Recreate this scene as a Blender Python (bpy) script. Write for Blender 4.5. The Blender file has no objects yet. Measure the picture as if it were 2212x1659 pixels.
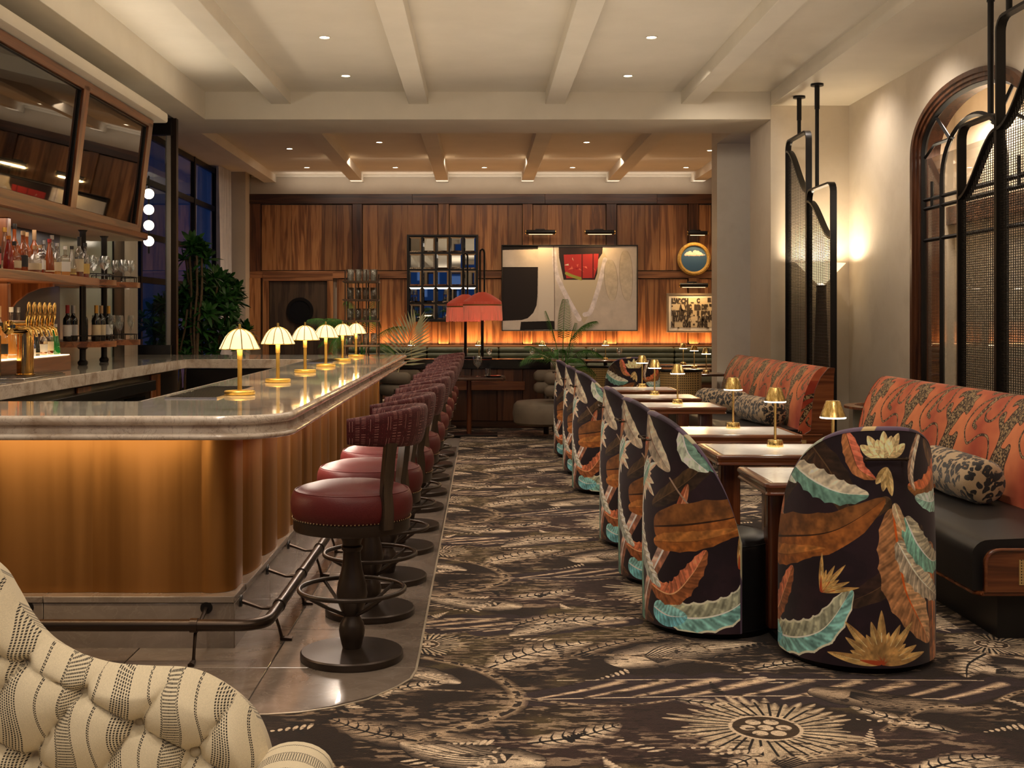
import bpy, bmesh, math, random
import numpy as np
from mathutils import Vector, Matrix, noise as mnoise
R = math.radians
random.seed(7)
SC = bpy.context.scene
COL = SC.collection

# ---------------------------------------------------------------- camera, world, exposure, lights
cam = bpy.data.cameras.new('camera'); camo = bpy.data.objects.new('camera', cam); COL.objects.link(camo)
camo.location = (0, 0, 1.5); camo.rotation_euler = (R(90), 0, 0)
cam.sensor_width = 36; cam.lens = 2550 / 2212 * 36
cam.shift_x = 69 / 2212; cam.shift_y = -143.5 / 2212
cam.clip_start = 0.05; cam.clip_end = 200
SC.camera = camo
SC.view_settings.view_transform = 'Standard'; SC.view_settings.look = 'None'
SC.view_settings.gamma = 1; SC.view_settings.use_curve_mapping = False
SC.view_settings.exposure = 0.45
W = bpy.data.worlds.new('dusk'); SC.world = W; W.use_nodes = True
bg = W.node_tree.nodes['Background']
bg.inputs[0].default_value = (0.020, 0.065, 0.24, 1); bg.inputs[1].default_value = 0.30

def lamp(kind, loc, power, col=(1, .78, .5), rot=(0, 0, 0), **k):
    if col[2] >= .45: col = (1, col[1] + (1 - col[1]) * .30, col[2] + (1 - col[2]) * .36)
    l = bpy.data.lights.new(kind.lower() + '_light', kind); l.energy = power; l.color = col
    for a, v in k.items(): setattr(l, a, v)
    o = bpy.data.objects.new(kind.lower() + '_light', l); COL.objects.link(o)
    o.location = loc; o.rotation_euler = rot
    return o
WARM = (1, .74, .46); WARM2 = (1, .60, .28); NEUT = (1, .84, .64)
# added fill lights without fixtures, apart from the uplight strip on the bar canopy
for x_, y_ in ((-2.2, -1.2), (0.6, -1.0), (2.6, -1.2), (-1.5, 1.8), (1.7, 1.8)): lamp('SPOT', (x_, y_, 4.2), 92, (1, .82, .60), (R(8), 0, 0), spot_size=R(130), spot_blend=.9, shadow_soft_size=.12)  # fill spots added overhead to bring up the foreground
lamp('AREA', (-3.19, 8.6, 3.69), 22, (1, .84, .58), (0, R(232), 0), shape='RECTANGLE', size=.12, size_y=9.0)
lamp('AREA', (0.6, 0.6, 2.9), 100, (1, .82, .58), (R(180), 0, 0), shape='RECTANGLE', size=4, size_y=2.4)  # added upward fill, hangs free out of view near the camera
lamp('AREA', (0.4, 8.6, 2.55), 68, (1, .84, .60), (R(180), 0, 0), shape='RECTANGLE', size=5.0, size_y=9.5)  # added upward fill floating mid-room to brighten the ceiling
lamp('SPOT', (2.3, 12.4, 4.05), 85, (1, .80, .54), (R(68), 0, R(-16)), spot_size=R(60), spot_blend=.9, shadow_soft_size=.1)  # spot added to brighten the right pier
lamp('AREA', (0.6, 9.0, 4.05), 26, (1, .82, .58), (0, 0, 0), shape='RECTANGLE', size=.9, size_y=6.0)  # added downward fill for the front bay
lamp('AREA', (0.3, 20.2, 4.22), 80, (1, .74, .46), (R(16), 0, 0), shape='RECTANGLE', size=7.0, size_y=.6)  # added fill washing the back wall panelling
for y_ in (4.5, 6.8, 9.1, 11.4, 13.2): lamp('SPOT', (3.72, y_, 4.06), 46, (1, .82, .62), (0, R(-30), 0), spot_size=R(120), spot_blend=1.0, shadow_soft_size=.03)  # spots added to brighten the right side wall

# ---------------------------------------------------------------- scene helpers
def thing(name, label, cat, loc=(0, 0, 0), rz=0, group=None):
    o = bpy.data.objects.new(name, None); COL.objects.link(o)
    o.empty_display_size = .1
    o.location = loc; o.rotation_euler = (0, 0, rz); o['label'] = label; o['category'] = cat
    if group: o['group'] = group
    return o
def obj(name, b, mat, parent=None, smooth=40, label=None, loc=None, kind=None, rot=None):
    if isinstance(b, bpy.types.Mesh): me = b
    else:
        bmesh.ops.recalc_face_normals(b, faces=b.faces) if smooth is not None and smooth >= 0 else None
        me = bpy.data.meshes.new(name); b.to_mesh(me); b.free()
        if smooth:
            me.shade_smooth(); me.set_sharp_from_angle(angle=R(abs(smooth)))
        if isinstance(mat, (list, tuple)):
            for m in mat: me.materials.append(m)
        elif mat: me.materials.append(mat)
    o = bpy.data.objects.new(name, me); COL.objects.link(o)
    if parent: o.parent = parent
    if loc: o.location = loc
    if rot: o.rotation_euler = rot
    if label: o['label'] = label
    if kind: o['kind'] = kind
    return o
def solo(name, b, mat, label, cat, group=None, smooth=40, loc=None, rot=None):
    o = obj(name, b, mat, None, smooth, label, loc, rot=rot); o['category'] = cat
    if group: o['group'] = group
    return o
def struct(name, b, mat, parent=None, smooth=40, loc=None):
    o = obj(name, b, mat, parent, smooth, loc=loc)
    if not parent: o['kind'] = 'structure'
    return o
def dup(root, loc, rz=None, label=None, group=None):
    r = root.copy(); COL.objects.link(r); r.location = loc
    if rz is not None: r.rotation_euler = (0, 0, rz)
    if label: r['label'] = label
    if group: r['group'] = group
    for ch in list(root.children):
        c = ch.copy(); COL.objects.link(c); c.parent = r
        for g in list(ch.children):
            d = g.copy(); COL.objects.link(d); d.parent = c
    return r
ORD = ['first','second','third','fourth','fifth','sixth','seventh','eighth','ninth','tenth','eleventh','twelfth','thirteenth','fourteenth','fifteenth','sixteenth','seventeenth','eighteenth','nineteenth','twentieth']

# ---------------------------------------------------------------- mesh helpers
def nb(): return bmesh.new()
def merge(b, s, M=None):
    if M is not None: bmesh.ops.transform(s, matrix=M, verts=s.verts)
    me = bpy.data.meshes.new('t'); s.to_mesh(me); s.free(); b.from_mesh(me); bpy.data.meshes.remove(me)
def box(b, x0, x1, y0, y1, z0, z1, r=0, seg=2, M=None):
    s = nb(); bmesh.ops.create_cube(s, size=1)
    bmesh.ops.scale(s, vec=(x1 - x0, y1 - y0, z1 - z0), verts=s.verts)
    bmesh.ops.translate(s, vec=((x0 + x1) / 2, (y0 + y1) / 2, (z0 + z1) / 2), verts=s.verts)
    if r: bmesh.ops.bevel(s, geom=list(s.edges), offset=r, segments=seg, affect='EDGES', profile=.5)
    merge(b, s, M); return b
def lathe(b, prof, n=32, c=(0, 0, 0), M=None, a0=0, a1=2 * math.pi):
    s = nb(); full = abs(a1 - a0 - 2 * math.pi) < 1e-6
    rings = []
    cnt = n if full else n + 1
    for r, z in prof:
        if r < 1e-5: rings.append([s.verts.new((c[0], c[1], c[2] + z))])
        else: rings.append([s.verts.new((c[0] + r * math.cos(a0 + (a1 - a0) * i / n), c[1] + r * math.sin(a0 + (a1 - a0) * i / n), c[2] + z)) for i in range(cnt)])
    for A, B_ in zip(rings, rings[1:]):
        for i in range(n):
            j = (i + 1) % cnt
            if len(A) == 1 and len(B_) == 1: continue
            if len(A) == 1: s.faces.new((A[0], B_[j], B_[i]))
            elif len(B_) == 1: s.faces.new((A[i], A[j], B_[0]))
            else: s.faces.new((A[i], A[j], B_[j], B_[i]))
    merge(b, s, M); return b
def cyl(b, x, y, z0, z1, r, n=24, r2=None, M=None):
    r2 = r if r2 is None else r2
    return lathe(b, [(0, z0), (r, z0), (r2, z1), (0, z1)], n, (x, y, 0), M)
def tube(b, pts, r, n=8, closed=False, cap=True):
    pts = [Vector(p) for p in pts]; N = len(pts)
    rr = r if isinstance(r, (list, tuple)) else [r] * N
    rings = []; up = None
    for i, p in enumerate(pts):
        if closed: t = pts[(i + 1) % N] - pts[i - 1]
        else: t = pts[min(i + 1, N - 1)] - pts[max(i - 1, 0)]
        t.normalize()
        if up is None:
            up = Vector((0, 0, 1)) if abs(t.z) < .9 else Vector((1, 0, 0))
        u = (up - t * up.dot(t)).normalized(); up = u; v = t.cross(u)
        rings.append([b.verts.new(p + (u * math.cos(2 * math.pi * k / n) + v * math.sin(2 * math.pi * k / n)) * rr[i]) for k in range(n)])
    for i in range(N if closed else N - 1):
        A, B_ = rings[i], rings[(i + 1) % N]
        for k in range(n): b.faces.new((A[k], A[(k + 1) % n], B_[(k + 1) % n], B_[k]))
    if cap and not closed:
        b.faces.new(rings[0][::-1]); b.faces.new(rings[-1])
    return b
def prism(b, poly, z0, z1, M=None):
    s = nb(); n = len(poly)
    A = [s.verts.new((x, y, z0)) for x, y in poly]; B_ = [s.verts.new((x, y, z1)) for x, y in poly]
    s.faces.new(A[::-1]); s.faces.new(B_)
    for i in range(n): s.faces.new((A[i], A[(i + 1) % n], B_[(i + 1) % n], B_[i]))
    merge(b, s, M); return b
def xprism(b, poly, y0, y1):          # poly in (x,z) extruded along y
    s = nb(); n = len(poly)
    A = [s.verts.new((x, y0, z)) for x, z in poly]; B_ = [s.verts.new((x, y1, z)) for x, z in poly]
    s.faces.new(A); s.faces.new(B_[::-1])
    for i in range(n): s.faces.new((A[i], B_[i], B_[(i + 1) % n], A[(i + 1) % n]))
    merge(b, s); return b
def sweep(b, path, prof, closed=False, capends=True):   # path [(x,y)], prof [(off,z)], off along right-hand normal
    n = len(path); rings = []
    for i, p in enumerate(path):
        p = Vector(p); a = Vector(path[i - 1]) if (i > 0 or closed) else None; c = Vector(path[(i + 1) % n]) if (i < n - 1 or closed) else None
        d1 = (p - a).normalized() if a else (c - p).normalized(); d2 = (c - p).normalized() if c else d1
        n1 = Vector((d1.y, -d1.x)); n2 = Vector((d2.y, -d2.x)); m = (n1 + n2).normalized(); k = 1 / max(.3, m.dot(n1))
        rings.append([b.verts.new((p.x + m.x * o * k, p.y + m.y * o * k, z)) for o, z in prof])
    for i in range(n if closed else n - 1):
        A, B_ = rings[i], rings[(i + 1) % n]
        for k in range(len(prof) - 1): b.faces.new((A[k], B_[k], B_[k + 1], A[k + 1]))
    if capends and not closed:
        b.faces.new(rings[0]); b.faces.new(rings[-1][::-1])
    return b
def grid(b, f, nu, nv, uv=None, closeu=False):
    V = [[b.verts.new(f(i / nu, j / nv)) for j in range(nv + 1)] for i in range(nu + (0 if closeu else 1))]
    L = b.loops.layers.uv.verify() if uv else None
    for i in range(nu):
        for j in range(nv):
            ii = (i + 1) % len(V)
            fc = b.faces.new((V[i][j], V[ii][j], V[ii][j + 1], V[i][j + 1]))
            if uv:
                for lp, (a, c) in zip(fc.loops, ((i, j), (i + 1, j), (i + 1, j + 1), (i, j + 1))): lp[L].uv = uv(a / nu, c / nv)
    return b
def arc(cx, cy, r, a0, a1, n):
    return [(cx + r * math.cos(R(a0 + (a1 - a0) * i / n)), cy + r * math.sin(R(a0 + (a1 - a0) * i / n))) for i in range(n + 1)]
def smoothpts(P, n=12, closed=False):
    P = [Vector(p) for p in P]; out = []; N = len(P)
    for i in range(N if closed else N - 1):
        p0 = P[(i - 1) % N] if (closed or i > 0) else P[0]; p1 = P[i]; p2 = P[(i + 1) % N]
        p3 = P[(i + 2) % N] if (closed or i + 2 < N) else P[-1]
        for k in range(n):
            t = k / n
            out.append(.5 * ((2 * p1) + (p2 - p0) * t + (2 * p0 - 5 * p1 + 4 * p2 - p3) * t * t + (3 * p1 - p0 - 3 * p2 + p3) * t ** 3))
    if not closed: out.append(P[-1])
    return out
# ---------------------------------------------------------------- materials
def newmat(name):
    m = bpy.data.materials.new(name); m.use_nodes = True
    t = m.node_tree; return m, t, t.nodes['Principled BSDF']
def nd(t, typ, ins=None, **props):
    n = t.nodes.new(typ)
    for k, v in props.items(): setattr(n, k, v)
    for k, v in (ins or {}).items():
        if isinstance(v, bpy.types.NodeSocket): t.links.new(v, n.inputs[k])
        else: n.inputs[k].default_value = v
    return n
def c4(c): return (c[0], c[1], c[2], 1)
def ramp(t, fac, stops):
    n = t.nodes.new('ShaderNodeValToRGB'); t.links.new(fac, n.inputs[0]); e = n.color_ramp.elements
    e[0].position = stops[0][0]; e[0].color = c4(stops[0][1]); e[1].position = stops[-1][0]; e[1].color = c4(stops[-1][1])
    for p, c in stops[1:-1]:
        q = e.new(p); q.color = c4(c)
    return n.outputs[0]
def coords(t, scale=(1, 1, 1), kind='Object', rnd=False):
    tc = t.nodes.new('ShaderNodeTexCoord'); mp = t.nodes.new('ShaderNodeMapping'); mp.inputs['Scale'].default_value = scale
    src = tc.outputs[kind]
    if rnd:
        oi = t.nodes.new('ShaderNodeObjectInfo')
        ad = nd(t, 'ShaderNodeVectorMath', {0: src}, operation='ADD')
        ml = nd(t, 'ShaderNodeMath', {0: oi.outputs['Random'], 1: 37.0}, operation='MULTIPLY')
        t.links.new(ml.outputs[0], ad.inputs[1]); src = ad.outputs[0]
    t.links.new(src, mp.inputs[0]); return mp.outputs[0]
def bump(t, bs, h, s=.2, d=.01):
    n = nd(t, 'ShaderNodeBump', {'Height': h, 'Strength': s, 'Distance': d}); t.links.new(n.outputs[0], bs.inputs['Normal'])
def plain(name, col, rough=.5, metal=0, spec=.5, coat=0, sheen=0, emit=None, es=0, bumpy=0, bscale=200):
    m, t, bs = newmat(name)
    bs.inputs['Base Color'].default_value = c4(col); bs.inputs['Roughness'].default_value = rough; bs.inputs['Metallic'].default_value = metal
    bs.inputs['Specular IOR Level'].default_value = spec; bs.inputs['Coat Weight'].default_value = coat
    bs.inputs['Sheen Weight'].default_value = sheen
    if emit: bs.inputs['Emission Color'].default_value = c4(emit); bs.inputs['Emission Strength'].default_value = es
    if bumpy:
        nz = nd(t, 'ShaderNodeTexNoise', {'Vector': coords(t), 'Scale': bscale, 'Detail': 3}); bump(t, bs, nz.outputs[0], bumpy, .002)
    return m
def mottled(name, cols, scale=3, rough=.7, bs_=.15, bscale=40, stretch=(1, 1, 1), coat=0, metal=0, detail=5, rnd=False, dist=0):
    m, t, bs = newmat(name); v = coords(t, stretch, rnd=rnd)
    nz = nd(t, 'ShaderNodeTexNoise', {'Vector': v, 'Scale': scale, 'Detail': detail, 'Roughness': .6, 'Distortion': dist})
    c = ramp(t, nz.outputs[0], [(.3 + .4 * i / (len(cols) - 1), k) for i, k in enumerate(cols)])
    t.links.new(c, bs.inputs['Base Color']); bs.inputs['Roughness'].default_value = rough; bs.inputs['Coat Weight'].default_value = coat
    bs.inputs['Metallic'].default_value = metal
    if bs_:
        n2 = nd(t, 'ShaderNodeTexNoise', {'Vector': v, 'Scale': bscale, 'Detail': 4}); bump(t, bs, n2.outputs[0], bs_, .01)
    return m
def wood(name, dark, mid, light, axis='z', rough=.42, sc=1.0, coat=.15, vary=.35):
    m, t, bs = newmat(name)
    st = {'z': (9, 9, .55), 'x': (.55, 9, 9), 'y': (9, .55, 9)}[axis]
    v = coords(t, tuple(s * sc for s in st), rnd=True)
    n1 = nd(t, 'ShaderNodeTexNoise', {'Vector': v, 'Scale': 1.1, 'Detail': 3, 'Roughness': .55, 'Distortion': .6})
    st2 = {'z': (60, 60, 1.2), 'x': (1.2, 60, 60), 'y': (60, 1.2, 60)}[axis]
    v2 = coords(t, st2, rnd=True)
    n2 = nd(t, 'ShaderNodeTexNoise', {'Vector': v2, 'Scale': 1.5, 'Detail': 4, 'Roughness': .7})
    sn = nd(t, 'ShaderNodeMath', {0: n1.outputs[0], 1: 26.0}, operation='MULTIPLY'); sn = nd(t, 'ShaderNodeMath', {0: sn.outputs[0]}, operation='SINE')
    a = nd(t, 'ShaderNodeMath', {0: sn.outputs[0], 1: .10}, operation='MULTIPLY')
    a = nd(t, 'ShaderNodeMath', {0: a.outputs[0], 1: n1.outputs[0]}, operation='ADD')
    bb = nd(t, 'ShaderNodeMath', {0: n2.outputs[0], 1: .45}, operation='MULTIPLY')
    a = nd(t, 'ShaderNodeMath', {0: a.outputs[0], 1: bb.outputs[0]}, operation='ADD')
    c = ramp(t, a.outputs[0], [(.45, dark), (.72, mid), (.95, light)])
    oi = t.nodes.new('ShaderNodeObjectInfo')
    mr = nd(t, 'ShaderNodeMapRange', {'Value': oi.outputs['Random'], 'To Min': 1 - vary, 'To Max': 1 + vary * .5})
    hs = nd(t, 'ShaderNodeHueSaturation', {'Color': c, 'Value': mr.outputs[0]})
    t.links.new(hs.outputs[0], bs.inputs['Base Color']); bs.inputs['Roughness'].default_value = rough; bs.inputs['Coat Weight'].default_value = coat
    bs.inputs['Coat Roughness'].default_value = .2
    bump(t, bs, n2.outputs[0], .12, .004)
    return m
def imgmat(name, img, rough=.6, sheen=0, bumpy=.1, bscale=300, spec=.3, coords_='UV', scale=(1, 1, 1), loc=(0, 0, 0), coat=0, weave=0):
    m, t, bs = newmat(name)
    tc = t.nodes.new('ShaderNodeTexCoord'); mp = nd(t, 'ShaderNodeMapping', {'Vector': tc.outputs[coords_], 'Scale': scale, 'Location': loc})
    im = nd(t, 'ShaderNodeTexImage', {'Vector': mp.outputs[0]}); im.image = img
    col = im.outputs[0]
    t.links.new(col, bs.inputs['Base Color']); bs.inputs['Roughness'].default_value = rough
    bs.inputs['Sheen Weight'].default_value = sheen; bs.inputs['Specular IOR Level'].default_value = spec; bs.inputs['Coat Weight'].default_value = coat
    if bumpy:
        nz = nd(t, 'ShaderNodeTexNoise', {'Vector': tc.outputs['Object'], 'Scale': bscale, 'Detail': 2}); bump(t, bs, nz.outputs[0], bumpy, .003)
    return m
def glassy(name, col=(1, 1, 1), rough=0.02, base=.10, tint=.0):
    m = bpy.data.materials.new(name); m.use_nodes = True; t = m.node_tree; t.nodes.clear()
    out = t.nodes.new('ShaderNodeOutputMaterial')
    tr = nd(t, 'ShaderNodeBsdfTransparent', {'Color': c4(col)}); gl = nd(t, 'ShaderNodeBsdfGlossy', {'Roughness': rough})
    lw = nd(t, 'ShaderNodeLayerWeight', {'Blend': .25})
    f = nd(t, 'ShaderNodeMapRange', {'Value': lw.outputs['Facing'], 'To Min': base, 'To Max': .75})
    mx = nd(t, 'ShaderNodeMixShader', {0: f.outputs[0], 1: tr.outputs[0], 2: gl.outputs[0]})
    t.links.new(mx.outputs[0], out.inputs[0]); return m
def emis(name, col, s):
    m = bpy.data.materials.new(name); m.use_nodes = True; t = m.node_tree; t.nodes.clear()
    out = t.nodes.new('ShaderNodeOutputMaterial'); e = nd(t, 'ShaderNodeEmission', {'Color': c4(col), 'Strength': s})
    t.links.new(e.outputs[0], out.inputs[0]); return m

m_ceil = mottled('ceiling_paint', [(.64, .575, .46), (.70, .63, .51)], 1.5, .75, .03, 60)
m_plaster = mottled('lime_plaster', [(.60, .51, .39), (.66, .57, .445), (.64, .545, .41)], 2.2, .6, .04, 14, detail=8)
m_plaster2 = mottled('plaster_grey', [(.47, .39, .29), (.53, .445, .335)], 2.2, .7, .06, 14)
m_wv = wood('teak_vertical', (.11, .036, .011), (.31, .125, .040), (.45, .21, .075), 'z', .38)
m_wx = wood('teak_across', (.11, .040, .014), (.24, .095, .035), (.36, .155, .06), 'x', .38)
m_wdark = wood('dark_walnut_across', (.03, .010, .005), (.075, .026, .011), (.14, .05, .02), 'x', .35)
m_wdv = wood('dark_walnut_upright', (.035, .012, .006), (.09, .03, .012), (.15, .055, .022), 'z', .33)
m_bary = wood('bar_walnut_long', (.07, .018, .005), (.18, .052, .013), (.28, .095, .028), 'y', .33, coat=.3)
m_barz = wood('bar_walnut_up', (.07, .018, .005), (.18, .052, .013), (.28, .095, .028), 'z', .33, coat=.3)
m_mah = wood('mahogany', (.07, .018, .006), (.16, .045, .015), (.25, .08, .025), 'x', .22, coat=.6, vary=.15)
m_mahz = wood('mahogany_leg', (.06, .015, .006), (.13, .035, .012), (.20, .06, .02), 'z', .25, coat=.5, vary=.15)
m_black = plain('black_metal', (.012, .010, .009), .38, .5)
m_bronze = plain('dark_bronze', (.055, .038, .028), .33, .85, bumpy=.05)
m_iron = plain('stool_iron', (.050, .036, .028), .36, .6, bumpy=.04)
m_mesh = plain('mesh_wire', (.035, .028, .022), .45, .6)
m_brass = plain('satin_brass', (.72, .48, .17), .24, 1)
m_brassb = plain('polished_brass', (.80, .52, .17), .10, 1)
m_gold = plain('lamp_gold_paint', (.62, .42, .11), .34, .8)
m_chrome = plain('brushed_steel', (.55, .53, .50), .22, 1)
m_nail = plain('nailhead', (.55, .42, .28), .25, 1)
m_blackleather = plain('black_leather', (.010, .009, .009), .40, 0, .40, bumpy=.10, bscale=130)
m_red = mottled('oxblood_leather', [(.085, .010, .011), (.125, .016, .015)], 3, .46, .08, 170)
m_red.node_tree.nodes['Principled BSDF'].inputs['Specular IOR Level'].default_value = .32
m_blackstone = plain('black_glass_stone', (.012, .011, .010), .12, 0, .6)
m_taupe = mottled('taupe_velvet', [(.15, .115, .08), (.20, .155, .11)], 5, .75, .05, 120)
m_green = mottled('sage_velvet', [(.085, .095, .058), (.15, .155, .10)], 4, .6, .06, 90)
m_olive = plain('olive_velvet', (.07, .065, .035), .7, sheen=.3)
m_coralp = plain('coral_silk', (.70, .10, .055), .55, emit=(.9, .12, .06), es=.12)
m_fringe = plain('coral_fringe', (.90, .36, .25), .6, emit=(1, .30, .18), es=.10)
m_goldtrim = plain('gold_braid', (.35, .2, .05), .5, .3)
m_shade = plain('opal_shade', (.9, .82, .62), .4, emit=(1, .80, .47), es=.60)
m_pleat = plain('pleated_shade', (.8, .72, .55), .5, emit=(1, .76, .45), es=1.1)
m_led = emis('led_glow', (1, .80, .50), 9)
m_ledw = emis('shelf_glow', (1, .66, .33), 2.6)
m_globe = emis('globe_glow', (1, .86, .66), 4.5)
m_down = emis('downlight_glow', (1, .86, .62), 22)
m_glass = glassy('clear_glass', (.96, .98, .97), .02, .07)
m_pane = glassy('window_glass', (.80, .84, .86), .01, .05)
m_smoke = glassy('crystal', (.93, .95, .94), .03, .14)
m_rackwood = plain('rack_bronze', (.10, .065, .045), .4, .6)
m_navy = plain('navy_lacquer', (.008, .022, .055), .35)
m_pale = mottled('pale_green_glass', [(.30, .36, .31), (.36, .41, .35)], 1.2, .18, 0, 9)
m_paper = plain('mat_board', (.78, .72, .60), .8)
m_ink = plain('letter_ink', (.035, .022, .013), .7)
m_frame = plain('black_frame', (.008, .007, .006), .35)
m_framew = plain('taupe_frame', (.20, .15, .10), .4)
m_gilt = mottled('gilt', [(.42, .24, .05), (.70, .45, .13)], 40, .38, .5, 60, metal=.6)
m_mirror = plain('mirror', (.62, .62, .60), .015, 1)
m_mirrord = plain('antique_mirror', (.19, .185, .175), .02, 1)
m_postface = plain('satin_steel_face', (.62, .58, .52), .38, .85)
m_pane2 = glassy('arch_glass', (.92, .92, .90), .01, .012)
m_stem = mottled('bark', [(.16, .10, .05), (.26, .18, .10)], 20, .8, .2, 60)
m_leaf = mottled('glossy_leaf', [(.014, .065, .014), (.035, .14, .025), (.07, .22, .04)], 6, .34, 0, 60, rnd=True)
m_palm = mottled('palm_leaf', [(.03, .13, .018), (.07, .24, .035), (.15, .36, .06)], 7, .38, 0, 60, rnd=True)
m_palmdry = plain('pale_palm_leaf', (.52, .50, .28), .5)
m_curtain = mottled('sheer_curtain', [(.60, .57, .56), (.70, .66, .62)], 6, .8, .0, 60)
m_steel = plain('dark_steel', (.05, .048, .046), .28, .8)
m_carpetedge = plain('carpet_edge_strip', (.55, .46, .34), .4, .6)
m_grout = plain('grout', (.20, .16, .13), .9)
m_soil = plain('soil', (.03, .02, .015), .9)
m_screen = plain('exterior_wall', (.05, .06, .08), .7)

def marble(name, cols, scale, rough, vein=(.1, .06, .03), vs=.35, stretch=(1, 1, 1), coat=.4, rnd=False):
    m, t, bs = newmat(name); v = coords(t, stretch, rnd=rnd)
    n1 = nd(t, 'ShaderNodeTexNoise', {'Vector': v, 'Scale': scale, 'Detail': 9, 'Roughness': .62, 'Distortion': 1.1})
    c1 = ramp(t, n1.outputs[0], [(.30 + .42 * i / (len(cols) - 1), k) for i, k in enumerate(cols)])
    n2 = nd(t, 'ShaderNodeTexNoise', {'Vector': v, 'Scale': scale * 1.7, 'Detail': 6, 'Roughness': .55, 'Distortion': 2.2})
    r2 = ramp(t, n2.outputs[0], [(.485, (0, 0, 0)), (.50, (1, 1, 1)), (.515, (0, 0, 0))])
    f = nd(t, 'ShaderNodeMath', {0: r2, 1: vs}, operation='MULTIPLY')
    mx = nd(t, 'ShaderNodeMix', {'Factor': f.outputs[0], 6: c1, 7: c4(vein)}, data_type='RGBA')
    t.links.new(mx.outputs[2], bs.inputs['Base Color']); bs.inputs['Roughness'].default_value = rough; bs.inputs['Coat Weight'].default_value = coat
    bs.inputs['Coat Roughness'].default_value = .03
    return m
m_counter = marble('quartzite', [(.46, .38, .28), (.68, .63, .53), (.76, .71, .60), (.82, .77, .67)], 1.9, .07, (.20, .12, .06), .35, (1, 2.2, 1), .6)
m_counter_e = marble('quartzite_edge', [(.42, .31, .22), (.70, .60, .50), (.80, .71, .60)], 5, .16, (.16, .09, .05), .5, (1, 1, 1), .4)
m_white = marble('white_marble', [(.70, .68, .66), (.80, .78, .75), (.84, .82, .80)], 1.5, .16, (.45, .43, .42), .35, (1, 1, 1), .3)
m_tile = marble('stone_tile', [(.125, .095, .075), (.19, .15, .12), (.25, .20, .165)], 2.2, .18, (.36, .30, .25), .22, (1, 1, 1), .25, rnd=True)

def brushed(name, cols, rough=.34, stretch=(26, 26, .25)):
    m, t, bs = newmat(name); v = coords(t, stretch)
    n1 = nd(t, 'ShaderNodeTexNoise', {'Vector': v, 'Scale': 1.0, 'Detail': 4, 'Roughness': .6})
    c = ramp(t, n1.outputs[0], [(.3, cols[0]), (.5, cols[1]), (.7, cols[2])])
    t.links.new(c, bs.inputs['Base Color']); bs.inputs['Metallic'].default_value = 1
    r = nd(t, 'ShaderNodeMapRange', {'Value': n1.outputs[0], 'From Min': .3, 'From Max': .7, 'To Min': rough - .06, 'To Max': rough + .08})
    t.links.new(r.outputs[0], bs.inputs['Roughness']); return m
m_barbrass = brushed('bar_front_brass', [(.30, .135, .035), (.40, .19, .055), (.44, .215, .068)], .46, (5, 5, .12))
m_lampbrass = brushed('brushed_brass', [(.50, .33, .10), (.70, .48, .17), (.82, .60, .25)], .25, (90, 90, .5))

def cane(name, cell=.011):
    m, t, bs = newmat(name); v = coords(t, (1 / cell, 1 / cell, 1 / cell))
    sx = nd(t, 'ShaderNodeSeparateXYZ', {0: v})
    def per(s, off=0):
        a = nd(t, 'ShaderNodeMath', {0: s, 1: off}, operation='ADD'); f = nd(t, 'ShaderNodeMath', {0: a.outputs[0]}, operation='FRACT')
        g = nd(t, 'ShaderNodeMath', {0: f.outputs[0], 1: .5}, operation='SUBTRACT'); return g.outputs[0]
    xy = nd(t, 'ShaderNodeMath', {0: sx.outputs[0], 1: sx.outputs[1]}, operation='ADD').outputs[0]
    a = per(xy); b_ = per(sx.outputs[2])
    a2 = nd(t, 'ShaderNodeMath', {0: a, 1: a}, operation='MULTIPLY'); b2 = nd(t, 'ShaderNodeMath', {0: b_, 1: b_}, operation='MULTIPLY')
    d = nd(t, 'ShaderNodeMath', {0: a2.outputs[0], 1: b2.outputs[0]}, operation='ADD')
    h = nd(t, 'ShaderNodeMath', {0: d.outputs[0], 1: .07}, operation='GREATER_THAN')
    mx = nd(t, 'ShaderNodeMix', {'Factor': h.outputs[0], 6: (.03, .012, .005, 1), 7: (.50, .32, .12, 1)}, data_type='RGBA')
    t.links.new(mx.outputs[2], bs.inputs['Base Color']); bs.inputs['Roughness'].default_value = .45; return m
m_cane = cane('woven_cane', .013)
m_canef = cane('woven_cane_far', .03)
def leopard():
    m, t, bs = newmat('leopard_plush'); v = coords(t, (1, 1, 1))
    n0 = nd(t, 'ShaderNodeTexNoise', {'Vector': v, 'Scale': 9, 'Detail': 2})
    ad = nd(t, 'ShaderNodeMix', {'Factor': .12, 6: v, 7: n0.outputs[1]}, data_type='RGBA')
    vo = nd(t, 'ShaderNodeTexVoronoi', {'Vector': ad.outputs[2], 'Scale': 25, 'Randomness': .9})
    n1 = nd(t, 'ShaderNodeTexNoise', {'Vector': v, 'Scale': 36, 'Detail': 4})
    d = nd(t, 'ShaderNodeMath', {0: n1.outputs[0], 1: .32}, operation='MULTIPLY')
    s = nd(t, 'ShaderNodeMath', {0: vo.outputs['Distance'], 1: d.outputs[0]}, operation='ADD')
    c = ramp(t, s.outputs[0], [(.27, (.40, .20, .07)), (.33, (.012, .010, .010)), (.50, (.012, .010, .010)), (.66, (.012, .010, .010)), (.73, (.46, .32, .18))])
    t.links.new(c, bs.inputs['Base Color']); bs.inputs['Roughness'].default_value = .8; bs.inputs['Sheen Weight'].default_value = .3
    n2 = nd(t, 'ShaderNodeTexNoise', {'Vector': v, 'Scale': 260, 'Detail': 2}); bump(t, bs, n2.outputs[0], .5, .006)
    return m
m_leop = leopard()
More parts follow.
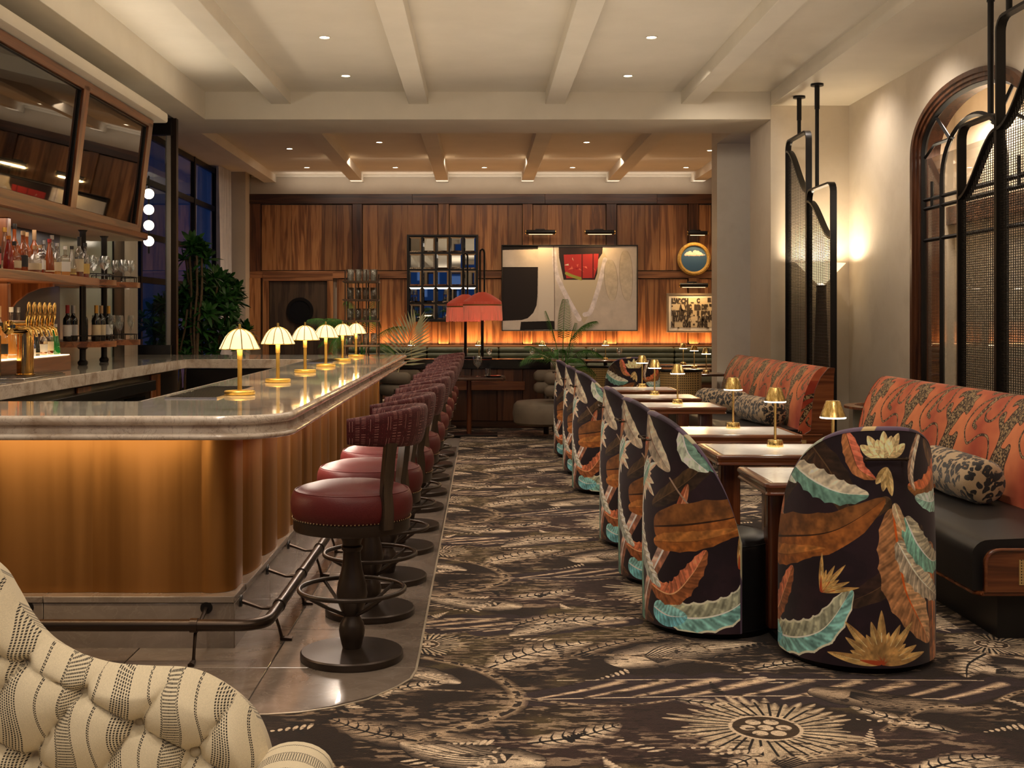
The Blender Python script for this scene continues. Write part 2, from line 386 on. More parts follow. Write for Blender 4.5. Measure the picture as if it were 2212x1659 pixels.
# ---------------------------------------------------------------- procedurally painted fabric / carpet patterns (numpy, no files)
def hx(s): s = s.lstrip('#'); return np.array([int(s[i:i + 2], 16) / 255 for i in (0, 2, 4)], dtype=np.float32)
def vnoise(h, w, cy, cx, seed):
    g = np.random.RandomState(seed).rand(cy, cx).astype(np.float32)
    y = (np.arange(h) + .5) / h * cy; x = (np.arange(w) + .5) / w * cx
    y0 = np.floor(y).astype(int); x0 = np.floor(x).astype(int); fy = (y - y0); fx = (x - x0)
    fy = (fy * fy * (3 - 2 * fy))[:, None]; fx = (fx * fx * (3 - 2 * fx))[None]
    a = g[y0 % cy][:, x0 % cx]; b = g[y0 % cy][:, (x0 + 1) % cx]; c = g[(y0 + 1) % cy][:, x0 % cx]; d = g[(y0 + 1) % cy][:, (x0 + 1) % cx]
    return (a * (1 - fx) + b * fx) * (1 - fy) + (c * (1 - fx) + d * fx) * fy
def fnoise(h, w, cy, cx, seed, o=4):
    s = 0; t = 0
    for k in range(o):
        s = s + vnoise(h, w, min(h, cy * 2 ** k), min(w, cx * 2 ** k), seed + k) * .6 ** k; t += .6 ** k
    return (s / t).astype(np.float32)
class Canvas:
    def __init__(s, W, H, ppm, bgcol, x0=0, y0=0, wrap=False):
        s.ppm = ppm; s.w = int(round(W * ppm)); s.h = int(round(H * ppm)); s.x0 = x0; s.y0 = y0; s.wrap = wrap
        s.a = np.empty((s.h, s.w, 3), np.float32); s.a[:] = bgcol
        s.n1 = fnoise(s.h, s.w, max(2, s.h // 30), max(2, s.w // 30), 11, 3)
    def px(s, P): return (np.array(P, dtype=np.float32) - [s.x0, s.y0]) * s.ppm
    def window(s, lo, hi):
        xa, ya = int(math.floor(lo[0])), int(math.floor(lo[1])); xb, yb = int(math.ceil(hi[0])) + 1, int(math.ceil(hi[1])) + 1
        if not s.wrap: xa, ya, xb, yb = max(0, xa), max(0, ya), min(s.w, xb), min(s.h, yb)
        if xb <= xa or yb <= ya: return None
        xs = np.arange(xa, xb); ys = np.arange(ya, yb)
        return xs, ys
    def put(s, xs, ys, mask, col):
        ix = np.ix_(ys % s.h, xs % s.w); t = s.a[ix]; m = mask[..., None]
        s.a[ix] = t * (1 - m) + col * m
    def spine(s, pts, n):
        P = smoothpts([(p[0], p[1], 0) for p in pts], max(2, n // (len(pts) - 1)))
        return s.px([(p.x, p.y) for p in P])
    def shape(s, pts, wid, col, n=36):
        """thick curve; wid: fn(t)->metres half width (array ok) or number; col: colour or fn(t, d(-1..1), noise)->rgb"""
        S = s.spine(pts, n); N = len(S)
        L = np.concatenate([[0], np.cumsum(np.hypot(*(S[1:] - S[:-1]).T))]); T = L / L[-1]
        tt = np.linspace(0, 1, 64); wm = (np.max(wid(tt)) if callable(wid) else wid) * s.ppm + 2
        r = s.window(S.min(0) - wm, S.max(0) + wm)
        if r is None: return
        xs, ys = r; X, Y = np.meshgrid(xs + .5, ys + .5)
        bd = np.full(X.shape, 1e9, np.float32); bt = np.zeros(X.shape, np.float32); sg = np.zeros(X.shape, np.float32)
        for i in range(N - 1):
            a = S[i]; d = S[i + 1] - a; l2 = max(1e-6, float(d @ d))
            px_, py_ = X - a[0], Y - a[1]; u = np.clip((px_ * d[0] + py_ * d[1]) / l2, 0, 1)
            dx, dy = px_ - u * d[0], py_ - u * d[1]; dd = dx * dx + dy * dy; m = dd < bd
            bd = np.where(m, dd, bd); bt = np.where(m, T[i] + u * (T[i + 1] - T[i]), bt); sg = np.where(m, np.sign(d[0] * py_ - d[1] * px_), sg)
        dist = np.sqrt(bd); w = (wid(bt) if callable(wid) else wid) * s.ppm
        mask = np.clip(w - dist + .5, 0, 1)
        if callable(col):
            nz = s.n1[np.ix_(ys % s.h, xs % s.w)]
            c = col(bt, sg * dist / np.maximum(w, 1e-3), nz)
            if isinstance(c, tuple): c, al = c; mask = mask * al
        else: c = col
        s.put(xs, ys, mask, c)
    def poly(s, P, col, edge=None):
        Q = s.px(P); r = s.window(Q.min(0) - 1, Q.max(0) + 1)
        if r is None: return
        xs, ys = r; X, Y = np.meshgrid(xs + .5, ys + .5); ins = np.zeros(X.shape, bool)
        n = len(Q)
        for i in range(n):
            x1, y1 = Q[i]; x2, y2 = Q[(i + 1) % n]
            if y1 == y2: continue
            c = (y1 > Y) != (y2 > Y); ins ^= c & (X < (x2 - x1) * (Y - y1) / (y2 - y1) + x1)
        if callable(col):
            c = col(xs, ys)
        else: c = col
        s.put(xs, ys, ins.astype(np.float32), c)
        if edge is not None:
            PP = list(P) + [P[0]]
            for a, b in zip(PP, PP[1:]): s.shape([a, b], edge[0], edge[1], 2)
def mkimg(name, a):
    h, w = a.shape[:2]; im = bpy.data.images.new(name, w, h, alpha=False)
    px = np.ones((h, w, 4), np.float32); px[..., :3] = np.clip(a, 0, 1); im.pixels.foreach_set(px.ravel()); im.update(); im.pack(); return im
def lw(w, p=.75, q=.55, wob=0, f=9):     # leaf half-width profile
    def g(t):
        b = w * np.sin(np.pi * np.clip(t, 0, 1) ** p) ** q
        if wob: b = b * (1 - wob * np.abs(np.sin(t * f * np.pi)))
        return b
    return g
def lc(cl, cr, rib, fr=60, k=3, amt=.22, ribw=.06, edge=None):
    cl, cr, rib = hx(cl), hx(cr), hx(rib)
    def g(t, d, nz):
        c = np.where((d > 0)[..., None], cl, cr)
        st = np.sin(t * fr - np.abs(d) * k * 2 + nz * 5) * .5 + np.sin(t * fr * 2.3 - np.abs(d) * k * 4) * .25
        c = c * (1 + amt * st + (nz - .5) * .5)[..., None]
        if edge is not None: c = np.where((np.abs(d) > .86)[..., None], hx(edge), c)
        return np.where((np.abs(d) < ribw * (1.15 - t))[..., None], rib, c)
    return g

def tex_chair():
    C = Canvas(2.1, 1.1, 900, hx('#1b1118'), -1.4, 0)
    n = fnoise(C.h, C.w, 5, 9, 3, 4)[..., None]
    C.a = C.a * (.75 + .6 * n) + (n > .56) * hx('#0a0603') * .4
    def fan(cx, cy, L, a0, a1, k, w, c1, c2):
        for i in range(k):
            a = R(a0 + (a1 - a0) * i / (k - 1)); l = L * (.78 + .22 * math.sin(i * 2.1 + 1))
            e = (cx + math.cos(a) * l, cy + math.sin(a) * l)
            C.shape([(cx, cy), e], lw(w, .8, .7), lc(c1, c2, '#f0d9a8', 20, 2, .10, .05), 4)
            C.shape([(cx, cy), (cx + math.cos(a) * l * .4, cy + math.sin(a) * l * .4)], lw(w * .45, .5, .7), hx('#8c3a1c'), 3)
    for ox in (0, -1.27):
        def P(*pp): return [(x + ox, y) for x, y in pp]
        for q, wd, c1, c2 in ((((-.25, .98), (-.12, .84), (.0, .62)), .07, '#2e2018', '#3a281c'), (((.30, .62), (.12, .40), (-.1, .28)), .06, '#33241a', '#2a1c18'), (((-.62, .60), (-.42, .72), (-.2, .92)), .05, '#40301f', '#2c2018'), (((-.9, .3), (-.8, .12), (-.6, .05)), .05, '#4a3424', '#35241a'), (((.35, .98), (.48, .80), (.5, .62)), .05, '#3b2a20', '#5c4630')):
            C.shape(P(*q), lw(wd, .8, .5, .1, 6), lc(c1, c2, '#57422c', 40, 3, .25, .05))
        C.shape(P((-.40, .72), (-.44, .60), (-.50, .44)), lw(.024, .8, .6), lc('#a86a4a', '#8a4a30', '#c89474', 20, 2, .15, .08))
        # trunks and stems
        C.shape(P((-.44, .62), (-.52, .42), (-.66, .20), (-.72, 0)), lambda t: .036 * np.minimum(1, t * 3 + .02), lc('#7a5240', '#a88a7c', '#d8ccc4', 40, 1, .3, .2))
        C.shape(P((.36, .50), (.39, .25), (.41, -.02)), .045, lc('#8a5c38', '#6a4226', '#c8743c', 30, 1, .2, .15))
        C.shape(P((.50, .34), (.53, .15), (.55, .0)), .03, lc('#4f7a6c', '#2f5448', '#9cc0b0', 30, 1, .2, .1))
        C.shape(P((.11, .72), (-.05, .62), (-.30, .52)), lambda t: .030 * (1 - t * .6), lc('#3a2a1c', '#4c3826', '#6a5238', 20, 1, .2, .1))
        C.shape(P((-.50, .74), (-.36, .60), (-.16, .54)), .004, hx('#8d7868'))
        # big leaves
        C.shape(P((-.60, .50), (-.33, .545), (-.10, .60), (.11, .74)), lw(.105, .62, .55, .08, 5), lc('#6b4423', '#7c4a22', '#2a1609', 8, 1, .10, .05))
        C.shape(P((-.60, .43), (-.36, .46), (-.14, .52)), lw(.050, .7, .6, .1, 6), lc('#94602f', '#7d4a20', '#54300f', 20, 2, .16, .03))
        C.shape(P((-.33, .86), (-.20, .80), (-.08, .76), (.04, .755)), lw(.068, .8, .5, .15, 7), lc('#b9b09c', '#5f857a', '#d6cfbc', 46, 3, .14, .08))
        C.shape(P((-.44, .97), (-.40, .86), (-.30, .78)), lw(.05, .8, .6, .1, 6), lc('#6f9286', '#b9c4b4', '#e0ddcc', 40, 3, .12, .1))
        C.shape(P((.14, .70), (.17, .50), (.21, .33), (.35, .12)), lw(.105, .85, .55, .10, 8), lc('#a5805c', '#8a6140', '#b4521c', 110, 5, .22, .07))
        C.shape(P((-.58, .13), (-.38, .10), (-.16, .17), (-.03, .36)), lw(.078, .8, .45, .12, 9), lc('#8f917c', '#6f9f9a', '#d9d3c0', 70, 4, .26, .07, '#b9b8a4'))
        C.shape(P((-.60, .12), (-.50, .095), (-.40, .105)), lw(.055, .7, .5), lc('#76a8a8', '#5f98a2', '#e4e0d0', 60, 3, .22, .08))
        C.shape(P((-.62, .22), (-.48, .20), (-.38, .30), (-.31, .42)), lw(.060, .8, .5, .15, 8), lc('#b5694a', '#7c4a2c', '#c79a70', 70, 3, .22, .07))
        C.shape(P((.16, .56), (.24, .44), (.33, .36), (.47, .29)), lw(.062, .8, .5, .14, 8), lc('#a69a84', '#8e8270', '#d6ccb8', 80, 4, .28, .07))
        C.shape(P((.20, .66), (.27, .54), (.38, .46), (.52, .45)), lw(.066, .8, .5, .12, 7), lc('#98917c', '#6e9c8c', '#cfd6c8', 70, 4, .24, .07))
        C.shape(P((.58, .90), (.45, .82), (.32, .77), (.22, .79)), lw(.066, .8, .5, .18, 6), lc('#7a4f26', '#b0603a', '#8c5228', 60, 2, .16, .05))
        C.shape(P((.60, .80), (.50, .72), (.38, .71), (.26, .74)), lw(.052, .8, .5, .1, 6), lc('#7fa498', '#a8b8ac', '#dfe2d6', 60, 3, .2, .1))
        C.shape(P((-.06, 1.02), (-.03, .93), (0, .86), (.07, .82)), lw(.040, .8, .6, .1, 6), lc('#b8644c', '#8a5a38', '#4a2c1a', 50, 3, .16, .05))
        C.shape(P((.32, 1.02), (.26, .92), (.24, .82), (.28, .74)), lambda t: .020 * np.sin(np.pi * np.clip(t + .1, 0, 1)) ** .5, lc('#b3a08a', '#8c6f5a', '#d8cab8', 40, 2, .3, .1))
        C.shape(P((.15, .72), (.17, .66), (.20, .60)), lw(.022), lc('#a88c6c', '#bda484', '#e0cda8', 30, 2, .1, .1))
        # left cluster seen on the side chairs
        C.shape(P((-.75, 1.02), (-.68, .93), (-.58, .84), (-.50, .77)), lw(.062, .8, .55, .06, 5), lc('#b5ab98', '#a0927e', '#6a3c2c', 40, 3, .10, .06))
        C.shape(P((-.80, .64), (-.76, .46), (-.67, .32), (-.55, .22)), lw(.062, .8, .5, .2, 9), lc('#b8b4a8', '#8f948c', '#4c4038', 80, 4, .30, .05))
        C.shape(P((-.86, .72), (-.98, .60), (-1.04, .52)), lw(.060, .8, .5, .1, 6), lc('#7e9f92', '#a9b8ac', '#dedccc', 60, 4, .22, .09))
        fan(-.74 + ox, .74, .17, -95, 62, 9, .020, '#d2bfa8', '#c4a890')
        fan(-.16 + ox, .335, .17, 12, 88, 7, .011, '#8c6c40', '#a5854f')
        fan(.09 + ox, .055, .23, 8, 172, 13, .021, '#a58754', '#8f6e42')
        for k, (dx, dy) in enumerate(((-.10, .05), (-.07, .09), (-.03, .075), (.0, .11), (.035, .09), (.07, .10), (.10, .055), (.05, .04), (-.04, .03), (.0, .03))):
            C.shape(P((.11 + dx * .35, .90 + dy * .2), (.11 + dx * 1.05, .91 + dy)), lw(.021, .9, .6), lc('#c9b486', '#a8936a', '#8a744c', 18, 2, .16, .04), 3)
        for dx, dy in ((-.02, -.10), (.02, -.12), (-.05, -.07)):
            C.shape(P((.12, .87), (.12 + dx, .87 + dy)), lw(.018, .9, .6), lc('#b59c6c', '#937a4e', '#6c5430', 18, 2, .16, .04), 3)
    C.a *= (1.15 + .25 * C.n1)[..., None]
    return mkimg('botanical_print', C.a)

def tex_rim():
    C = Canvas(1.0, .2, 300, hx('#5d4a5f'))
    for x, w, c in ((.12, .03, '#c9bf9a'), (.33, .05, '#a4aa98'), (.55, .025, '#c2a878'), (.78, .06, '#3a2c3a'), (.9, .02, '#b9b090')):
        C.shape([(x, 0), (x + .03, .2)], w, hx(c), 2)
    return mkimg('print_edge', C.a)

def tex_carpet():
    TW, TH = 2.6, 2.15; ppm = 560
    C = Canvas(TW, TH, ppm, hx('#241a13'), wrap=True); h, w = C.h, C.w
    n = fnoise(h, w, 4, 5, 21, 4); n2 = fnoise(h, w, 5, 4, 31, 4)
    base = hx('#231811') * np.ones((h, w, 1), np.float32)
    ol = np.clip((n - .50) * 9, 0, 1)[..., None]; pu = np.clip((n2 - .54) * 9, 0, 1)[..., None]
    base = base * (1 - ol) + hx('#453a26') * ol; base = base * (1 - pu) + hx('#30221f') * pu
    st = fnoise(h, w, 110, 42, 41, 3); br = fnoise(h, w, 6, 6, 47, 3)
    m = (np.clip((st - .52) * 14, 0, 1) * np.clip((br - .40) * 8, 0, 1))[..., None]
    base = base * (1 - m * .8) + hx('#857360') * m * .8
    C.a[:] = base
    CR, CR2, DK = hx('#ae9c86'), hx('#8a7864'), hx('#140d0b')
    scr = fnoise(h, w, 170, 60, 51, 3)
    def cream(c=CR, wear=.40):
        return lambda t, d, nz: (c * (.80 + .4 * nz)[..., None], np.clip((1.25 - np.abs(d)) + 0 * nz, 0, 1) * np.where(nz > wear * .75, 1, .35))
    # zebra-like band of purple and cream
    def band(x, y, L, amp, hh, k, slope):
        for i in range(k):
            u = i / (k - 1); bx = x + L * u; by = y + amp * math.sin(u * 5)
            C.shape([(bx - .10, by - hh), (bx + slope * .4, by - hh * .1), (bx + slope + .06, by + hh)], lambda t: .085 + 0 * t, hx('#2e2325'), 14)
        for i in range(k):
            u = i / (k - 1); bx = x + L * u; by = y + amp * math.sin(u * 5); s = .8 + .5 * ((i * 37) % 7) / 7
            C.shape([(bx - .10, by - hh * .95), (bx + slope * .35, by - hh * .15), (bx + slope + .04, by + hh * .85)], lambda t, s=s: .012 * s + .022 * s * t, cream(hx('#a9937a'), .25), 14)
        C.shape([(x - .1, y - hh + .0), (x + L * .5, y - hh * .9 + amp), (x + L, y - hh)], .005, CR, 20)
        C.shape([(x, y + hh), (x + L * .5, y + hh * .9 + amp), (x + L + .2, y + hh)], .005, CR, 20)
    band(.9, .62, 1.55, .03, .12, 9, .22); band(-.1, 1.62, 1.0, .03, .10, 6, .34)
    # large worn petals with inked veins
    def petal(a, b, wd, k, bend=.05, c=CR):
        A, B_ = np.array(a), np.array(b); d = B_ - A; L = np.hypot(*d); nrm = np.array([-d[1], d[0]]) / L; M_ = (A + B_) / 2 + nrm * bend
        C.shape([tuple(A), tuple(M_), tuple(B_)], lw(wd + .008, .7, .5, .12, 5), DK, 18)
        C.shape([tuple(A), tuple(M_), tuple(B_)], lw(wd, .7, .5, .12, 5), cream(c, .30), 18)
        for i in range(k):
            s = (i + .5) / k * 2 - 1; q = A + d * .25 + nrm * s * wd * .35; e = A + d * (.93 - .28 * abs(s)) + nrm * (s * wd * .85 + bend * .5)
            C.shape([tuple(q), tuple((q + e) / 2 + nrm * bend * .8), tuple(e)], lambda t: .0035 * (1.3 - t), DK, 7)
    petal((1.15, .95), (1.85, 1.30), .17, 11, .06); petal((.10, .22), (.62, .02), .13, 9, -.04, CR2); petal((2.05, 1.95), (2.62, 1.72), .15, 10, .05); petal((.80, 1.98), (.30, 2.18), .13, 9, .04)
    petal((1.9, .62), (2.5, .38), .12, 9, -.05, CR2); petal((.05, .92), (.50, .70), .11, 8, .04); petal((1.15, 1.72), (.72, 1.42), .12, 8, -.03); petal((1.45, 1.92), (1.95, 2.12), .12, 8, .04, CR2)
    # branches
    def branch(pts, w0):
        w0 = w0 * 1.35
        C.shape(pts, lambda t: w0 * (1 - .5 * t), cream(hx('#8f7c66'), .3), 40)
        C.shape(pts, lambda t: w0 * .35 * (1 - .5 * t), lambda t, d, nz: (DK * np.ones(t.shape + (1,)), (np.sin(t * 90 + nz * 9) > .2) * .8), 40)
    branch([(.35, .05), (.72, .42), (.60, .86), (.22, 1.12), (-.05, 1.1)], .035)
    branch([(.60, .86), (1.0, 1.10), (1.45, 1.05), (1.75, .90)], .018)
    branch([(.66, .55), (1.05, .42), (1.35, .50)], .016)
    branch([(1.5, 1.45), (1.95, 1.62), (2.35, 1.5), (2.7, 1.62)], .024); branch([(1.95, 1.62), (2.0, 1.9), (1.75, 2.2)], .018)
    branch([(.22, 1.12), (.35, 1.4), (.75, 1.6)], .014)
    # ribbed leaves
    def rleaf(a, b, wd, k=9, bend=.0, c=CR):
        A, B_ = np.array(a), np.array(b); d = B_ - A; L = np.hypot(*d); nrm = np.array([-d[1], d[0]]) / L
        M_ = (A + B_) / 2 + nrm * bend
        C.shape([tuple(A), tuple(M_), tuple(B_)], lw(wd, .8, .6, .16, 6), cream(c, .25), 16)
        C.shape([tuple(A), tuple(M_), tuple(B_)], lambda t: .006 * (1.3 - t), DK, 16)
        for i in range(1, k):
            u = i / k; q = A + d * u + nrm * bend * 4 * u * (1 - u); r = wd * math.sin(math.pi * u ** .8) ** .6 * .8
            for sg in (-1, 1):
                e = q + nrm * sg * r + d / L * r * .7; mm = q + nrm * sg * r * .5 + d / L * r * .2
                C.shape([tuple(q), tuple(mm), tuple(e)], lambda t: .0045 * (1.2 - t), DK, 6)
    rleaf((.62, .92), (1.10, 1.32), .13, 10, .04); rleaf((.22, 1.12), (.0, .78), .085, 8, -.03); rleaf((1.75, .90), (2.15, 1.05), .075, 8, .02)
    rleaf((.35, .05), (.02, .28), .08, 8, .03, CR2); rleaf((1.35, .50), (1.62, .34), .06, 7, .02); rleaf((2.35, 1.5), (2.55, 1.22), .08, 8, -.03)
    rleaf((1.75, 2.18), (1.4, 1.95), .085, 9, -.02); rleaf((.75, 1.6), (1.05, 1.85), .07, 8, .02, CR2); rleaf((-.05, 1.1), (-.35, 1.35), .10, 9, .03)
    rleaf((1.0, 1.10), (1.35, 1.38), .055, 8, .02, CR2); rleaf((2.0, 1.9), (2.35, 2.05), .07, 8, .02)
    rleaf((.85, 1.62), (1.35, 1.75), .10, 10, .03); rleaf((1.9, .95), (2.45, .88), .07, 9, .02); rleaf((.75, .02), (1.1, .22), .09, 9, -.03); rleaf((2.3, .12), (2.0, .42), .07, 8, .02); rleaf((.15, .55), (.45, .72), .07, 8, .02)
    branch([(1.1, 1.62), (1.5, 1.40), (1.62, 1.15)], .016); branch([(2.05, .15), (2.3, .40), (2.62, .38)], .018); branch([(0, .48), (.2, .62), (.55, .60)], .014)
    # flowers
    def flower(x, y, r):
        rs = np.random.RandomState(int(x * 100))
        for i in range(46):
            a = 2 * math.pi * i / 46; l = r * (.8 + .35 * rs.rand())
            C.shape([(x + math.cos(a) * r * .3, y + math.sin(a) * r * .3), (x + math.cos(a + .12) * l, y + math.sin(a + .12) * l)], lw(.026 * r / .35, .9, .5), cream(hx('#a08f78'), .1), 3)
        for i in range(34):
            a = 2 * math.pi * (i + .5) / 34
            C.shape([(x + math.cos(a) * r * .42, y + math.sin(a) * r * .42), (x + math.cos(a + .1) * r * .85, y + math.sin(a + .1) * r * .85)], .0045, DK, 2)
        C.shape([(x, y), (x + .001, y)], r * .40, CR, 2); C.shape([(x, y), (x + .001, y)], r * .36, hx('#3a2d20'), 2)
        for i in range(7):
            a = 2 * math.pi * i / 6; q = 0 if i == 6 else .2 * r
            C.shape([(x + math.cos(a) * q, y + math.sin(a) * q), (x + math.cos(a) * q + .001, y + math.sin(a) * q)], r * .085, CR, 2)
    flower(1.62, .18, .33); flower(.10, 1.72, .24); flower(.32, 1.28, .19)
    # wispy ferns and dashes
    rs = np.random.RandomState(5)
    for _ in range(46):
        x, y = rs.rand() * TW, rs.rand() * TH; a = rs.rand() * 6.28; l = .12 + .2 * rs.rand(); col = CR if rs.rand() > .4 else DK
        for k in range(7):
            u = k / 7; qx, qy = x + math.cos(a) * l * u, y + math.sin(a) * l * u
            C.shape([(qx, qy), (qx + math.cos(a + .9) * .07 * (1 - u), qy + math.sin(a + .9) * .07 * (1 - u))], lw(.009, .8, .6), col, 2)
    scm = np.clip((scr - .63) * 12, 0, 1)[..., None]; C.a = C.a * (1 - scm * .75) + hx('#1b120d') * scm * .75
    fine = np.random.RandomState(9).rand(h, w, 1).astype(np.float32); C.a *= .80 + .40 * fine; C.a = np.clip(C.a * 1.28 - .055, 0.02, 1)
    return mkimg('carpet_pattern', C.a), TW, TH

def tex_leopard():
    W_, H_ = .74, .92; C = Canvas(W_, H_, 900, hx('#d98058'), wrap=True); h, w = C.h, C.w
    n = fnoise(h, w, 3, 2, 5, 4)[..., None]; v = (np.linspace(0, 1, h)[:, None, None])
    lo, hi = hx('#9a3520'), hx('#dd8353'); k = np.clip((n - .35) * 2.2 - .45 * np.clip((v - .55) * 2.5, 0, 1) + .25, 0, 1); C.a = lo * (1 - k) + hi * k
    sp = vnoise(h, w, 95, 90, 77) * .55 + vnoise(h, w, 150, 140, 78) * .45
    fur = np.where((sp > .485)[..., None], hx('#2e1b10'), hx('#a58a62'))
    def F(xs, ys): return fur[np.ix_(ys % h, xs % w)]
    class Q:  # fur colour for strokes
        pass
    def fc(pts, wd):
        S = C.spine(pts, 40); lo_, hi_ = S.min(0) - 60, S.max(0) + 60; r = C.window(lo_, hi_); xs, ys = r
        C.shape(pts, (lambda t: wd(t) + .003) if callable(wd) else wd + .003, hx('#3a1a10'), 40)
        X = C.a[np.ix_(ys % h, xs % w)].copy(); 
        C.shape(pts, wd, np.array([9, 9, 9], np.float32), 40)
        Y = C.a[np.ix_(ys % h, xs % w)]; m = np.clip((Y - X) / np.maximum(9 - X, .1), 0, 1)
        C.a[np.ix_(ys % h, xs % w)] = X * (1 - m) + F(xs, ys) * m
    def T(X, Y): return (.37 + (X - 1290) * .00118, (1700 - Y) * .00050 + .04)
    up = [(1300,350),(1330,365),(1322,440),(1345,470),(1385,440),(1398,475),(1385,560),(1395,640),(1370,745),(1330,715),(1310,760),(1290,860),(1265,950),(1245,1040),(1290,1045),(1325,985),(1352,1010),(1345,1120),(1330,1240),(1350,1400),(1340,1560),(1290,1640),(1270,1760),(1240,1760),(1235,1640),(1200,1560),(1170,1700),(1140,1760),(1130,1640),(1150,1400),(1160,1200),(1190,1050),(1195,900),(1150,800),(1120,700),(1140,630),(1165,640),(1175,730),(1195,760),(1220,640),(1240,540),(1215,510),(1180,545),(1180,460),(1220,400),(1260,370)]
    C.poly([(q.x, q.y) for q in smoothpts([T(*p) + (0,) for p in up], 4, True)], F, (.0025, hx('#3a1a10')))
    fc([T(*p) for p in ((1190,110),(1120,240),(1030,370),(985,430))], lambda t: .045 * (1 - .55 * t))
    fc([T(*p) for p in ((1000,400),(950,600),(900,760),(885,840),(930,880))], lambda t: .020 * (1 - .4 * t))
    fc([T(*p) for p in ((1000,410),(880,560),(810,760),(800,930),(860,1080),(920,1050),(1000,955),(1080,960),(1120,1100),(1125,1280))], .0055)
    fc([T(*p) for p in ((1080,190),(980,240),(920,330),(895,395),(868,300))], lambda t: .020 * (1 - .4 * t))
    fc([T(*p) for p in ((1250,190),(1140,260),(1095,340),(1105,480),(1110,620),(1060,760),(1000,760),(975,690),(990,620))], .006)
    fc([T(*p) for p in ((1560,190),(1440,300),(1400,290),(1385,240))], .007)
    return mkimg('leopard_fabric', C.a), W_, H_

def tex_ticking():
    W_, H_ = .24, .12; ppm = 2600; w, h = int(W_ * ppm), int(H_ * ppm)
    X, Y = np.meshgrid(np.arange(w) / ppm, np.arange(h) / ppm)
    a = np.ones((h, w, 3), np.float32) * hx('#d6c8ab'); K = hx('#211d1a')
    a *= (.93 + .14 * fnoise(h, w, 150, 300, 4, 2))[..., None]
    def lay(m, s=.9):
        nonlocal a; m = (m * s)[..., None]; a = a * (1 - m) + K * m
    def line(x0, wd=.0012, ph=0): return ((np.abs(X - x0) < wd) & (np.sin(Y * 2 * np.pi / .005 + ph) > -.45)).astype(np.float32)
    for x in (.020, .023): lay(line(x, .0011, x * 900))
    b0, b1 = .062, .104
    lay(line(b0)); lay(line(b1)); lay(line(b0 + .0025, .0008, 2)); lay(line(b1 - .0025, .0008, 2))
    inb = (X > b0 + .004) & (X < b1 - .004)
    lay((inb & (np.sin(Y * 2 * np.pi / .006) > .15) & (np.sin(X * 2 * np.pi / .0030 + np.floor(Y / .006) * 3.1) > -.75)).astype(np.float32), .8)
    for x in (.142, .145): lay(line(x, .0011, x * 900))
    for k in range(7): lay(line(.182 + k * .006, .0016, k * 2.1))
    return mkimg('woven_stripe', a), W_, H_

def tex_velvet():
    W_, H_ = .16, .16; ppm = 1500; w, h = int(W_ * ppm), int(H_ * ppm)
    X, Y = np.meshgrid(np.arange(w) / ppm, np.arange(h) / ppm)
    a = np.ones((h, w, 3), np.float32) * hx('#4a1519'); a *= (.75 + .5 * fnoise(h, w, 30, 30, 4, 3))[..., None]; L = hx('#c99a8c')
    def lay(m, s=.8):
        nonlocal a; m = (m * s)[..., None].astype(np.float32); a = a * (1 - m) + L * m
    for x in (.012, .024, .098): lay((np.abs(X - x) < .0009) & ((Y % .08) < .055))
    for x in (.045, .070, .125): lay((np.abs(X - x) < .009) & (np.abs((Y % .0085) - .004) < .0009) & (((Y + x) % .08) < .066))
    lay((np.abs((X % .02) - .01) < .001) & (np.abs((Y % .012) - .006) < .001), .5)
    return mkimg('stitched_velvet', a), W_, H_

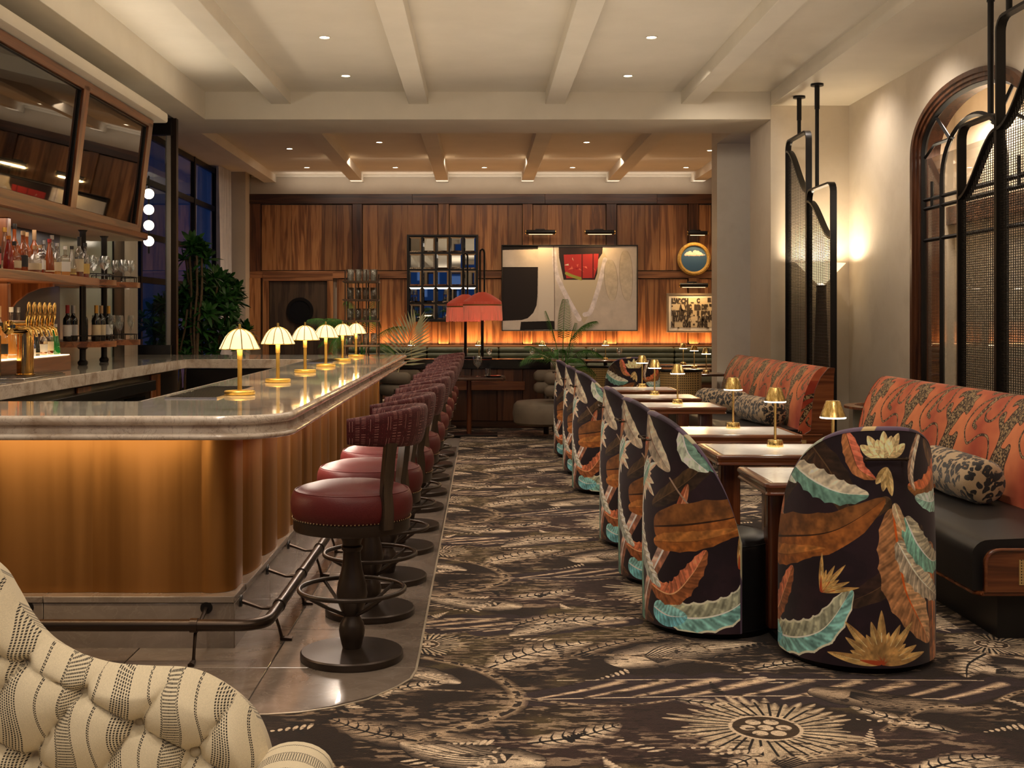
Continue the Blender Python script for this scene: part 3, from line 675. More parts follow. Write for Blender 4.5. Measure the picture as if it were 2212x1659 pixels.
def tex_painting():
    W_, H_ = 2.6, 1.63; C = Canvas(W_, H_, 420, hx('#b9aea0'))
    n = fnoise(C.h, C.w, 5, 8, 8, 5)[..., None]; C.a *= .86 + .28 * n
    def X(x): return (x - 1083) / 292 * W_
    def Y(y): return (714 - y) / 184 * H_
    def P(*q): return [(X(a), Y(b)) for a, b in q]
    C.poly(P((1083, 530), (1160, 530), (1160, 537), (1083, 539)), hx('#17110f'))
    C.poly(P((1083, 576), (1160, 576), (1159, 640), (1157, 660), (1150, 676), (1138, 688), (1125, 692), (1083, 694)), hx('#1d1513'))
    C.poly(P((1123, 696), (1195, 694), (1197, 713), (1121, 714)), hx('#15100e'))
    C.poly(P((1161, 531), (1192, 531), (1196, 640), (1196, 693), (1161, 693)), hx('#c3b9aa'))
    C.poly(P((1208, 535), (1216, 620), (1222, 650), (1260, 700), (1290, 650), (1312, 560), (1300, 535)), hx('#b5a890'))
    for q in (((1195, 540), (1200, 590), (1222, 640), (1250, 690)), ((1306, 560), (1292, 620), (1275, 672), (1262, 680))): C.shape(P(*q), .045, lambda t, d, nz: hx('#cbc2c0') * (.85 + .3 * nz)[..., None], 20)
    C.shape(P((1194, 530), (1196, 620), (1196, 712)), .006, hx('#5a4c44'), 8)
    C.poly(P((1205, 532), (1301, 532), (1300, 546), (1291, 560), (1289, 590), (1284, 604), (1216, 604), (1211, 580), (1206, 555)), hx('#2a1d1c'))
    C.poly(P((1216, 549), (1292, 547), (1290, 575), (1282, 600), (1222, 601), (1218, 580)), hx('#a02c2a'))
    rs = np.random.RandomState(3)
    for i in range(9):
        x, y = 1220 + rs.rand() * 60, 550 + rs.rand() * 44; C.poly(P(*[(x + rs.rand() * 15 - 5, y + rs.rand() * 13 - 5) for _ in range(4)]), hx(['#c8604e', '#c9b7a0', '#8c1c22', '#e0705c'][i % 4]))
    C.shape(P((1222, 590), (1235, 596), (1254, 602)), .03, hx('#8a8a3a'), 8)
    for x in (1256, 1280): C.shape(P((x, 548), (x, 603)), .010, hx('#4a1216'), 4)
    for q in (((1316, 560), (1320, 620), (1322, 650)), ((1350, 540), (1352, 600), (1355, 650))): C.shape(P(*q), lw(.13, .9, .4), lambda t, d, nz: np.where((np.abs(d) > .93)[..., None], hx('#8d8272'), hx('#b3a793') * (.9 + .2 * nz)[..., None]), 12)
    return mkimg('abstract_painting', C.a)
def tex_cloud():
    C = Canvas(1, 1, 420, hx('#44606f')); v = np.linspace(0, 1, C.h)[:, None, None]; C.a[:] = hx('#27435c') * (1 - v) * 1.1 + hx('#4a6580') * v
    rs = np.random.RandomState(8)
    for x, y, r in [(.18, .66, .05), (.25, .70, .07), (.34, .72, .085), (.44, .68, .07), (.54, .74, .095), (.64, .73, .085), (.74, .70, .06), (.82, .66, .045), (.9, .655, .02), (.5, .655, .05), (.3, .655, .05), (.7, .655, .05)]:
        C.shape([(x, y), (x + .002, y)], r, lambda t, d, nz: (hx('#e8ddcb') * (.88 + .2 * nz)[..., None]), 2)
    C.shape([(.14, .64), (.5, .625), (.86, .64)], .018, hx('#b9a894'), 6)
    return mkimg('cloud_picture', C.a)

im_chair = tex_chair(); im_rim = tex_rim(); im_carpet, CTW, CTH = tex_carpet(); im_leo, LW_, LH_ = tex_leopard()
im_tick, TKW, TKH = tex_ticking(); im_vel, VW, VH = tex_velvet(); im_paint = tex_painting(); im_cloud = tex_cloud()
m_print = imgmat('botanical_fabric', im_chair, .55, .1, .06); m_rim = imgmat('botanical_edge', im_rim, .6, .1, .06)
m_carpet = imgmat('figured_carpet', im_carpet, .92, .15, .5, 240, spec=.1)
m_leo = imgmat('leopard_velvet', im_leo, .55, .08, .05); m_tick = imgmat('ticking_linen', im_tick, .8, .1, .25, 500)
m_vel = imgmat('stitched_velvet', im_vel, .6, .08, .2, 220); m_paint = imgmat('painted_canvas', im_paint, .6, 0, .2, 60); m_cloud = imgmat('cloud_canvas', im_cloud, .5, 0, 0)
# ================================================================ the room
ZC, ZB, ZX = 4.25, 4.098, 3.912          # ceiling, joist underside, cross beam underside
YX0, YX1, YB = 14.37, 15.45, 22.77
XS = 4.49                                # right side wall
b = nb(); box(b, -5.0, 5.6, -3.2, 23.2, -.2, -.012); struct('floor', b, m_grout)
# carpet: one sheet with the rounded edge at the tiled bar apron
edge = [(-.246, 13.05), (-.255, 9.5), (-.266, 6.4), (-.268, 5.25), (-.270, 5.0)] + [(-.285, 4.88), (-.337, 4.77), (-.438, 4.614), (-.566, 4.516), (-.686, 4.463), (-.80, 4.44), (-1.1, 4.43), (-4.9, 4.43)]
b = nb(); poly = [(-4.9, -3.1), (5.5, -3.1), (5.5, 22.7), (-4.9, 22.7), (-4.9, 15.0), (-.246, 15.0)] + edge
prism(b, poly, -.010, .006); L = b.loops.layers.uv.verify()
for f in b.faces:
    for l in f.loops: l[L].uv = ((l.vert.co.x + .58) / CTW, (l.vert.co.y - 4.12) / CTH)
cp = solo('carpet', b, m_carpet, 'wall to wall brown and cream carpet woven with leaves and flowers', 'carpet', smooth=0)
b = nb(); sweep(b, edge[::-1], [(-.006, 0), (-.006, .009), (.004, .009), (.004, 0)]); obj('edge_strip', b, m_carpetedge, cp)
# stone tiles of the bar apron
tiles = thing('floor_tiling', 'polished grey brown stone floor tiles laid around the bar', 'floor tiles', (0, 0, 0))
tm = nb(); box(tm, 0, .632, 0, .612, -.012, .002, r=.0015, seg=1); tme = bpy.data.meshes.new('tile'); tm.to_mesh(tme); tm.free(); tme.materials.append(m_tile)
for i in range(15):
    for j in range(6):
        x = -.268 + .003 - .638 * (j + 1) + (0 if j < 2 else 0); y = 4.435 + .6175 * i
        if y + .6 > 15.0 or (j > 1 and 5.5 < y < 12.8): continue
        if i == 0 and j == 0:
            q = nb(); prism(q, [(.0, .0), (.10, .02), (.20, .05), (.33, .12), (.45, .22), (.55, .32), (.61, .42), (.630, .52), (.632, .612), (0, .612)], -.012, .002)
            obj('tile', q, m_tile, tiles, loc=(x, y, 0)); continue
        obj('tile', tme, None, tiles, loc=(x, y, 0))

# ceiling and beams
b = nb(); box(b, -5.0, 5.6, -3.2, 23.2, ZC, ZC + .2); struct('ceiling', b, m_ceil)
n = 0
for x in (-2.423, -.749, .913, 2.564):
    n += 1; b = nb(); box(b, x - .118, x + .118, -3.0, YX0 + .02, ZB, ZC + .02, r=.004, seg=1); struct('trim_%d' % n, b, m_ceil)
for x in (-4.045, -2.357, -.723, .906, 2.536, 4.17):
    n += 1; b = nb(); box(b, x - .116, x + .116, YX1 - .02, YB + .02, ZB, ZC + .02, r=.004, seg=1); struct('trim_%d' % n, b, m_ceil)
n += 1; b = nb(); box(b, -5.0, 3.539, YX0, YX1, ZX, ZC + .02, r=.004, seg=1); struct('trim_%d' % n, b, m_ceil)          # cross beam
n += 1; b = nb(); box(b, -3.71, -3.347, -3.0, YX0 + .01, ZX, ZC + .02, r=.004, seg=1); struct('trim_%d' % n, b, m_ceil)   # left edge beam
n += 1; b = nb(); box(b, 3.539, 5.6, -3.0, YX0 + .01, ZB - .018, ZC + .02); struct('trim_%d' % n, b, m_ceil)   # right soffit
n += 1; b = nb(); box(b, -4.4, 5.0, YB - .10, YB + .02, ZC - .05, ZC + .01, r=.01, seg=2); struct('trim_%d' % n, b, m_ceil)
# right pier: jamb and wall block beyond the cross beam
b = nb(); box(b, 3.539, XS + .02, YX0, YX1 + .01, .007, ZC)
struct('wall_pier', b, m_plaster)
b = nb(); box(b, 3.285, XS + .3, 16.36, 16.74, .007, ZX); struct('wall_block', b, m_plaster)
b = nb(); box(b, 3.285, XS + .3, YX1, 16.74, ZX, ZC); struct('trim_%d' % (n + 1), b, m_ceil)
# side wall with the arched opening
AC, AA, AB, AZ = 10.85, 1.335, .60, 3.145
def arch(a, bb, z0=0.0, k=36):
    pts = [(AC + a, z0)]
    for i in range(k + 1):
        t = math.pi * i / k; c_, s_ = math.cos(t), math.sin(t); e = 2 / 2.15
        pts.append((AC + a * math.copysign(abs(c_) ** e, c_), AZ + bb * abs(s_) ** e))
    pts.append((AC - a, z0)); return pts
def wall_yz(b, outer, hole, x0, x1):
    # outer rectangle with arch hole: strip between the arch and rectangle
    y0, y1, z0, z1 = outer
    for x in (x0, x1):
        pass
    s = nb(); H = hole; N = len(H)
    def O(p):
        y, z = p
        if z <= .01: return (y1 if y > AC else y0, z0)
        d = Vector((y - AC, z - 1.2)); t = 1e9
        if d.x > 1e-6: t = min(t, (y1 - AC) / d.x)
        if d.x < -1e-6: t = min(t, (y0 - AC) / d.x)
        if d.y > 1e-6: t = min(t, (z1 - 1.2) / d.y)
        return (AC + d.x * t, 1.2 + d.y * t)
    hv = [[s.verts.new((x, p[0], p[1])) for p in H] for x in (x0, x1)]
    ov = [[s.verts.new((x, *O(p))) for p in H] for x in (x0, x1)]
    cs = [[s.verts.new((x, y, z1)) for y in (y1, y0)] for x in (x0, x1)]
    for k in (0, 1):
        for i in range(N - 1):
            a, c = ov[k][i], ov[k][i + 1]
            q = [hv[k][i], hv[k][i + 1], c]
            if abs(a.co.y - c.co.y) > 1e-5 and abs(a.co.z - c.co.z) > 1e-5:
                q.append(cs[k][0] if a.co.y > AC else cs[k][1])
            q.append(a)
            try: s.faces.new(q)
            except Exception: pass
    for i in range(N - 1): s.faces.new((hv[0][i], hv[0][i + 1], hv[1][i + 1], hv[1][i]))
    bmesh.ops.remove_doubles(s, verts=s.verts, dist=1e-5); merge(b, s)
b = nb(); wall_yz(b, (6.0, YX0, 0.007, ZB), arch(AA - .02, AB - .02, .007), XS, XS + .22); box(b, XS, XS + .22, -3.1, 6.0, .007, ZB); struct('wall_right', b, m_plaster, smooth=0)
# arch casing: three stepped walnut mouldings
ac = thing('arch_casing', 'dark walnut moulded casing around the arched opening', 'door casing', (0, 0, 0))
for (o0, o1, d) in ((0, .06, .055), (.06, .11, .035), (.11, .155, .015)):
    A_, B_ = arch(AA - o0, AB - o0 * .75), arch(AA - o1, AB - o1 * .75); s = nb()
    va = [s.verts.new((XS - d, y, z)) for y, z in A_]; vb = [s.verts.new((XS - d, y, z)) for y, z in B_]
    wa = [s.verts.new((XS + .05, y, z)) for y, z in A_]; wb = [s.verts.new((XS + .2, y, z)) for y, z in B_]
    for i in range(len(A_) - 1):
        s.faces.new((va[i], va[i + 1], vb[i + 1], vb[i])); s.faces.new((va[i], wa[i], wa[i + 1], va[i + 1])); s.faces.new((vb[i], vb[i + 1], wb[i + 1], wb[i]))
    obj('moulding', s, m_wdv, ac)
# metal glazed screen within the arch
gs = thing('arch_window_frame', 'black steel glazed frame with curved bars inside the arch', 'window frame', (0, 0, 0))
def ybar(b, pts, r=.02): tube(b, [(XS + .03, y, z) for y, z in pts], r, 4)
I = AA - .165; IB = AB - .12
b = nb(); ybar(b, arch(I, IB), .03); obj('outer_bar', b, m_black, gs)
b = nb(); IA = .70; ybar(b, [(AC + IA, 0), (AC + IA, 2.80)] + [(AC + IA * math.cos(math.pi * i / 20), 2.80 + .56 * math.sin(math.pi * i / 20) ** .9) for i in range(1, 20)] + [(AC - IA, 2.80), (AC - IA, 0)], .026)
obj('inner_bar', b, m_black, gs)
for z in (2.69, 2.60, 2.28):
    b = nb(); ybar(b, [(AC - I, z), (AC + I, z)], .02); obj('glazing_bar', b, m_black, gs)
b = nb(); ybar(b, [(AC + I * .97, 3.12), (AC + I - .28, 3.22), (AC + IA * .62, 3.22)], .018); ybar(b, [(AC - I * .97, 3.12), (AC - I + .28, 3.22), (AC - IA * .62, 3.22)], .018); obj('glazing_bar', b, m_black, gs)
for sg in (-1, 1):
    b = nb(); ybar(b, [(AC + sg * I * .74, 3.50), (AC + sg * .48, 3.20)], .02); obj('glazing_bar', b, m_black, gs)
    b = nb(); ybar(b, [(AC + sg * (I - .22), 2.60), (AC + sg * (I - .22), 2.86)], .018); obj('glazing_bar', b, m_black, gs)
b = nb(); box(b, XS + .028, XS + .034, AC - I, AC + I, 0.01, 3.1); obj('glass_pane', b, m_pane2, gs)
# the room behind the arch
b = nb(); box(b, XS + .9, XS + 1.1, 5.5, 14.3, .007, 4.2); struct('wall_hallway', b, m_plaster)
b = nb(); box(b, XS + .22, XS + .9, 13.4, 13.6, -.02, 4.2); struct('wall_hallway_end', b, m_plaster2)
b = nb(); box(b, XS + .80, XS + .9, 5.6, 13.4, 2.55, 2.75); struct('trim_40', b, m_wdark)
for k, (yy, e) in enumerate(((12.2, 5), (9.9, 4))):
    lamp('AREA', (XS + .50, yy, 3.6), 40, (1, .80, .56), shape='RECTANGLE', size=.3, size_y=.8)
# left side: window wall, pier, curtain
XW = -4.87
b = nb(); box(b, XW - .2, XW, -3.1, 9.0, -.02, ZC); struct('wall_left', b, m_plaster2)
b = nb(); box(b, -4.91, -4.43, 22.3, 22.95, -.02, ZC); struct('wall_left_pier', b, m_plaster2)
wf = nb()
for i, y in enumerate((9.0, 10.6, 12.2, 13.8, 15.4, 17.0, 18.6, 20.2, 21.8)): box(wf, XW - .08, XW, y - .04, y + .04, 0, ZC)
for z in (.06, .98, 2.05, 2.70, 3.50, 4.20): box(wf, XW - .07, XW - .01, 9.0, 22.3, z - .045, z + .045)
w1 = struct('window_1', wf, m_black)
for i, y in enumerate((9.0, 10.6, 12.2, 13.8, 15.4, 17.0, 18.6, 20.2)):
    b = nb(); box(b, XW - .045, XW - .035, y + .04, y + 1.56, .1, ZC - .04); obj('pane', b, m_pane, w1)
# street outside: dusk facade with a few lit bands
b = nb(); box(b, -13.2, -13, 4, 40, 0, 9); ext = solo('street_building', b, m_screen, 'dark building facade across the street seen through the side window', 'building')
m_lit = emis('street_glow', (.10, .28, 1), 1.1); m_lit2 = emis('street_lamp_glow', (1, .70, .42), .55)
for k, (y, z, w_, h_, mm) in enumerate(((24, 2.0, 3.0, .9, m_lit), (30, 2.0, 3.5, 1.2, m_lit), (35, 2.4, 2, 2.5, m_lit), (27.5, 3.9, 2.6, 2.2, m_lit2), (33.0, 4.2, 2.2, 2.0, m_lit2), (20, 3.6, 2, 1.4, m_lit2))):
    b = nb(); box(b, -13, -12.95, y, y + w_, z, z + h_); obj('lit_window', b, mm, ext)
m_lit3 = emis('dusk_facade_glow', (.16, .30, .70), .35)
b = nb(); box(b, -12, 12, -12.2, -12, 3.9, 4.2); e2 = solo('street_building', b, m_screen, 'added strip of pale blue dusk facade seen only in the wall mirror', 'building')  # cut-down facade, added for what the mirror panes reflect
for x in range(-11, 12, 5):
    b = nb(); box(b, x, x + 2.2, -12.1, -11.95, 2.6, 3.4); obj('lit_window', b, m_lit3, e2)  # glowing panels added to put blue into the mirror
# sheer curtain
b = nb()
def cf(u, v):
    y = 21.3 + u * .85; x = -4.72 + .05 * math.sin(u * 44) + .02 * math.sin(u * 91 + v * 3); return (x + .03 * (1 - v), y, .03 + v * 4.20)
grid(b, cf, 90, 6); solo('curtain', b, m_curtain, 'long pale sheer curtain hanging beside the corner pier', 'curtain')
# rear wall (behind the camera) with tall dusk windows, closing side wall of the back bay
b = nb()
box(b, -5.0, 5.6, -3.2, -3.0, .007, .5); box(b, -5.0, 5.6, -3.2, -3.0, 4.1, ZC)
for x0, x1 in ((-5.0, -4.4), (-2.3, -1.9), (.2, .6), (2.7, 3.1), (5.0, 5.6)): box(b, x0, x1, -3.2, -3.0, .5, 4.1)
struct('wall_rear', b, m_plaster2)
for k, (x0, x1) in enumerate(((-4.4, -2.3), (-1.9, .2), (.6, 2.7), (3.1, 5.0))):
    b = nb(); box(b, x0, x0 + .06, -3.15, -3.05, .5, 4.1); box(b, x1 - .06, x1, -3.15, -3.05, .5, 4.1); box(b, x0, x1, -3.15, -3.05, 2.2, 2.27); box(b, (x0 + x1) / 2 - .03, (x0 + x1) / 2 + .03, -3.15, -3.05, .5, 4.1); box(b, x0, x1, -3.15, -3.05, 3.2, 3.26)
    struct('window_%d' % (k + 2), b, m_black)
b = nb(); box(b, 5.0, 5.2, 16.7, 23.2, .007, ZC); struct('wall_right_rear', b, m_plaster2)
# ------------------------------------------------ back wall, panelled
b = nb(); box(b, -4.6, 5.2, YB + .04, YB + .3, -.02, ZC); struct('wall_back', b, m_plaster2)
b = nb(); box(b, -4.43, 5.0, YB - .03, YB + .05, 3.86, ZC); struct('trim_41', b, m_plaster2)
pw = thing('wood_panelling', 'warm teak wall panelling covering the whole back wall', 'wall panelling', (0, 0, 0))
def bx(x0, x1, y0, y1, z0, z1, name, mat, par, r=.004): q = nb(); box(q, x0, x1, y0, y1, z0, z1, r=r, seg=1); return obj(name, q, mat, par)
S_ = 112.0
def wx(x): return (x - 1037) / S_
def wz(y): return 1.5 + (686 - y) / S_
for x0, x1 in ((-4.43, -1.3), (-1.3, 1.25), (1.25, 3.4), (3.4, 5.0)): bx(x0, x1, YB - .10, YB + .04, wz(441), wz(420), 'header_board', m_wdark, pw)
for x0, x1 in ((-4.43, -2.3), (-2.3, .4), (.4, 2.6), (2.6, 5.0)): bx(x0, x1, YB - .07, YB + .04, wz(601), wz(586), 'middle_rail', m_wx, pw)
st = [(-4.43, -4.22), (wx(762), wx(783)), (wx(947), wx(970)), (wx(1129), wx(1150)), (wx(1309), wx(1331)), (wx(1486), wx(1508)), (4.9, 5.0)]
for k, (x0, x1) in enumerate(st):
    bx(x0, x1, YB - .075, YB + .04, wz(586), wz(441), 'stile', m_wdv if k in (0, 1, 4, 5) else m_wv, pw)
    q = nb(); r_ = .05; s = nb()
    poly = [(x0, wz(601)), (x1, wz(601))] + [(x1, .98 + r_), (x1 - r_ * .3, .98 + r_ * .3), (x1 - r_, .98), (x0 + r_, .98), (x0 + r_ * .3, .98 + r_ * .3), (x0, .98 + r_)]
    xprism(q, poly, YB - .10, YB + .04); obj('stile', q, m_wv, pw)
for (a0, a1), (c0, c1) in zip(st, st[1:]):
    x0, x1 = a1 + .012, c0 - .012; k = max(3, round((x1 - x0) / .28)); w_ = (x1 - x0) / k
    for i in range(k):
        bx(x0 + i * w_ + .001, x0 + (i + 1) * w_ - .001, YB - .035 - .003 * (i % 2), YB + .04, wz(584), wz(443), 'plank', m_wv, pw, .0015)
        if x0 + i * w_ > wx(722) or x0 + (i + 1) * w_ < wx(560):
            bx(x0 + i * w_ + .001, x0 + (i + 1) * w_ - .001, YB - .035 - .003 * (i % 2), YB + .04, .90, wz(603), 'plank', m_wv, pw, .0015)
# door with porthole
d = nb(); box(d, wx(583), wx(707), YB - .05, YB + .02, 0, wz(608), r=.004, seg=1); dr = struct('door_1', d, wood('door_oak', (.035, .018, .009), (.08, .045, .022), (.12, .07, .035), 'z', .5))
q = nb(); lathe(q, [(.20, 0), (.235, -.02), (.26, 0), (.26, .03), (.20, .03)], 40, M=Matrix.Translation((wx(649), YB - .055, wz(672))) @ Matrix.Rotation(R(90), 4, 'X')); obj('porthole_ring', q, m_black, dr)
q = nb(); lathe(q, [(0, 0), (.21, 0), (.21, .02), (0, .02)], 40, M=Matrix.Translation((wx(649), YB - .055, wz(672))) @ Matrix.Rotation(R(90), 4, 'X')); obj('porthole_glass', q, m_blackstone, dr)
q = nb(); box(q, wx(583) + .08, wx(583) + .11, YB - .10, YB - .05, .95, 1.25, r=.008); obj('pull_handle', q, m_bronze, dr)
for x0, x1, z0, z1 in ((wx(569), wx(582), 0, wz(607) - .002), (wx(708), wx(720), 0, wz(607) - .002), (wx(569), wx(720), wz(607), wz(588))): bx(x0, x1, YB - .09, YB + .02, z0, z1, 'door_frame', m_wv if z0 == 0 else m_wx, dr)
# ledge with hidden light, light strip
b = nb(); box(b, -2.6, 5.0, 22.36, YB + .02, .93, .975, r=.006); solo('banquette_ledge', b, m_wx, 'lit wooden ledge running above the green banquette', 'ledge')
lamp('AREA', (1.0, 22.62, 1.0), 42, (1, .50, .20), (R(180), 0, 0), shape='RECTANGLE', size=7.0, size_y=.10)
# back bay cove glow
lamp('AREA', (.3, YB - .35, 4.02), 8, (1, .82, .62), (R(150), 0, 0), shape='RECTANGLE', size=8, size_y=.1)
# downlights
dl = nb(); lathe(dl, [(.062, 0), (.062, -.006), (.05, -.008), (.044, 0)], 24); dlm = bpy.data.meshes.new('trim_ring'); dl.to_mesh(dlm); dl.free(); dlm.materials.append(m_ceil)
dg = nb(); lathe(dg, [(0, -.002), (.045, -.002)], 24); dgm = bpy.data.meshes.new('bulb_disc'); dg.to_mesh(dgm); dg.free(); dgm.materials.append(m_down)
def downlight(x, y, lab, p=28, ang=75):
    t = thing('downlight', lab, 'ceiling light', (x, y, ZC), 0, 'recessed ceiling downlights')
    obj('trim_ring', dlm, None, t); obj('bulb', dgm, None, t)
    lamp('SPOT', (x, y, ZC - .02), p, (1, .78, .52), (0, 0, 0), spot_size=R(ang), spot_blend=.9, shadow_soft_size=.05)
for x, sd in ((-1.525, 'left'), (1.68, 'right')):
    downlight(x, 13.41, 'recessed downlight in the front ceiling, %s bay, the one nearest the cross beam' % sd, 80)
    downlight(x, 11.57, 'recessed downlight in the front ceiling, %s bay, second from the cross beam' % sd, 80)
    for y, w_ in ((9.7, 'third'), (7.8, 'fourth'), (5.9, 'fifth'), (4.0, 'sixth')): downlight(x, y, 'recessed downlight in the front ceiling, %s bay, %s from the cross beam' % (sd, w_), 92)
for x, y, lab in ((-1.58, 18.5, 'front pair, left of the centre bay'), (1.67, 18.5, 'front pair, right of the centre bay'), (-3.1, 19.2, 'left bay, nearer one'), (3.78, 19.4, 'right bay, cut by the plaster pier'),
                  (-3.17, 21.6, 'left bay, by the back wall'), (-1.55, 21.6, 'second from the left by the back wall'), (.08, 21.6, 'centre bay by the back wall'), (1.69, 21.6, 'fourth from the left by the back wall'), (3.77, 21.6, 'right bay by the back wall')):
    downlight(x, y, 'small recessed downlight in the rear ceiling, ' + lab, 75, 95)
# ================================================================ the bar
bar = thing('bar_counter', 'brass fluted bar front on a grey stone plinth', 'bar', (0, 0, 0))
XR, YF, YE, ZT = -.83, 5.03, 13.35, 1.08
# plinth tiles (front and side) and cap slabs
core = nb(); box(core, -3.9, -1.20, 5.48, 5.88, 0, .98); box(core, -1.66, -1.20, 5.88, 13.0, 0, .98); obj('carcass', core, m_black, bar)
fx = [-3.9, -3.25, -2.60, -1.98, -1.112]
for a, c in zip(fx, fx[1:]): bx(a + .002, c - .002, 5.35, 5.50, 0, .205, 'plinth_tile', m_tile, bar, .002)
y = 5.352
while y < 13.0:
    y2 = min(y + .90, 13.1); bx(-1.20, -1.1125, y + .002, y2 - .002, .0, .205, 'plinth_tile', m_tile, bar, .002); y = y2
for a, c in zip(fx, fx[1:]): bx(a + .001, c - .001, 5.345, 5.60, .207, .237, 'plinth_cap', m_tile, bar, .003)
y = 5.602
while y < 13.0:
    y2 = min(y + 1.2, 13.1); bx(-1.35, -1.107, y + .001, y2 - .001, .207, .237, 'plinth_cap', m_tile, bar, .003); y = y2
# fluted brass panels: shallow arcs between cusps
def flute(p, q, sag, n=14):
    p, q = Vector(p), Vector(q); d = q - p; L = d.length; nn = Vector((d.y, -d.x)).normalized(); out = []
    for i in range(n + 1):
        t = i / n; k = (1 - (2 * t - 1) ** 2) ** .62
        out.append(p + d * t + nn * sag * k)
    return out
def flute_obj(p, q, sag, z0=.238, z1=.98, n=14):
    P = flute(p, q, sag, n); s = nb(); A = [s.verts.new((v.x, v.y, z0)) for v in P]; B_ = [s.verts.new((v.x, v.y, z1)) for v in P]
    for i in range(len(P) - 1): s.faces.new((A[i], A[i + 1], B_[i + 1], B_[i]))
    s.faces.new(A[::-1]); obj('brass_panel', s, m_barbrass, bar, smooth=50)
for i in range(5): flute_obj((-1.78 - .50 * (i), 5.425), (-1.78 - .50 * (i - 1), 5.425), .012)
# corner panel wraps round
cp_ = [(-1.28, 5.44)] + [(x, y) for x, y in arc(-1.245, 5.52, .10, -90, 0, 8)] + [(-1.16, 5.66), (-1.17, 5.775)]
s = nb(); PP = [(-1.28, 5.425)] + [(-1.26, 5.412)] + arc(-1.235, 5.51, .10, -90, 0, 10) + [(-1.135, 5.62), (-1.15, 5.72), (-1.172, 5.775)]
A = [s.verts.new((x, y, .238)) for x, y in PP]; B_ = [s.verts.new((x, y, .98)) for x, y in PP]
for i in range(len(PP) - 1): s.faces.new((A[i], A[i + 1], B_[i + 1], B_[i]))
obj('brass_panel', s, m_barbrass, bar, smooth=60)
y = 5.775
while y < 12.9: flute_obj((-1.17, y), (-1.17, y + .456), .048); y += .456
bx(-1.30, -1.12, y, y + .10, .238, .98, 'end_post', m_barbrass, bar)
# counter: stone top, moulded edge
ct = thing('bar_countertop', 'glossy cream and grey quartzite bar top with moulded edge', 'countertop', (0, 0, 0))
outer = [(-3.9, YF)] + arc(XR - .30, YF + .30, .30, -90, 0, 14) + [(XR, YE)]
ins = .02
top_outer = [(-3.9, YF + ins)] + arc(XR - .30, YF + .30, .30 - ins, -90, 0, 14) + [(XR - ins, YE)]
def slab(name, poly, z0=1.05, z1=ZT, m=m_counter):
    q = nb(); prism(q, poly, z0, z1); return obj(name, q, m, ct, smooth=0)
k = len(top_outer)
slab('stone_slab', [(-3.9, 5.92), (-3.9, YF + ins)] + top_outer[1:] [:-1] + [(XR - ins, 5.92)])
slab('stone_slab', [(-1.70, 5.921), (XR - ins, 5.921), (XR - ins, 9.60), (-1.70, 9.60)])
slab('stone_slab', [(-1.70, 9.601), (XR - ins, 9.601), (XR - ins, YE), (-1.70, YE)])
slab('stone_slab', [(-3.95, 11.9), (-1.701, 11.9), (-1.701, YE), (-3.95, YE)])
slab('stone_slab', [(-3.95, 5.95), (-2.97, 5.95), (-2.97, 11.899), (-3.95, 11.899)])
prof = [(-.06, 1.0795)] + [(-.02 + .0, 1.08)] + [(-.02 + .020 * math.sin(R(a)), 1.06 + .020 * math.cos(R(a))) for a in range(15, 181, 15)] + [(-.022, 1.040), (-.030, 1.036), (-.026, 1.006), (-.018, 1.002)] + [(-.012 + .017 * math.sin(R(a)), .989 + .013 * math.cos(R(a))) for a in range(0, 181, 20)] + [(-.06, .974)]
q = nb(); sweep(q, outer, prof, capends=True); obj('moulded_edge', q, m_counter_e, ct, smooth=50)
for (x0, x1, y0, y1) in ((-2.97, -2.955, 5.95, 11.915), (-2.97, -1.7, 11.885, 11.9)):
    bx(x0, x1, y0, y1, .99, ZT - .001, 'drop_edge', m_counter_e, ct, .003)
for (x0, x1, y0, y1) in ((-1.72, -1.705, 5.93, 11.88), (-2.95, -1.72, 5.905, 5.92)): bx(x0, x1, y0, y1, 1.0, ZT - .001, 'drop_edge', m_counter_e, ct, .003)
# under-counter light line (warm strip lighting the brass)
lamp('AREA', (-2.45, 5.10, .968), 8.5, (1, .74, .44), (R(20), 0, 0), shape='RECTANGLE', size=2.3, size_y=.05)
lamp('AREA', (-.90, 9.3, .968), 34, (1, .74, .46), (0, R(-18), 0), shape='RECTANGLE', size=.05, size_y=7.4)
# back bar base cabinets, under-counter equipment
bc = thing('back_bar_cabinet', 'long dark cabinet with walnut panels beneath the rear counter', 'cabinet', (-3.45, 9, 0))
bx(-.48, .40, -3.0, 2.88, 0, .985, 'body', m_steel, bc)
for i, y0 in enumerate((-2.6, -1.9, -.10, 1.9)):
    bx(.40, .42, y0, y0 + .30, .1, .97, 'walnut_panel', m_barz, bc)
for i, y0 in enumerate((-1.5, -.85, .4, 1.05)):
    dd = bx(.40, .43, y0 + .06, y0 + .60, .1, .80, 'fridge_door', m_blackstone, bc); bx(.43, .45, y0 + .1, y0 + .56, .74, .76, 'handle', m_chrome, dd)
bx(.40, .50, -1.5, 1.75, .84, .93, 'steel_hood', m_steel, bc)
uc = thing('under_bar_units', 'dark stainless prep units and sinks inside the bar', 'bar equipment', (-2.0, 9, 0))
bx(.0, .28, -3.0, -1.2, .0, .86, 'prep_unit', m_steel, uc); bx(-.02, .28, -1.1, .6, 0, .80, 'ice_bin', m_steel, uc); bx(-.02, .28, .7, 2.7, 0, .84, 'sink_unit', m_steel, uc)
bx(-1.3, -.1, -3.07, -2.7, 0, .84, 'front_prep_unit', m_steel, uc)
bx(-.96, .28, 2.9, 3.1, 0, .98, 'rear_panel', m_black, uc)
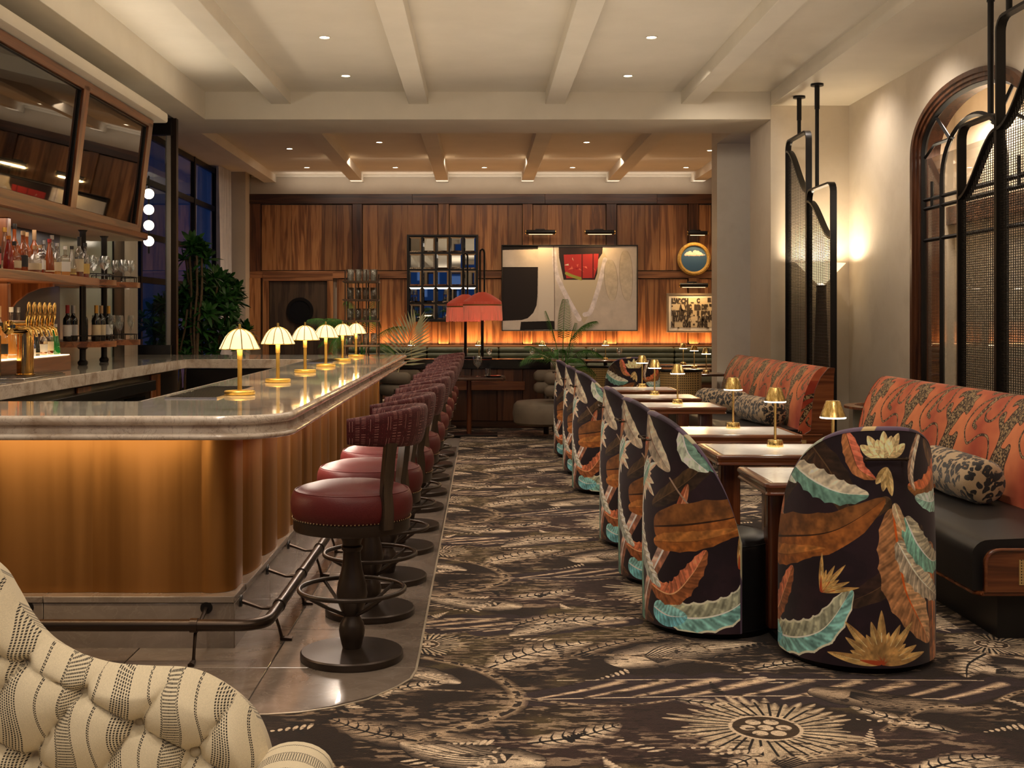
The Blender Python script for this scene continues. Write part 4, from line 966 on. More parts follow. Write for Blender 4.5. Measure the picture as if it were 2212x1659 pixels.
# drip mats
for (x0, x1, y0, y1, lab) in ((-1.63, -1.36, 6.1, 7.1, 'black ribbed drip mat set into the bar top beside the nearest lamp'), (-1.60, -1.36, 10.9, 11.9, 'black ribbed drip mat set into the far part of the bar top')):
    t = thing('drip_mat', lab, 'bar mat', ((x0 + x1) / 2, (y0 + y1) / 2, ZT)); w_, h_ = (x1 - x0) / 2, (y1 - y0) / 2
    bx(-w_, w_, -h_, h_, -.004, .004, 'tray', m_blackstone, t); q = nb()
    for i in range(16):
        for j in range(60 // 2): 
            xx, yy = -w_ + (i + .5) * 2 * w_ / 16, -h_ + (j + .5) * 2 * h_ / 30; box(q, xx - .004, xx + .004, yy - .011, yy + .011, .004, .007)
    o = obj('ribs', q, m_steel, t); o['kind'] = 'stuff'
    q = nb(); sweep(q, [(-w_, -h_), (w_, -h_), (w_, h_), (-w_, h_)], [(0, .0), (0, .008), (-.006, .008), (-.006, 0)], closed=True); obj('rim', q, m_chrome, t)
# foot rail
fr = thing('foot_rail', 'dark bronze tubular foot rail running round the bar plinth', 'foot rail', (0, 0, 0))
RX, RY, RZ = -.932, 5.12, .165
path = [(-3.9, RY, RZ), (RX - .14, RY, RZ)] + [(x, y, RZ) for x, y in arc(RX - .12, RY + .12, .12, -80, -10, 7)] + [(RX, RY + .15, RZ), (RX, 13.0, RZ)]
q = nb(); tube(q, path, .026, 14); obj('rail', q, m_bronze, fr)
def bracket(x, y, side):
    q = nb(); o = (1, 0) if side else (0, -1)            # outward direction
    def P(d, z): return (x + o[0] * d, y + o[1] * d, z)
    dist = (RX - -1.112) if side else (5.35 - RY)
    tube(q, [P(-dist, .185), P(-dist * .45, .15), P(-.035, .15), P(-.02, .150)], [.010, .008, .008, .01], 6)
    tube(q, [P(-.045, .150), P(-.02, .12), P(.0, .06), P(.012, .012)], [.008, .008, .007, .008], 6)
    tube(q, [P(.005, .013), P(.06, .006)], [.010, .016], 6)
    b_ = obj('bracket', q, m_bronze, fr)
    q = nb(); M_ = Matrix.Translation(P(-dist, .185)) @ (Matrix.Rotation(R(90), 4, 'Y') if side else Matrix.Rotation(R(90), 4, 'X')); lathe(q, [(0, 0), (.028, 0), (.026, .008), (0, .010)], 18, M=M_); obj('flange', q, m_black, b_)
    q = nb(); 
    if side: tube(q, [(RX, y - .016, RZ), (RX, y + .016, RZ)], .031, 16)
    else: tube(q, [(x - .016, RY, RZ), (x + .016, RY, RZ)], .031, 16)
    obj('collar', q, m_bronze, b_)
for x in (-1.24, -2.05, -2.86, -3.6): bracket(x, RY, False)
yy = 5.48
while yy < 13: bracket(RX, yy, True); yy += .68
# lamps on the bar
def bar_lamp():
    t = thing('bar_lamp', 'x', 'table lamp', (0, 0, 0), 0, 'gold lamps along the bar top')
    q = nb(); lathe(q, [(0, 0), (.080, 0), (.083, .004), (.083, .020), (.079, .024), (.016, .026), (0, .026)], 40); obj('base', q, m_gold, t)
    q = nb(); lathe(q, [(.012, .024), (.012, .19), (.0145, .192), (.0145, .255), (.012, .258), (.012, .27)], 20); obj('stem', q, m_gold, t)
    pr = [(.107, .252), (.100, .266), (.088, .292), (.074, .318), (.056, .338), (.034, .351), (.012, .357)]
    n = 10; s = nb(); V = []
    for i in range(n * 4):
        a = 2 * math.pi * i / (n * 4); k = 1 + .035 * abs(math.sin(a * n / 2)); V.append([s.verts.new((r * (k if r > .03 else 1) * math.cos(a), r * (k if r > .03 else 1) * math.sin(a), z)) for r, z in pr])
    for i in range(n * 4):
        for j in range(len(pr) - 1): s.faces.new((V[i][j], V[(i + 1) % (n * 4)][j], V[(i + 1) % (n * 4)][j + 1], V[i][j + 1]))
    obj('lamp_shade', s, m_shade, t)
    q = nb()
    for i in range(n):
        a = 2 * math.pi * i / n; tube(q, [((r + .001) * math.cos(a), (r + .001) * math.sin(a), z + .001) for r, z in pr], .0027, 5)
    obj('ribs', q, m_gold, t)
    q = nb(); lathe(q, [(.106, .254), (.110, .250), (.108, .247), (.103, .250)], 40); obj('rim', q, m_gold, t)
    q = nb(); lathe(q, [(0, .357), (.009, .357), (.007, .362), (.007, .384), (0, .386)], 12); obj('finial', q, m_gold, t)
    return t
bl = bar_lamp()
for i, (x, y) in enumerate(((-1.305, 6.41), (-1.31, 7.65), (-1.334, 9.0), (-1.32, 10.1), (-1.328, 11.4), (-1.324, 12.6))):
    lab = 'gold lamp with ribbed glass shade on the bar top, %s from the near end' % (('nearest', 'second', 'third', 'fourth', 'fifth', 'last, sixth')[i])
    if i == 0: bl.location = (x, y, ZT); bl['label'] = lab
    else: dup(bl, (x, y, ZT), .2 * i, lab)
    lamp('POINT', (x, y, ZT + .27), 5.0, (1, .72, .40), shadow_soft_size=.04)
# ---------------------------------------------------------------- bar stools
def stool():
    t = thing('bar_stool', 'x', 'bar stool', (0, 0, 0), 0, 'oxblood bar stools along the bar')
    q = nb(); lathe(q, [(0, 0), (.222, 0), (.226, .006), (.226, .030), (.220, .036), (.12, .040), (.06, .046), (0, .046)], 56); obj('base', q, m_iron, t)
    q = nb(); lathe(q, [(.040, .045), (.046, .065), (.054, .100), (.057, .125), (.052, .155), (.038, .178), (.036, .190), (.048, .210), (.062, .245), (.068, .285), (.062, .330), (.048, .385), (.040, .430), (.038, .470), (.046, .480), (.048, .492), (.040, .500), (.044, .520), (.062, .545), (.066, .575), (0, .576)], 32); obj('pedestal', q, m_iron, t)
    q = nb(); tube(q, [(.231 * math.cos(a), .231 * math.sin(a), .305) for a in [2 * math.pi * i / 48 for i in range(48)]], .0105, 10, closed=True); fr_ = obj('foot_ring', q, m_iron, t)
    for k in range(4):
        a = R(45 + 90 * k); c_, s_ = math.cos(a), math.sin(a); q = nb(); tube(q, [(.036 * c_, .036 * s_, .195), (.12 * c_, .12 * s_, .235), (.228 * c_, .228 * s_, .300)], .008, 8); obj('strut', q, m_iron, fr_)
    q = nb(); lathe(q, [(0, .572), (.252, .572), (.256, .578), (.256, .620), (.250, .624), (0, .624)], 56); obj('seat_ring', q, m_iron, t)
    q = nb(); lathe(q, [(.246, .622), (.256, .632), (.266, .660), (.268, .690), (.264, .718), (.255, .740), (.250, .744), (.244, .742), (.225, .756), (.17, .771), (.09, .779), (0, .781)], 56); se = obj('seat', q, m_red, t, smooth=70)
    q = nb(); tube(q, [(.2485 * math.cos(a), .2485 * math.sin(a), .7445) for a in [2 * math.pi * i / 56 for i in range(56)]], .003, 6, closed=True); obj('piping', q, m_red, se)
    q = nb()
    for i in range(96):
        a = 2 * math.pi * i / 96; s = nb(); bmesh.ops.create_uvsphere(s, u_segments=6, v_segments=4, radius=.0042); merge(q, s, Matrix.Translation((.2575 * math.cos(a), .2575 * math.sin(a), .6275)))
    o = obj('nailheads', q, m_nail, se); o['kind'] = 'stuff'
    # curved upholstered back, opening towards -x
    A0 = R(82); nu, nv = 44, 20; s = nb(); L = s.loops.layers.uv.verify(); V = []
    for i in range(nu + 1):
        u = i / nu; a = -A0 + 2 * A0 * u; e = abs(2 * u - 1); top = 1.108 - .020 * e ** 3 + .012 * math.cos(e * math.pi * .9); bot = .945 + .022 * e ** 2
        cr = .262 + .022 * (1 - e ** 2); ring = []
        for j in range(nv):
            p = 2 * math.pi * j / nv; hw, hh = .030 * (1 - .25 * max(0, e - .9) * 10), (top - bot) / 2
            cx_, cz_ = math.cos(p), math.sin(p); k = 3.2
            px_ = math.copysign(abs(cx_) ** (2 / k), cx_) * hw; pz_ = math.copysign(abs(cz_) ** (2 / k), cz_) * hh
            lean = .05 * ((pz_ + hh) / (2 * hh)); r_ = cr + px_ + lean * .55
            ring.append(s.verts.new((r_ * math.cos(a), r_ * math.sin(a), (top + bot) / 2 + pz_)))
        V.append(ring)
    for i in range(nu):
        for j in range(nv):
            f = s.faces.new((V[i][j], V[i + 1][j], V[i + 1][(j + 1) % nv], V[i][(j + 1) % nv]))
            for l, (uu, vv) in zip(f.loops, ((i, j), (i + 1, j), (i + 1, j + 1), (i, j + 1))):
                l[L].uv = (uu / nu * 2 * A0 * .31 / VW, math.sin(2 * math.pi * vv / nv) * .085 / VH)
    s.faces.new(V[0][::-1]); s.faces.new(V[-1]); obj('backrest', s, m_vel, t, smooth=75)
    for sg in (-1, 1):
        a = R(44 * sg); c_, s_ = math.cos(a), math.sin(a); q = nb(); s = nb(); pts = [(.262, .60), (.268, .68), (.258, .76), (.268, .83), (.278, .90), (.292, .97)]; V = []
        for i, (r_, z) in enumerate(pts):
            w_ = .030 - .004 * math.sin(i / 5 * math.pi); d_ = .014
            V.append([s.verts.new((r_ * c_ + dr_ * c_ - tt * s_, r_ * s_ + dr_ * s_ + tt * c_, z)) for dr_, tt in ((-d_, -w_), (d_, -w_), (d_, w_), (-d_, w_))])
        for A, B_ in zip(V, V[1:]):
            for k in range(4): s.faces.new((A[k], A[(k + 1) % 4], B_[(k + 1) % 4], B_[k]))
        s.faces.new(V[0][::-1]); s.faces.new(V[-1]); bmesh.ops.bevel(s, geom=[e for e in s.edges if abs(e.verts[0].co.z - e.verts[1].co.z) > .02], offset=.004, segments=2, affect='EDGES'); obj('back_support', s, m_wdv2, t)
    return t
m_wdv2 = wood('stool_walnut', (.02, .012, .007), (.05, .03, .018), (.09, .055, .032), 'z', .35)
st0 = stool()
SP = [(-.564, 5.196), (-.557, 5.98), (-.530, 6.74), (-.522, 7.61), (-.515, 8.40), (-.51, 9.25), (-.505, 10.05), (-.505, 10.95), (-.50, 11.9), (-.50, 12.85)]
for i, (x, y) in enumerate(SP):
    lab = 'oxblood leather swivel bar stool with curved stitched back, ' + (['nearest the camera', 'second from the near end', 'third from the near end', 'fourth from the near end', 'fifth from the near end', 'sixth from the near end', 'seventh from the near end', 'third from the far end', 'second from the far end', 'at the far end of the row'][i])
    rz = R([-6, -3, 2, -4, 3, -2, 2, -3, 3, 0][i])
    if i == 0: st0.location = (x, y, .002); st0.rotation_euler = (0, 0, rz); st0['label'] = lab
    else: dup(st0, (x, y, .002), rz, lab)
# ================================================================ back bar
b = nb(); box(b, -4.15, -3.95, 4.5, 11.1, -.02, 4.1); struct('wall_back_bar', b, m_navy)
bb = thing('back_bar_shelving', 'walnut back bar shelving with uprights, rounded ends and lit bottle step', 'shelving', (0, 0, 0))
def shelf_poly(x1, yend, rr, x0=-3.94):
    return [(x0, 5.2), (x1, 5.2), (x1, yend - rr)] + [(x1 - rr + rr * math.cos(R(a)), yend - rr + rr * math.sin(R(a))) for a in range(10, 91, 10)] + [(x0, yend)]
q = nb(); prism(q, shelf_poly(-3.30, 10.45, .25), 1.775, 1.84); bmesh.ops.bevel(q, geom=list(q.edges), offset=.006, segments=2, affect='EDGES'); obj('upper_shelf', q, m_bary, bb)
for z, nm in ((1.835, 'upper_round_shelf'), (1.29, 'lower_round_shelf')):
    for (cx, cy, rr) in ((-3.56, 10.55, .30), (-3.50, 11.3, .24)):
        q = nb(); prism(q, [(-3.94, cy - rr)] + [(cx + rr * math.cos(R(a)), cy + rr * math.sin(R(a))) for a in range(-90, 91, 10)] + [(-3.94, cy + rr)], z - .05, z - (.0 if cy < 11 else .0))
        so = obj(nm, q, m_bary, bb)
        q = nb(); rl = [(cx + (rr - .03) * math.cos(R(a)), cy + (rr - .03) * math.sin(R(a)), z + .05) for a in range(-90, 91, 15)]; tube(q, rl, .005, 6)
        for a in range(-90, 91, 45): tube(q, [(cx + (rr - .03) * math.cos(R(a)), cy + (rr - .03) * math.sin(R(a)), z), (cx + (rr - .03) * math.cos(R(a)), cy + (rr - .03) * math.sin(R(a)), z + .055)], .004, 6)
        obj('gallery_rail', q, m_black, so)
bx(-3.94, -3.28, 5.2, 9.47, 1.08, 1.20, 'bottle_step', m_bary, bb, .006)
bx(-3.94, -3.29, 5.2, 9.46, 1.201, 1.207, 'glow_panel', m_ledw, bb, 0)
for y0 in (7.0, 9.05): bx(-3.94, -3.62, y0, y0 + .06, 1.21, 2.32, 'upright', m_barz, bb)
q = nb(); s_ = [(-3.94, 1.775), (-3.44, 1.775)] + [(-3.44 - .42 * math.sin(R(a)), 1.33 + .42 * math.cos(R(a)) + .0) for a in range(0, 91, 15)] + [(-3.94, 1.33)]
xprism(q, s_, 9.50, 9.54); obj('curved_bracket', q, m_barz, bb)
for x, y in ((-3.50, 10.4), (-3.56, 11.18)):
    t = thing('pipe_post', 'dark turned metal post rising from the rear counter, %s one' % ('nearer' if y < 11 else 'farther'), 'post', (x, y, ZT), 0, 'pipe posts of the back bar')
    q = nb(); lathe(q, [(0, 0), (.038, 0), (.044, .012), (.044, .03), (.030, .045), (.028, .06), (.028, 1.17), (.042, 1.19), (.048, 1.215), (.044, 1.235), (0, 1.24)], 24); obj('pole', q, m_black, t)
    q = nb(); lathe(q, [(.028, .695), (.044, .70), (.048, .715), (.030, .73), (.028, .74)], 20); obj('collar', q, m_bronze, t)
    q = nb(); lathe(q, [(.028, .14), (.044, .15), (.048, .165), (.030, .17), (.028, .18)], 20); obj('collar', q, m_bronze, t)
# mirrored canopy cabinet leaning out over the bar
cb = thing('mirror_cabinet', 'walnut framed mirrored canopy leaning out above the back bar', 'cabinet', (0, 0, 0))
XB_, XT_, Z0, Z1 = -3.436, -3.30, 2.33, 3.47
def fx_(z): return XB_ + (XT_ - XB_) * (z - Z0) / (Z1 - Z0)
def lean(b, y0, y1, z0, z1, d0=-.05, d1=0, r=.004):
    s = nb(); bmesh.ops.create_cube(s, size=1); bmesh.ops.scale(s, vec=(d1 - d0, y1 - y0, z1 - z0), verts=s.verts); bmesh.ops.translate(s, vec=((d0 + d1) / 2, (y0 + y1) / 2, (z0 + z1) / 2), verts=s.verts)
    if r: bmesh.ops.bevel(s, geom=list(s.edges), offset=r, segments=1, affect='EDGES')
    for v in s.verts: v.co.x += fx_(v.co.z)
    merge(b, s); return b
def leano(nm, mat, par, *a, **k): return obj(nm, lean(nb(), *a, **k), mat, par)
ys = [6.2, 8.06, 9.94, 11.86]
leano('top_rail', m_bary, cb, 6.1, 11.93, 3.41, 3.49); leano('bottom_rail', m_bary, cb, 6.1, 11.93, 2.33, 2.43)
for i, y in enumerate(ys):
    leano('stile', m_barz, cb, y - .07 if i else y - .1, y + .07, 2.40, 3.45)
q = nb(); xprism(q, [(-3.94, 2.33), (XB_ - .05, 2.33), (XT_ - .05, 3.47), (-3.94, 3.47)], 11.86, 11.93); obj('end_panel', q, m_barz, cb)
for a, c in zip(ys, ys[1:]):
    leano('mirror_pane', m_mirrord, cb, a + .072, c - .072, 2.44, 3.40, -.045, -.037, r=0)
    leano('inner_bead', m_black, cb, a + .07, a + .085, 2.43, 3.41, -.05, -.02); leano('inner_bead', m_black, cb, c - .085, c - .07, 2.43, 3.41, -.05, -.02)
    leano('inner_bead', m_black, cb, a + .07, c - .07, 3.395, 3.41, -.05, -.02)
q = nb(); s = nb(); 
for v in (0,): pass
prism(q, [(-3.94, 6.1), (-3.32, 6.1), (-3.32, 11.8), (-3.40, 12.02), (-3.55, 12.12), (-3.94, 12.12)], 2.285, 2.335); obj('base_shelf', q, m_bary, cb)
q = nb(); prism(q, [(-3.93, 6.1), (-3.40, 6.1), (-3.40, 11.9), (-3.93, 11.9)], 2.270, 2.285); obj('soffit_panel', q, m_plaster2, cb)
b = nb(); box(b, -3.95, -3.21, 5.0, 12.15, 3.50, 3.60, r=.02, seg=2); box(b, -3.95, -3.27, 5.0, 12.10, 3.60, 3.64, r=.01); struct('trim_42', b, m_ceil)
for yy in (7.2, 9.0, 10.6): lamp('AREA', (-3.62, yy, 2.262), 3.2, (1, .74, .46), shape='RECTANGLE', size=.3, size_y=1.2)
lamp('AREA', (-3.60, 7.6, 1.76), 3.0, (1, .72, .42), shape='RECTANGLE', size=.3, size_y=3.0)
# pale glass wall, dark mullion, stone strip, window sill and corner post
b = nb(); box(b, -4.1, -3.95, 11.1, 12.68, 1.0, 4.1); struct('wall_pale_glass', b, m_pale)
b = nb(); box(b, -4.12, -3.93, 12.68, 13.06, .9, 4.1, r=.01); struct('trim_43', b, m_black)
b = nb(); box(b, -4.1, -3.96, 13.06, 13.66, .9, 4.1); struct('wall_stone_strip', b, marble('pale_stone', [(.36, .33, .27), (.48, .44, .36)], 1.2, .3, (.2, .14, .08), .4, (4, 4, .6)))
b = nb(); box(b, -4.9, -3.72, 14.2, 14.32, 0, 1.17, r=.01); box(b, -4.9, -3.72, 14.2, 14.30, 3.70, 3.90); struct('trim_44', b, m_black)
b = nb(); box(b, -4.75, -3.78, 14.24, 14.255, 1.17, 3.70); gp = solo('glass_screen', b, m_pane, 'clear glass partition pane beside the steel corner post', 'glass partition')
cpst = thing('corner_post', 'tall brushed steel corner post between bar and windows', 'post', (-3.74, 14.33, 0))
bx(-.06, .0, -.06, .06, 0, 3.92, 'steel_face', m_postface, cpst); bx(.0, .065, -.05, .05, 0, 3.92, 'dark_channel', m_bronze, cpst)
# ---------------------------------------------------------------- bottles
def lm(c): return plain('label_paper', c, .6)
LBL = {'cream': lm((.62, .52, .34)), 'white': lm((.70, .68, .64)), 'yellow': lm((.60, .42, .12)), 'pink': lm((.60, .14, .15)), 'black': lm((.02, .02, .02)), 'blue': lm((.05, .12, .40)), 'orange': lm((.70, .20, .03))}
BG = {'amber': plain('amber_spirit', (.26, .055, .010), .08, 0, .6, coat=.6), 'dark': plain('dark_wine_glass', (.010, .012, .008), .07, 0, .6, coat=.6), 'red': plain('red_liqueur', (.30, .022, .012), .08, 0, .6, coat=.6),
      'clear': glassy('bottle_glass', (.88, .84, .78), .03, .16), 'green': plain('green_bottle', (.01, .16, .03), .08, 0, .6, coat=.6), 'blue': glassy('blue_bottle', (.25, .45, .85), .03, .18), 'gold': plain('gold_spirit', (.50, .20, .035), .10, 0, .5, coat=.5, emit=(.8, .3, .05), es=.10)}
CP = {'black': plain('black_cap', (.02, .018, .016), .4), 'cork': plain('cork_cap', (.45, .28, .14), .7), 'red': plain('red_cap', (.30, .02, .02), .35), 'gold': plain('gold_cap', (.55, .30, .06), .3, .7), 'yellow': plain('yellow_cap', (.75, .50, .02), .4), 'orange': plain('orange_cap', (.75, .22, .02), .4), 'silver': plain('silver_cap', (.5, .5, .5), .3, .8), 'white': plain('white_cap', (.7, .68, .62), .5)}
def bottle(kind, glass, label, cap, loc, text, grp, h=.30, r=.037):
    t = thing('bottle', text, 'bottle', loc, random.random() * .6, grp)
    s = r / .037; k = h / .30
    P = {'round': [(0, 0), (.035, 0), (.037, .006), (.037, .155), (.033, .178), (.018, .205), (.014, .215), (.0135, .272), (.0155, .275), (.0155, .284), (0, .284)],
         'wine': [(0, 0), (.034, 0), (.037, .006), (.037, .175), (.034, .195), (.020, .215), (.0145, .228), (.0135, .29), (0, .29)],
         'squat': [(0, 0), (.046, 0), (.05, .008), (.05, .10), (.044, .125), (.02, .15), (.015, .16), (.0145, .205), (0, .206)],
         'square': [(0, 0), (.037, 0), (.04, .006), (.04, .16), (.034, .176), (.017, .19), (.0145, .20), (.0145, .25), (0, .25)],
         'slope': [(0, 0), (.037, 0), (.039, .006), (.036, .10), (.026, .18), (.016, .235), (.0135, .25), (.0135, .285), (0, .286)]}[kind]
    n = 4 if kind == 'square' else 18
    M_ = Matrix.Rotation(R(45), 4, 'Z') if kind == 'square' else None
    PP = [((a * s) * (1.25 if kind == 'square' and z < .18 else 1), z * k) for a, z in P]
    q = nb(); lathe(q, PP, n, M=M_)
    if kind == 'square': bmesh.ops.bevel(q, geom=[e for e in q.edges if abs(e.verts[0].co.z - e.verts[1].co.z) > .05], offset=.008, segments=2, affect='EDGES')
    obj('glass_body', q, BG[glass], t, smooth=50)
    if glass == 'clear':
        lv = random.uniform(.25, .8) * P[3][1] * k; q = nb(); lathe(q, [(0, .006), (PP[2][0] * .88, .006), (PP[2][0] * .88, lv), (0, lv)], n, M=M_); obj('liquid', q, random.choice([BG['amber'], BG['amber'], BG['gold'], BG['red']]), t)
    z0, z1 = P[3][1] * .25 * k, P[3][1] * .80 * k
    if label:
        q = nb(); rr = PP[2][0] * 1.012
        if kind == 'square': lathe(q, [(rr, z0), (rr, z1)], 4, M=M_)
        else: lathe(q, [(rr if kind != 'slope' else rr * .98, z0), (rr if kind != 'slope' else rr * .90, z1)], n)
        obj('paper_label', q, LBL[label], t, smooth=50)
    zt = P[-1][1] * k; q = nb(); lathe(q, [(0, zt + .018 * k), (.0165 * s, zt + .018 * k), (.0165 * s, zt - (.05 if kind == 'wine' else .012) * k), (.0145 * s, zt - (.052 if kind == 'wine' else .014) * k)], 14); obj('cap', q, CP[cap], t)
    return t
random.seed(11)
g1 = 'spirit bottles on the upper bar shelf'
row = [('wine', 'dark', 'cream', 'black'), ('round', 'dark', 'yellow', 'cork'), ('round', 'dark', 'pink', 'black'), ('slope', 'red', None, 'orange'), ('squat', 'amber', 'cream', 'black'), ('round', 'amber', 'black', 'cork'), ('squat', 'clear', 'cream', 'cork'), ('square', 'clear', 'white', 'cork'), ('slope', 'amber', 'cream', 'red'), ('round', 'clear', 'cream', 'silver'), ('square', 'clear', 'white', 'white'), ('slope', 'clear', 'yellow', 'black'), ('wine', 'clear', 'cream', 'black'), ('round', 'clear', 'yellow', 'black')]
def nm(k, gl, lb, cp): 
    return {'wine': 'slender', 'round': 'round', 'squat': 'squat', 'square': 'square', 'slope': 'sloping'}[k] + ' ' + {'dark': 'dark glass', 'clear': 'clear glass', 'amber': 'amber', 'red': 'ruby red', 'gold': 'golden', 'green': 'green', 'blue': 'blue'}[gl] + ' bottle with ' + ((lb + ' label and ') if lb else '') + cp + ' cap'
for i, rr_ in enumerate(row):
    y = 8.02 + i * .172; bottle(*rr_, (-3.42 + random.uniform(-.02, .02), y, 1.841), nm(*rr_) + ', %s, front row, upper shelf' % ORD[i], g1, h=random.uniform(.24, .31) + (.04 if rr_[0] in ('wine',) else 0))
row2 = [('round', 'clear', 'cream', 'red'), ('slope', 'clear', None, 'cork'), ('squat', 'red', 'cream', 'red'), ('round', 'red', 'pink', 'red'), ('wine', 'clear', 'white', 'cork'), ('slope', 'clear', 'cream', 'gold'), ('round', 'amber', 'cream', 'black'), ('slope', 'clear', None, 'gold'), ('round', 'amber', 'white', 'cork'), ('wine', 'amber', 'white', 'cork'), ('square', 'clear', 'white', 'silver'), ('round', 'clear', 'cream', 'white')]
for i, rr_ in enumerate(row2):
    y = 8.10 + i * .165; bottle(*rr_, (-3.60 + random.uniform(-.02, .02), y, 1.841), nm(*rr_) + ', %s, rear row, upper shelf' % ORD[i], g1, h=random.uniform(.33, .38))
g2 = 'spirit bottles on the glowing lower step'
row3 = [('round', 'clear', 'white', 'white'), ('squat', 'gold', 'orange', 'gold'), ('squat', 'clear', 'cream', 'gold'), ('round', 'gold', 'orange', 'black'), ('round', 'dark', 'cream', 'red'), ('round', 'gold', 'black', 'black'), ('slope', 'gold', 'white', 'orange'), ('square', 'clear', 'white', 'silver'), ('square', 'blue', 'white', 'silver'), ('squat', 'blue', 'white', 'black'), ('slope', 'dark', 'cream', 'black'), ('round', 'clear', 'white', 'orange'), ('round', 'clear', 'cream', 'orange'), ('slope', 'green', None, 'silver')]
for i, rr_ in enumerate(row3): bottle(*rr_, (-3.38 + random.uniform(-.012, .012), 7.75 + i * .124, 1.208), nm(*rr_) + ', %s, front row, glowing step' % ORD[i], g2, h=random.uniform(.20, .28), r=.038)
row4 = [('slope', 'clear', None, 'white'), ('wine', 'clear', 'white', 'silver'), ('round', 'clear', 'pink', 'silver'), ('wine', 'clear', 'pink', 'red'), ('wine', 'clear', 'white', 'orange'), ('wine', 'gold', 'cream', 'orange'), ('wine', 'clear', 'cream', 'yellow'), ('wine', 'clear', 'cream', 'cork'), ('round', 'clear', 'white', 'white'), ('round', 'clear', 'white', 'silver')]
for i, rr_ in enumerate(row4): bottle(*rr_, (-3.60 + random.uniform(-.02, .02), 7.72 + i * .165, 1.208), nm(*rr_) + ', %s, rear row, glowing step' % ORD[i], g2, h=.37)
g3 = 'red wine bottles on the lower round shelf'
for i, (x, y, cp, lb) in enumerate(((-3.62, 10.36, 'red', 'white'), (-3.66, 10.62, 'silver', 'white'), (-3.42, 10.52, 'gold', 'cream'), (-3.44, 10.72, 'cork', 'cream'), (-3.50, 11.12, 'gold', 'white'), (-3.62, 10.78, 'gold', 'black'))):
    bottle('wine', 'dark', lb, cp, (x, y, 1.291), 'dark wine bottle, %s label, %s foil, %s on the lower round shelf' % (lb, cp, ORD[i]), g3, h=.31, r=.039)
# ---------------------------------------------------------------- glassware
def stem_glass(text, loc, grp, h=.20, r=.042, tall=False, cat='wine glass', mat=None):
    o = nb(); P = [(0, 0), (.034, 0), (.032, .003), (.006, .008), (.004, .02), (.004, .42 * h), (.012, .46 * h), (r * .8, .58 * h), (r, .72 * h), (r * .95, .86 * h), (r * .80, h), (r * .78, h), (r * .92, .86 * h), (r * .96, .72 * h), (.008, .48 * h), (0, .47 * h)]
    if tall: P = [(0, 0), (.030, 0), (.028, .003), (.005, .008), (.004, .35 * h), (.010, .38 * h), (r * .7, .55 * h), (r, .75 * h), (r * .8, h), (r * .78, h), (r * .95, .75 * h), (0, .40 * h)]
    lathe(o, P, 18); return solo('wine_glass', o, mat or m_smoke, text, cat, grp, loc=loc)
def cloneglass(o, loc, text, grp):
    c = o.copy(); COL.objects.link(c); c.location = loc; c['label'] = text; c['group'] = grp; return c
gA = 'crystal glasses on the upper round shelf'; pos = [(-3.42, 10.36), (-3.34, 10.50), (-3.52, 10.45), (-3.60, 10.62), (-3.40, 10.68), (-3.52, 10.75), (-3.38, 11.18), (-3.36, 11.34), (-3.50, 11.30), (-3.46, 11.45)]
for i, (x, y) in enumerate(pos):
    tx = 'clear stemmed wine glass on the upper round shelf, %s from the left' % ORD[i]
    if i == 0: ga = stem_glass(tx, (x, y, 1.836), gA, .21, .05)
    else: cloneglass(ga, (x, y, 1.836), tx, gA)
gB = 'champagne glasses on the lower round shelf'
for i, (x, y) in enumerate([(-3.40, 10.90), (-3.56, 10.92), (-3.42, 11.22), (-3.36, 11.36), (-3.50, 11.42)]):
    tx = 'tall champagne glass on the lower round shelf, %s from the left' % ORD[i]
    if i == 0: gb = stem_glass(tx, (x, y, 1.291), gB, .23, .035, True, 'champagne glass')
    else: cloneglass(gb, (x, y, 1.291), tx, gB)
# ---------------------------------------------------------------- beer tower on a drip tray
tw = thing('beer_tower', 'polished brass beer tower with brass tap handles on the rear counter', 'beer tap', (-3.14, 8.15, ZT))
bx(-.12, .13, -.35, .42, 0, .018, 'drip_tray', m_chrome, tw)
q = nb()
for i in range(5):
    for j in range(30): box(q, -.10 + i * .05 - .02, -.10 + i * .05 + .018, -.33 + j * .025, -.33 + j * .025 + .008, .018, .024)
o = obj('tray_grid', q, m_chrome, tw); o['kind'] = 'stuff'
q = nb(); lathe(q, [(0, .018), (.068, .018), (.068, .03), (.056, .035), (.056, .33), (0, .33)], 32); obj('column', q, m_brassb, tw)
q = nb(); tube(q, [(0, -.30, .355), (0, -.29, .355), (0, .27, .355), (0, .28, .355)], [.02, .048, .048, .02], 24); obj('cross_tube', q, m_brassb, tw)
for i in range(6):
    y = -.24 + i * .095; q = nb(); tube(q, [(.04, y, .352), (.10, y, .350), (.125, y, .335), (.135, y, .29)], [.013, .013, .012, .009], 10); f_ = obj('faucet', q, m_brassb, tw)
    q = nb(); tube(q, [(.105, y, .36), (.105, y, .39), (.11, y, .43), (.118, y, .50), (.12, y, .525)], [.008, .012, .017, .014, .006], 12); obj('tap_handle', q, m_brassb, f_)
tv = thing('soda_tower', 'trio of tall round-headed tap handles beside the brass tower', 'beer tap', (-3.30, 7.72, ZT))
bx(-.08, .08, -.22, .22, 0, .30, 'tap_body', m_chrome, tv)
for i, (y, m1, m2) in enumerate(((-.15, LBL['white'], m_bronze), (.0, LBL['white'], m_bronze), (.15, m_black, m_black))):
    q = nb(); lathe(q, [(.016, .30), (.026, .36), (.034, .46), (.028, .50), (.02, .52)], 16, (0, y, 0)); h_ = obj('tap_handle', q, m1, tv)
    q = nb(); lathe(q, [(0, .50), (.03, .51), (.043, .545), (.03, .58), (0, .59)], 20, (0, y, 0)); obj('knob', q, m2, h_)
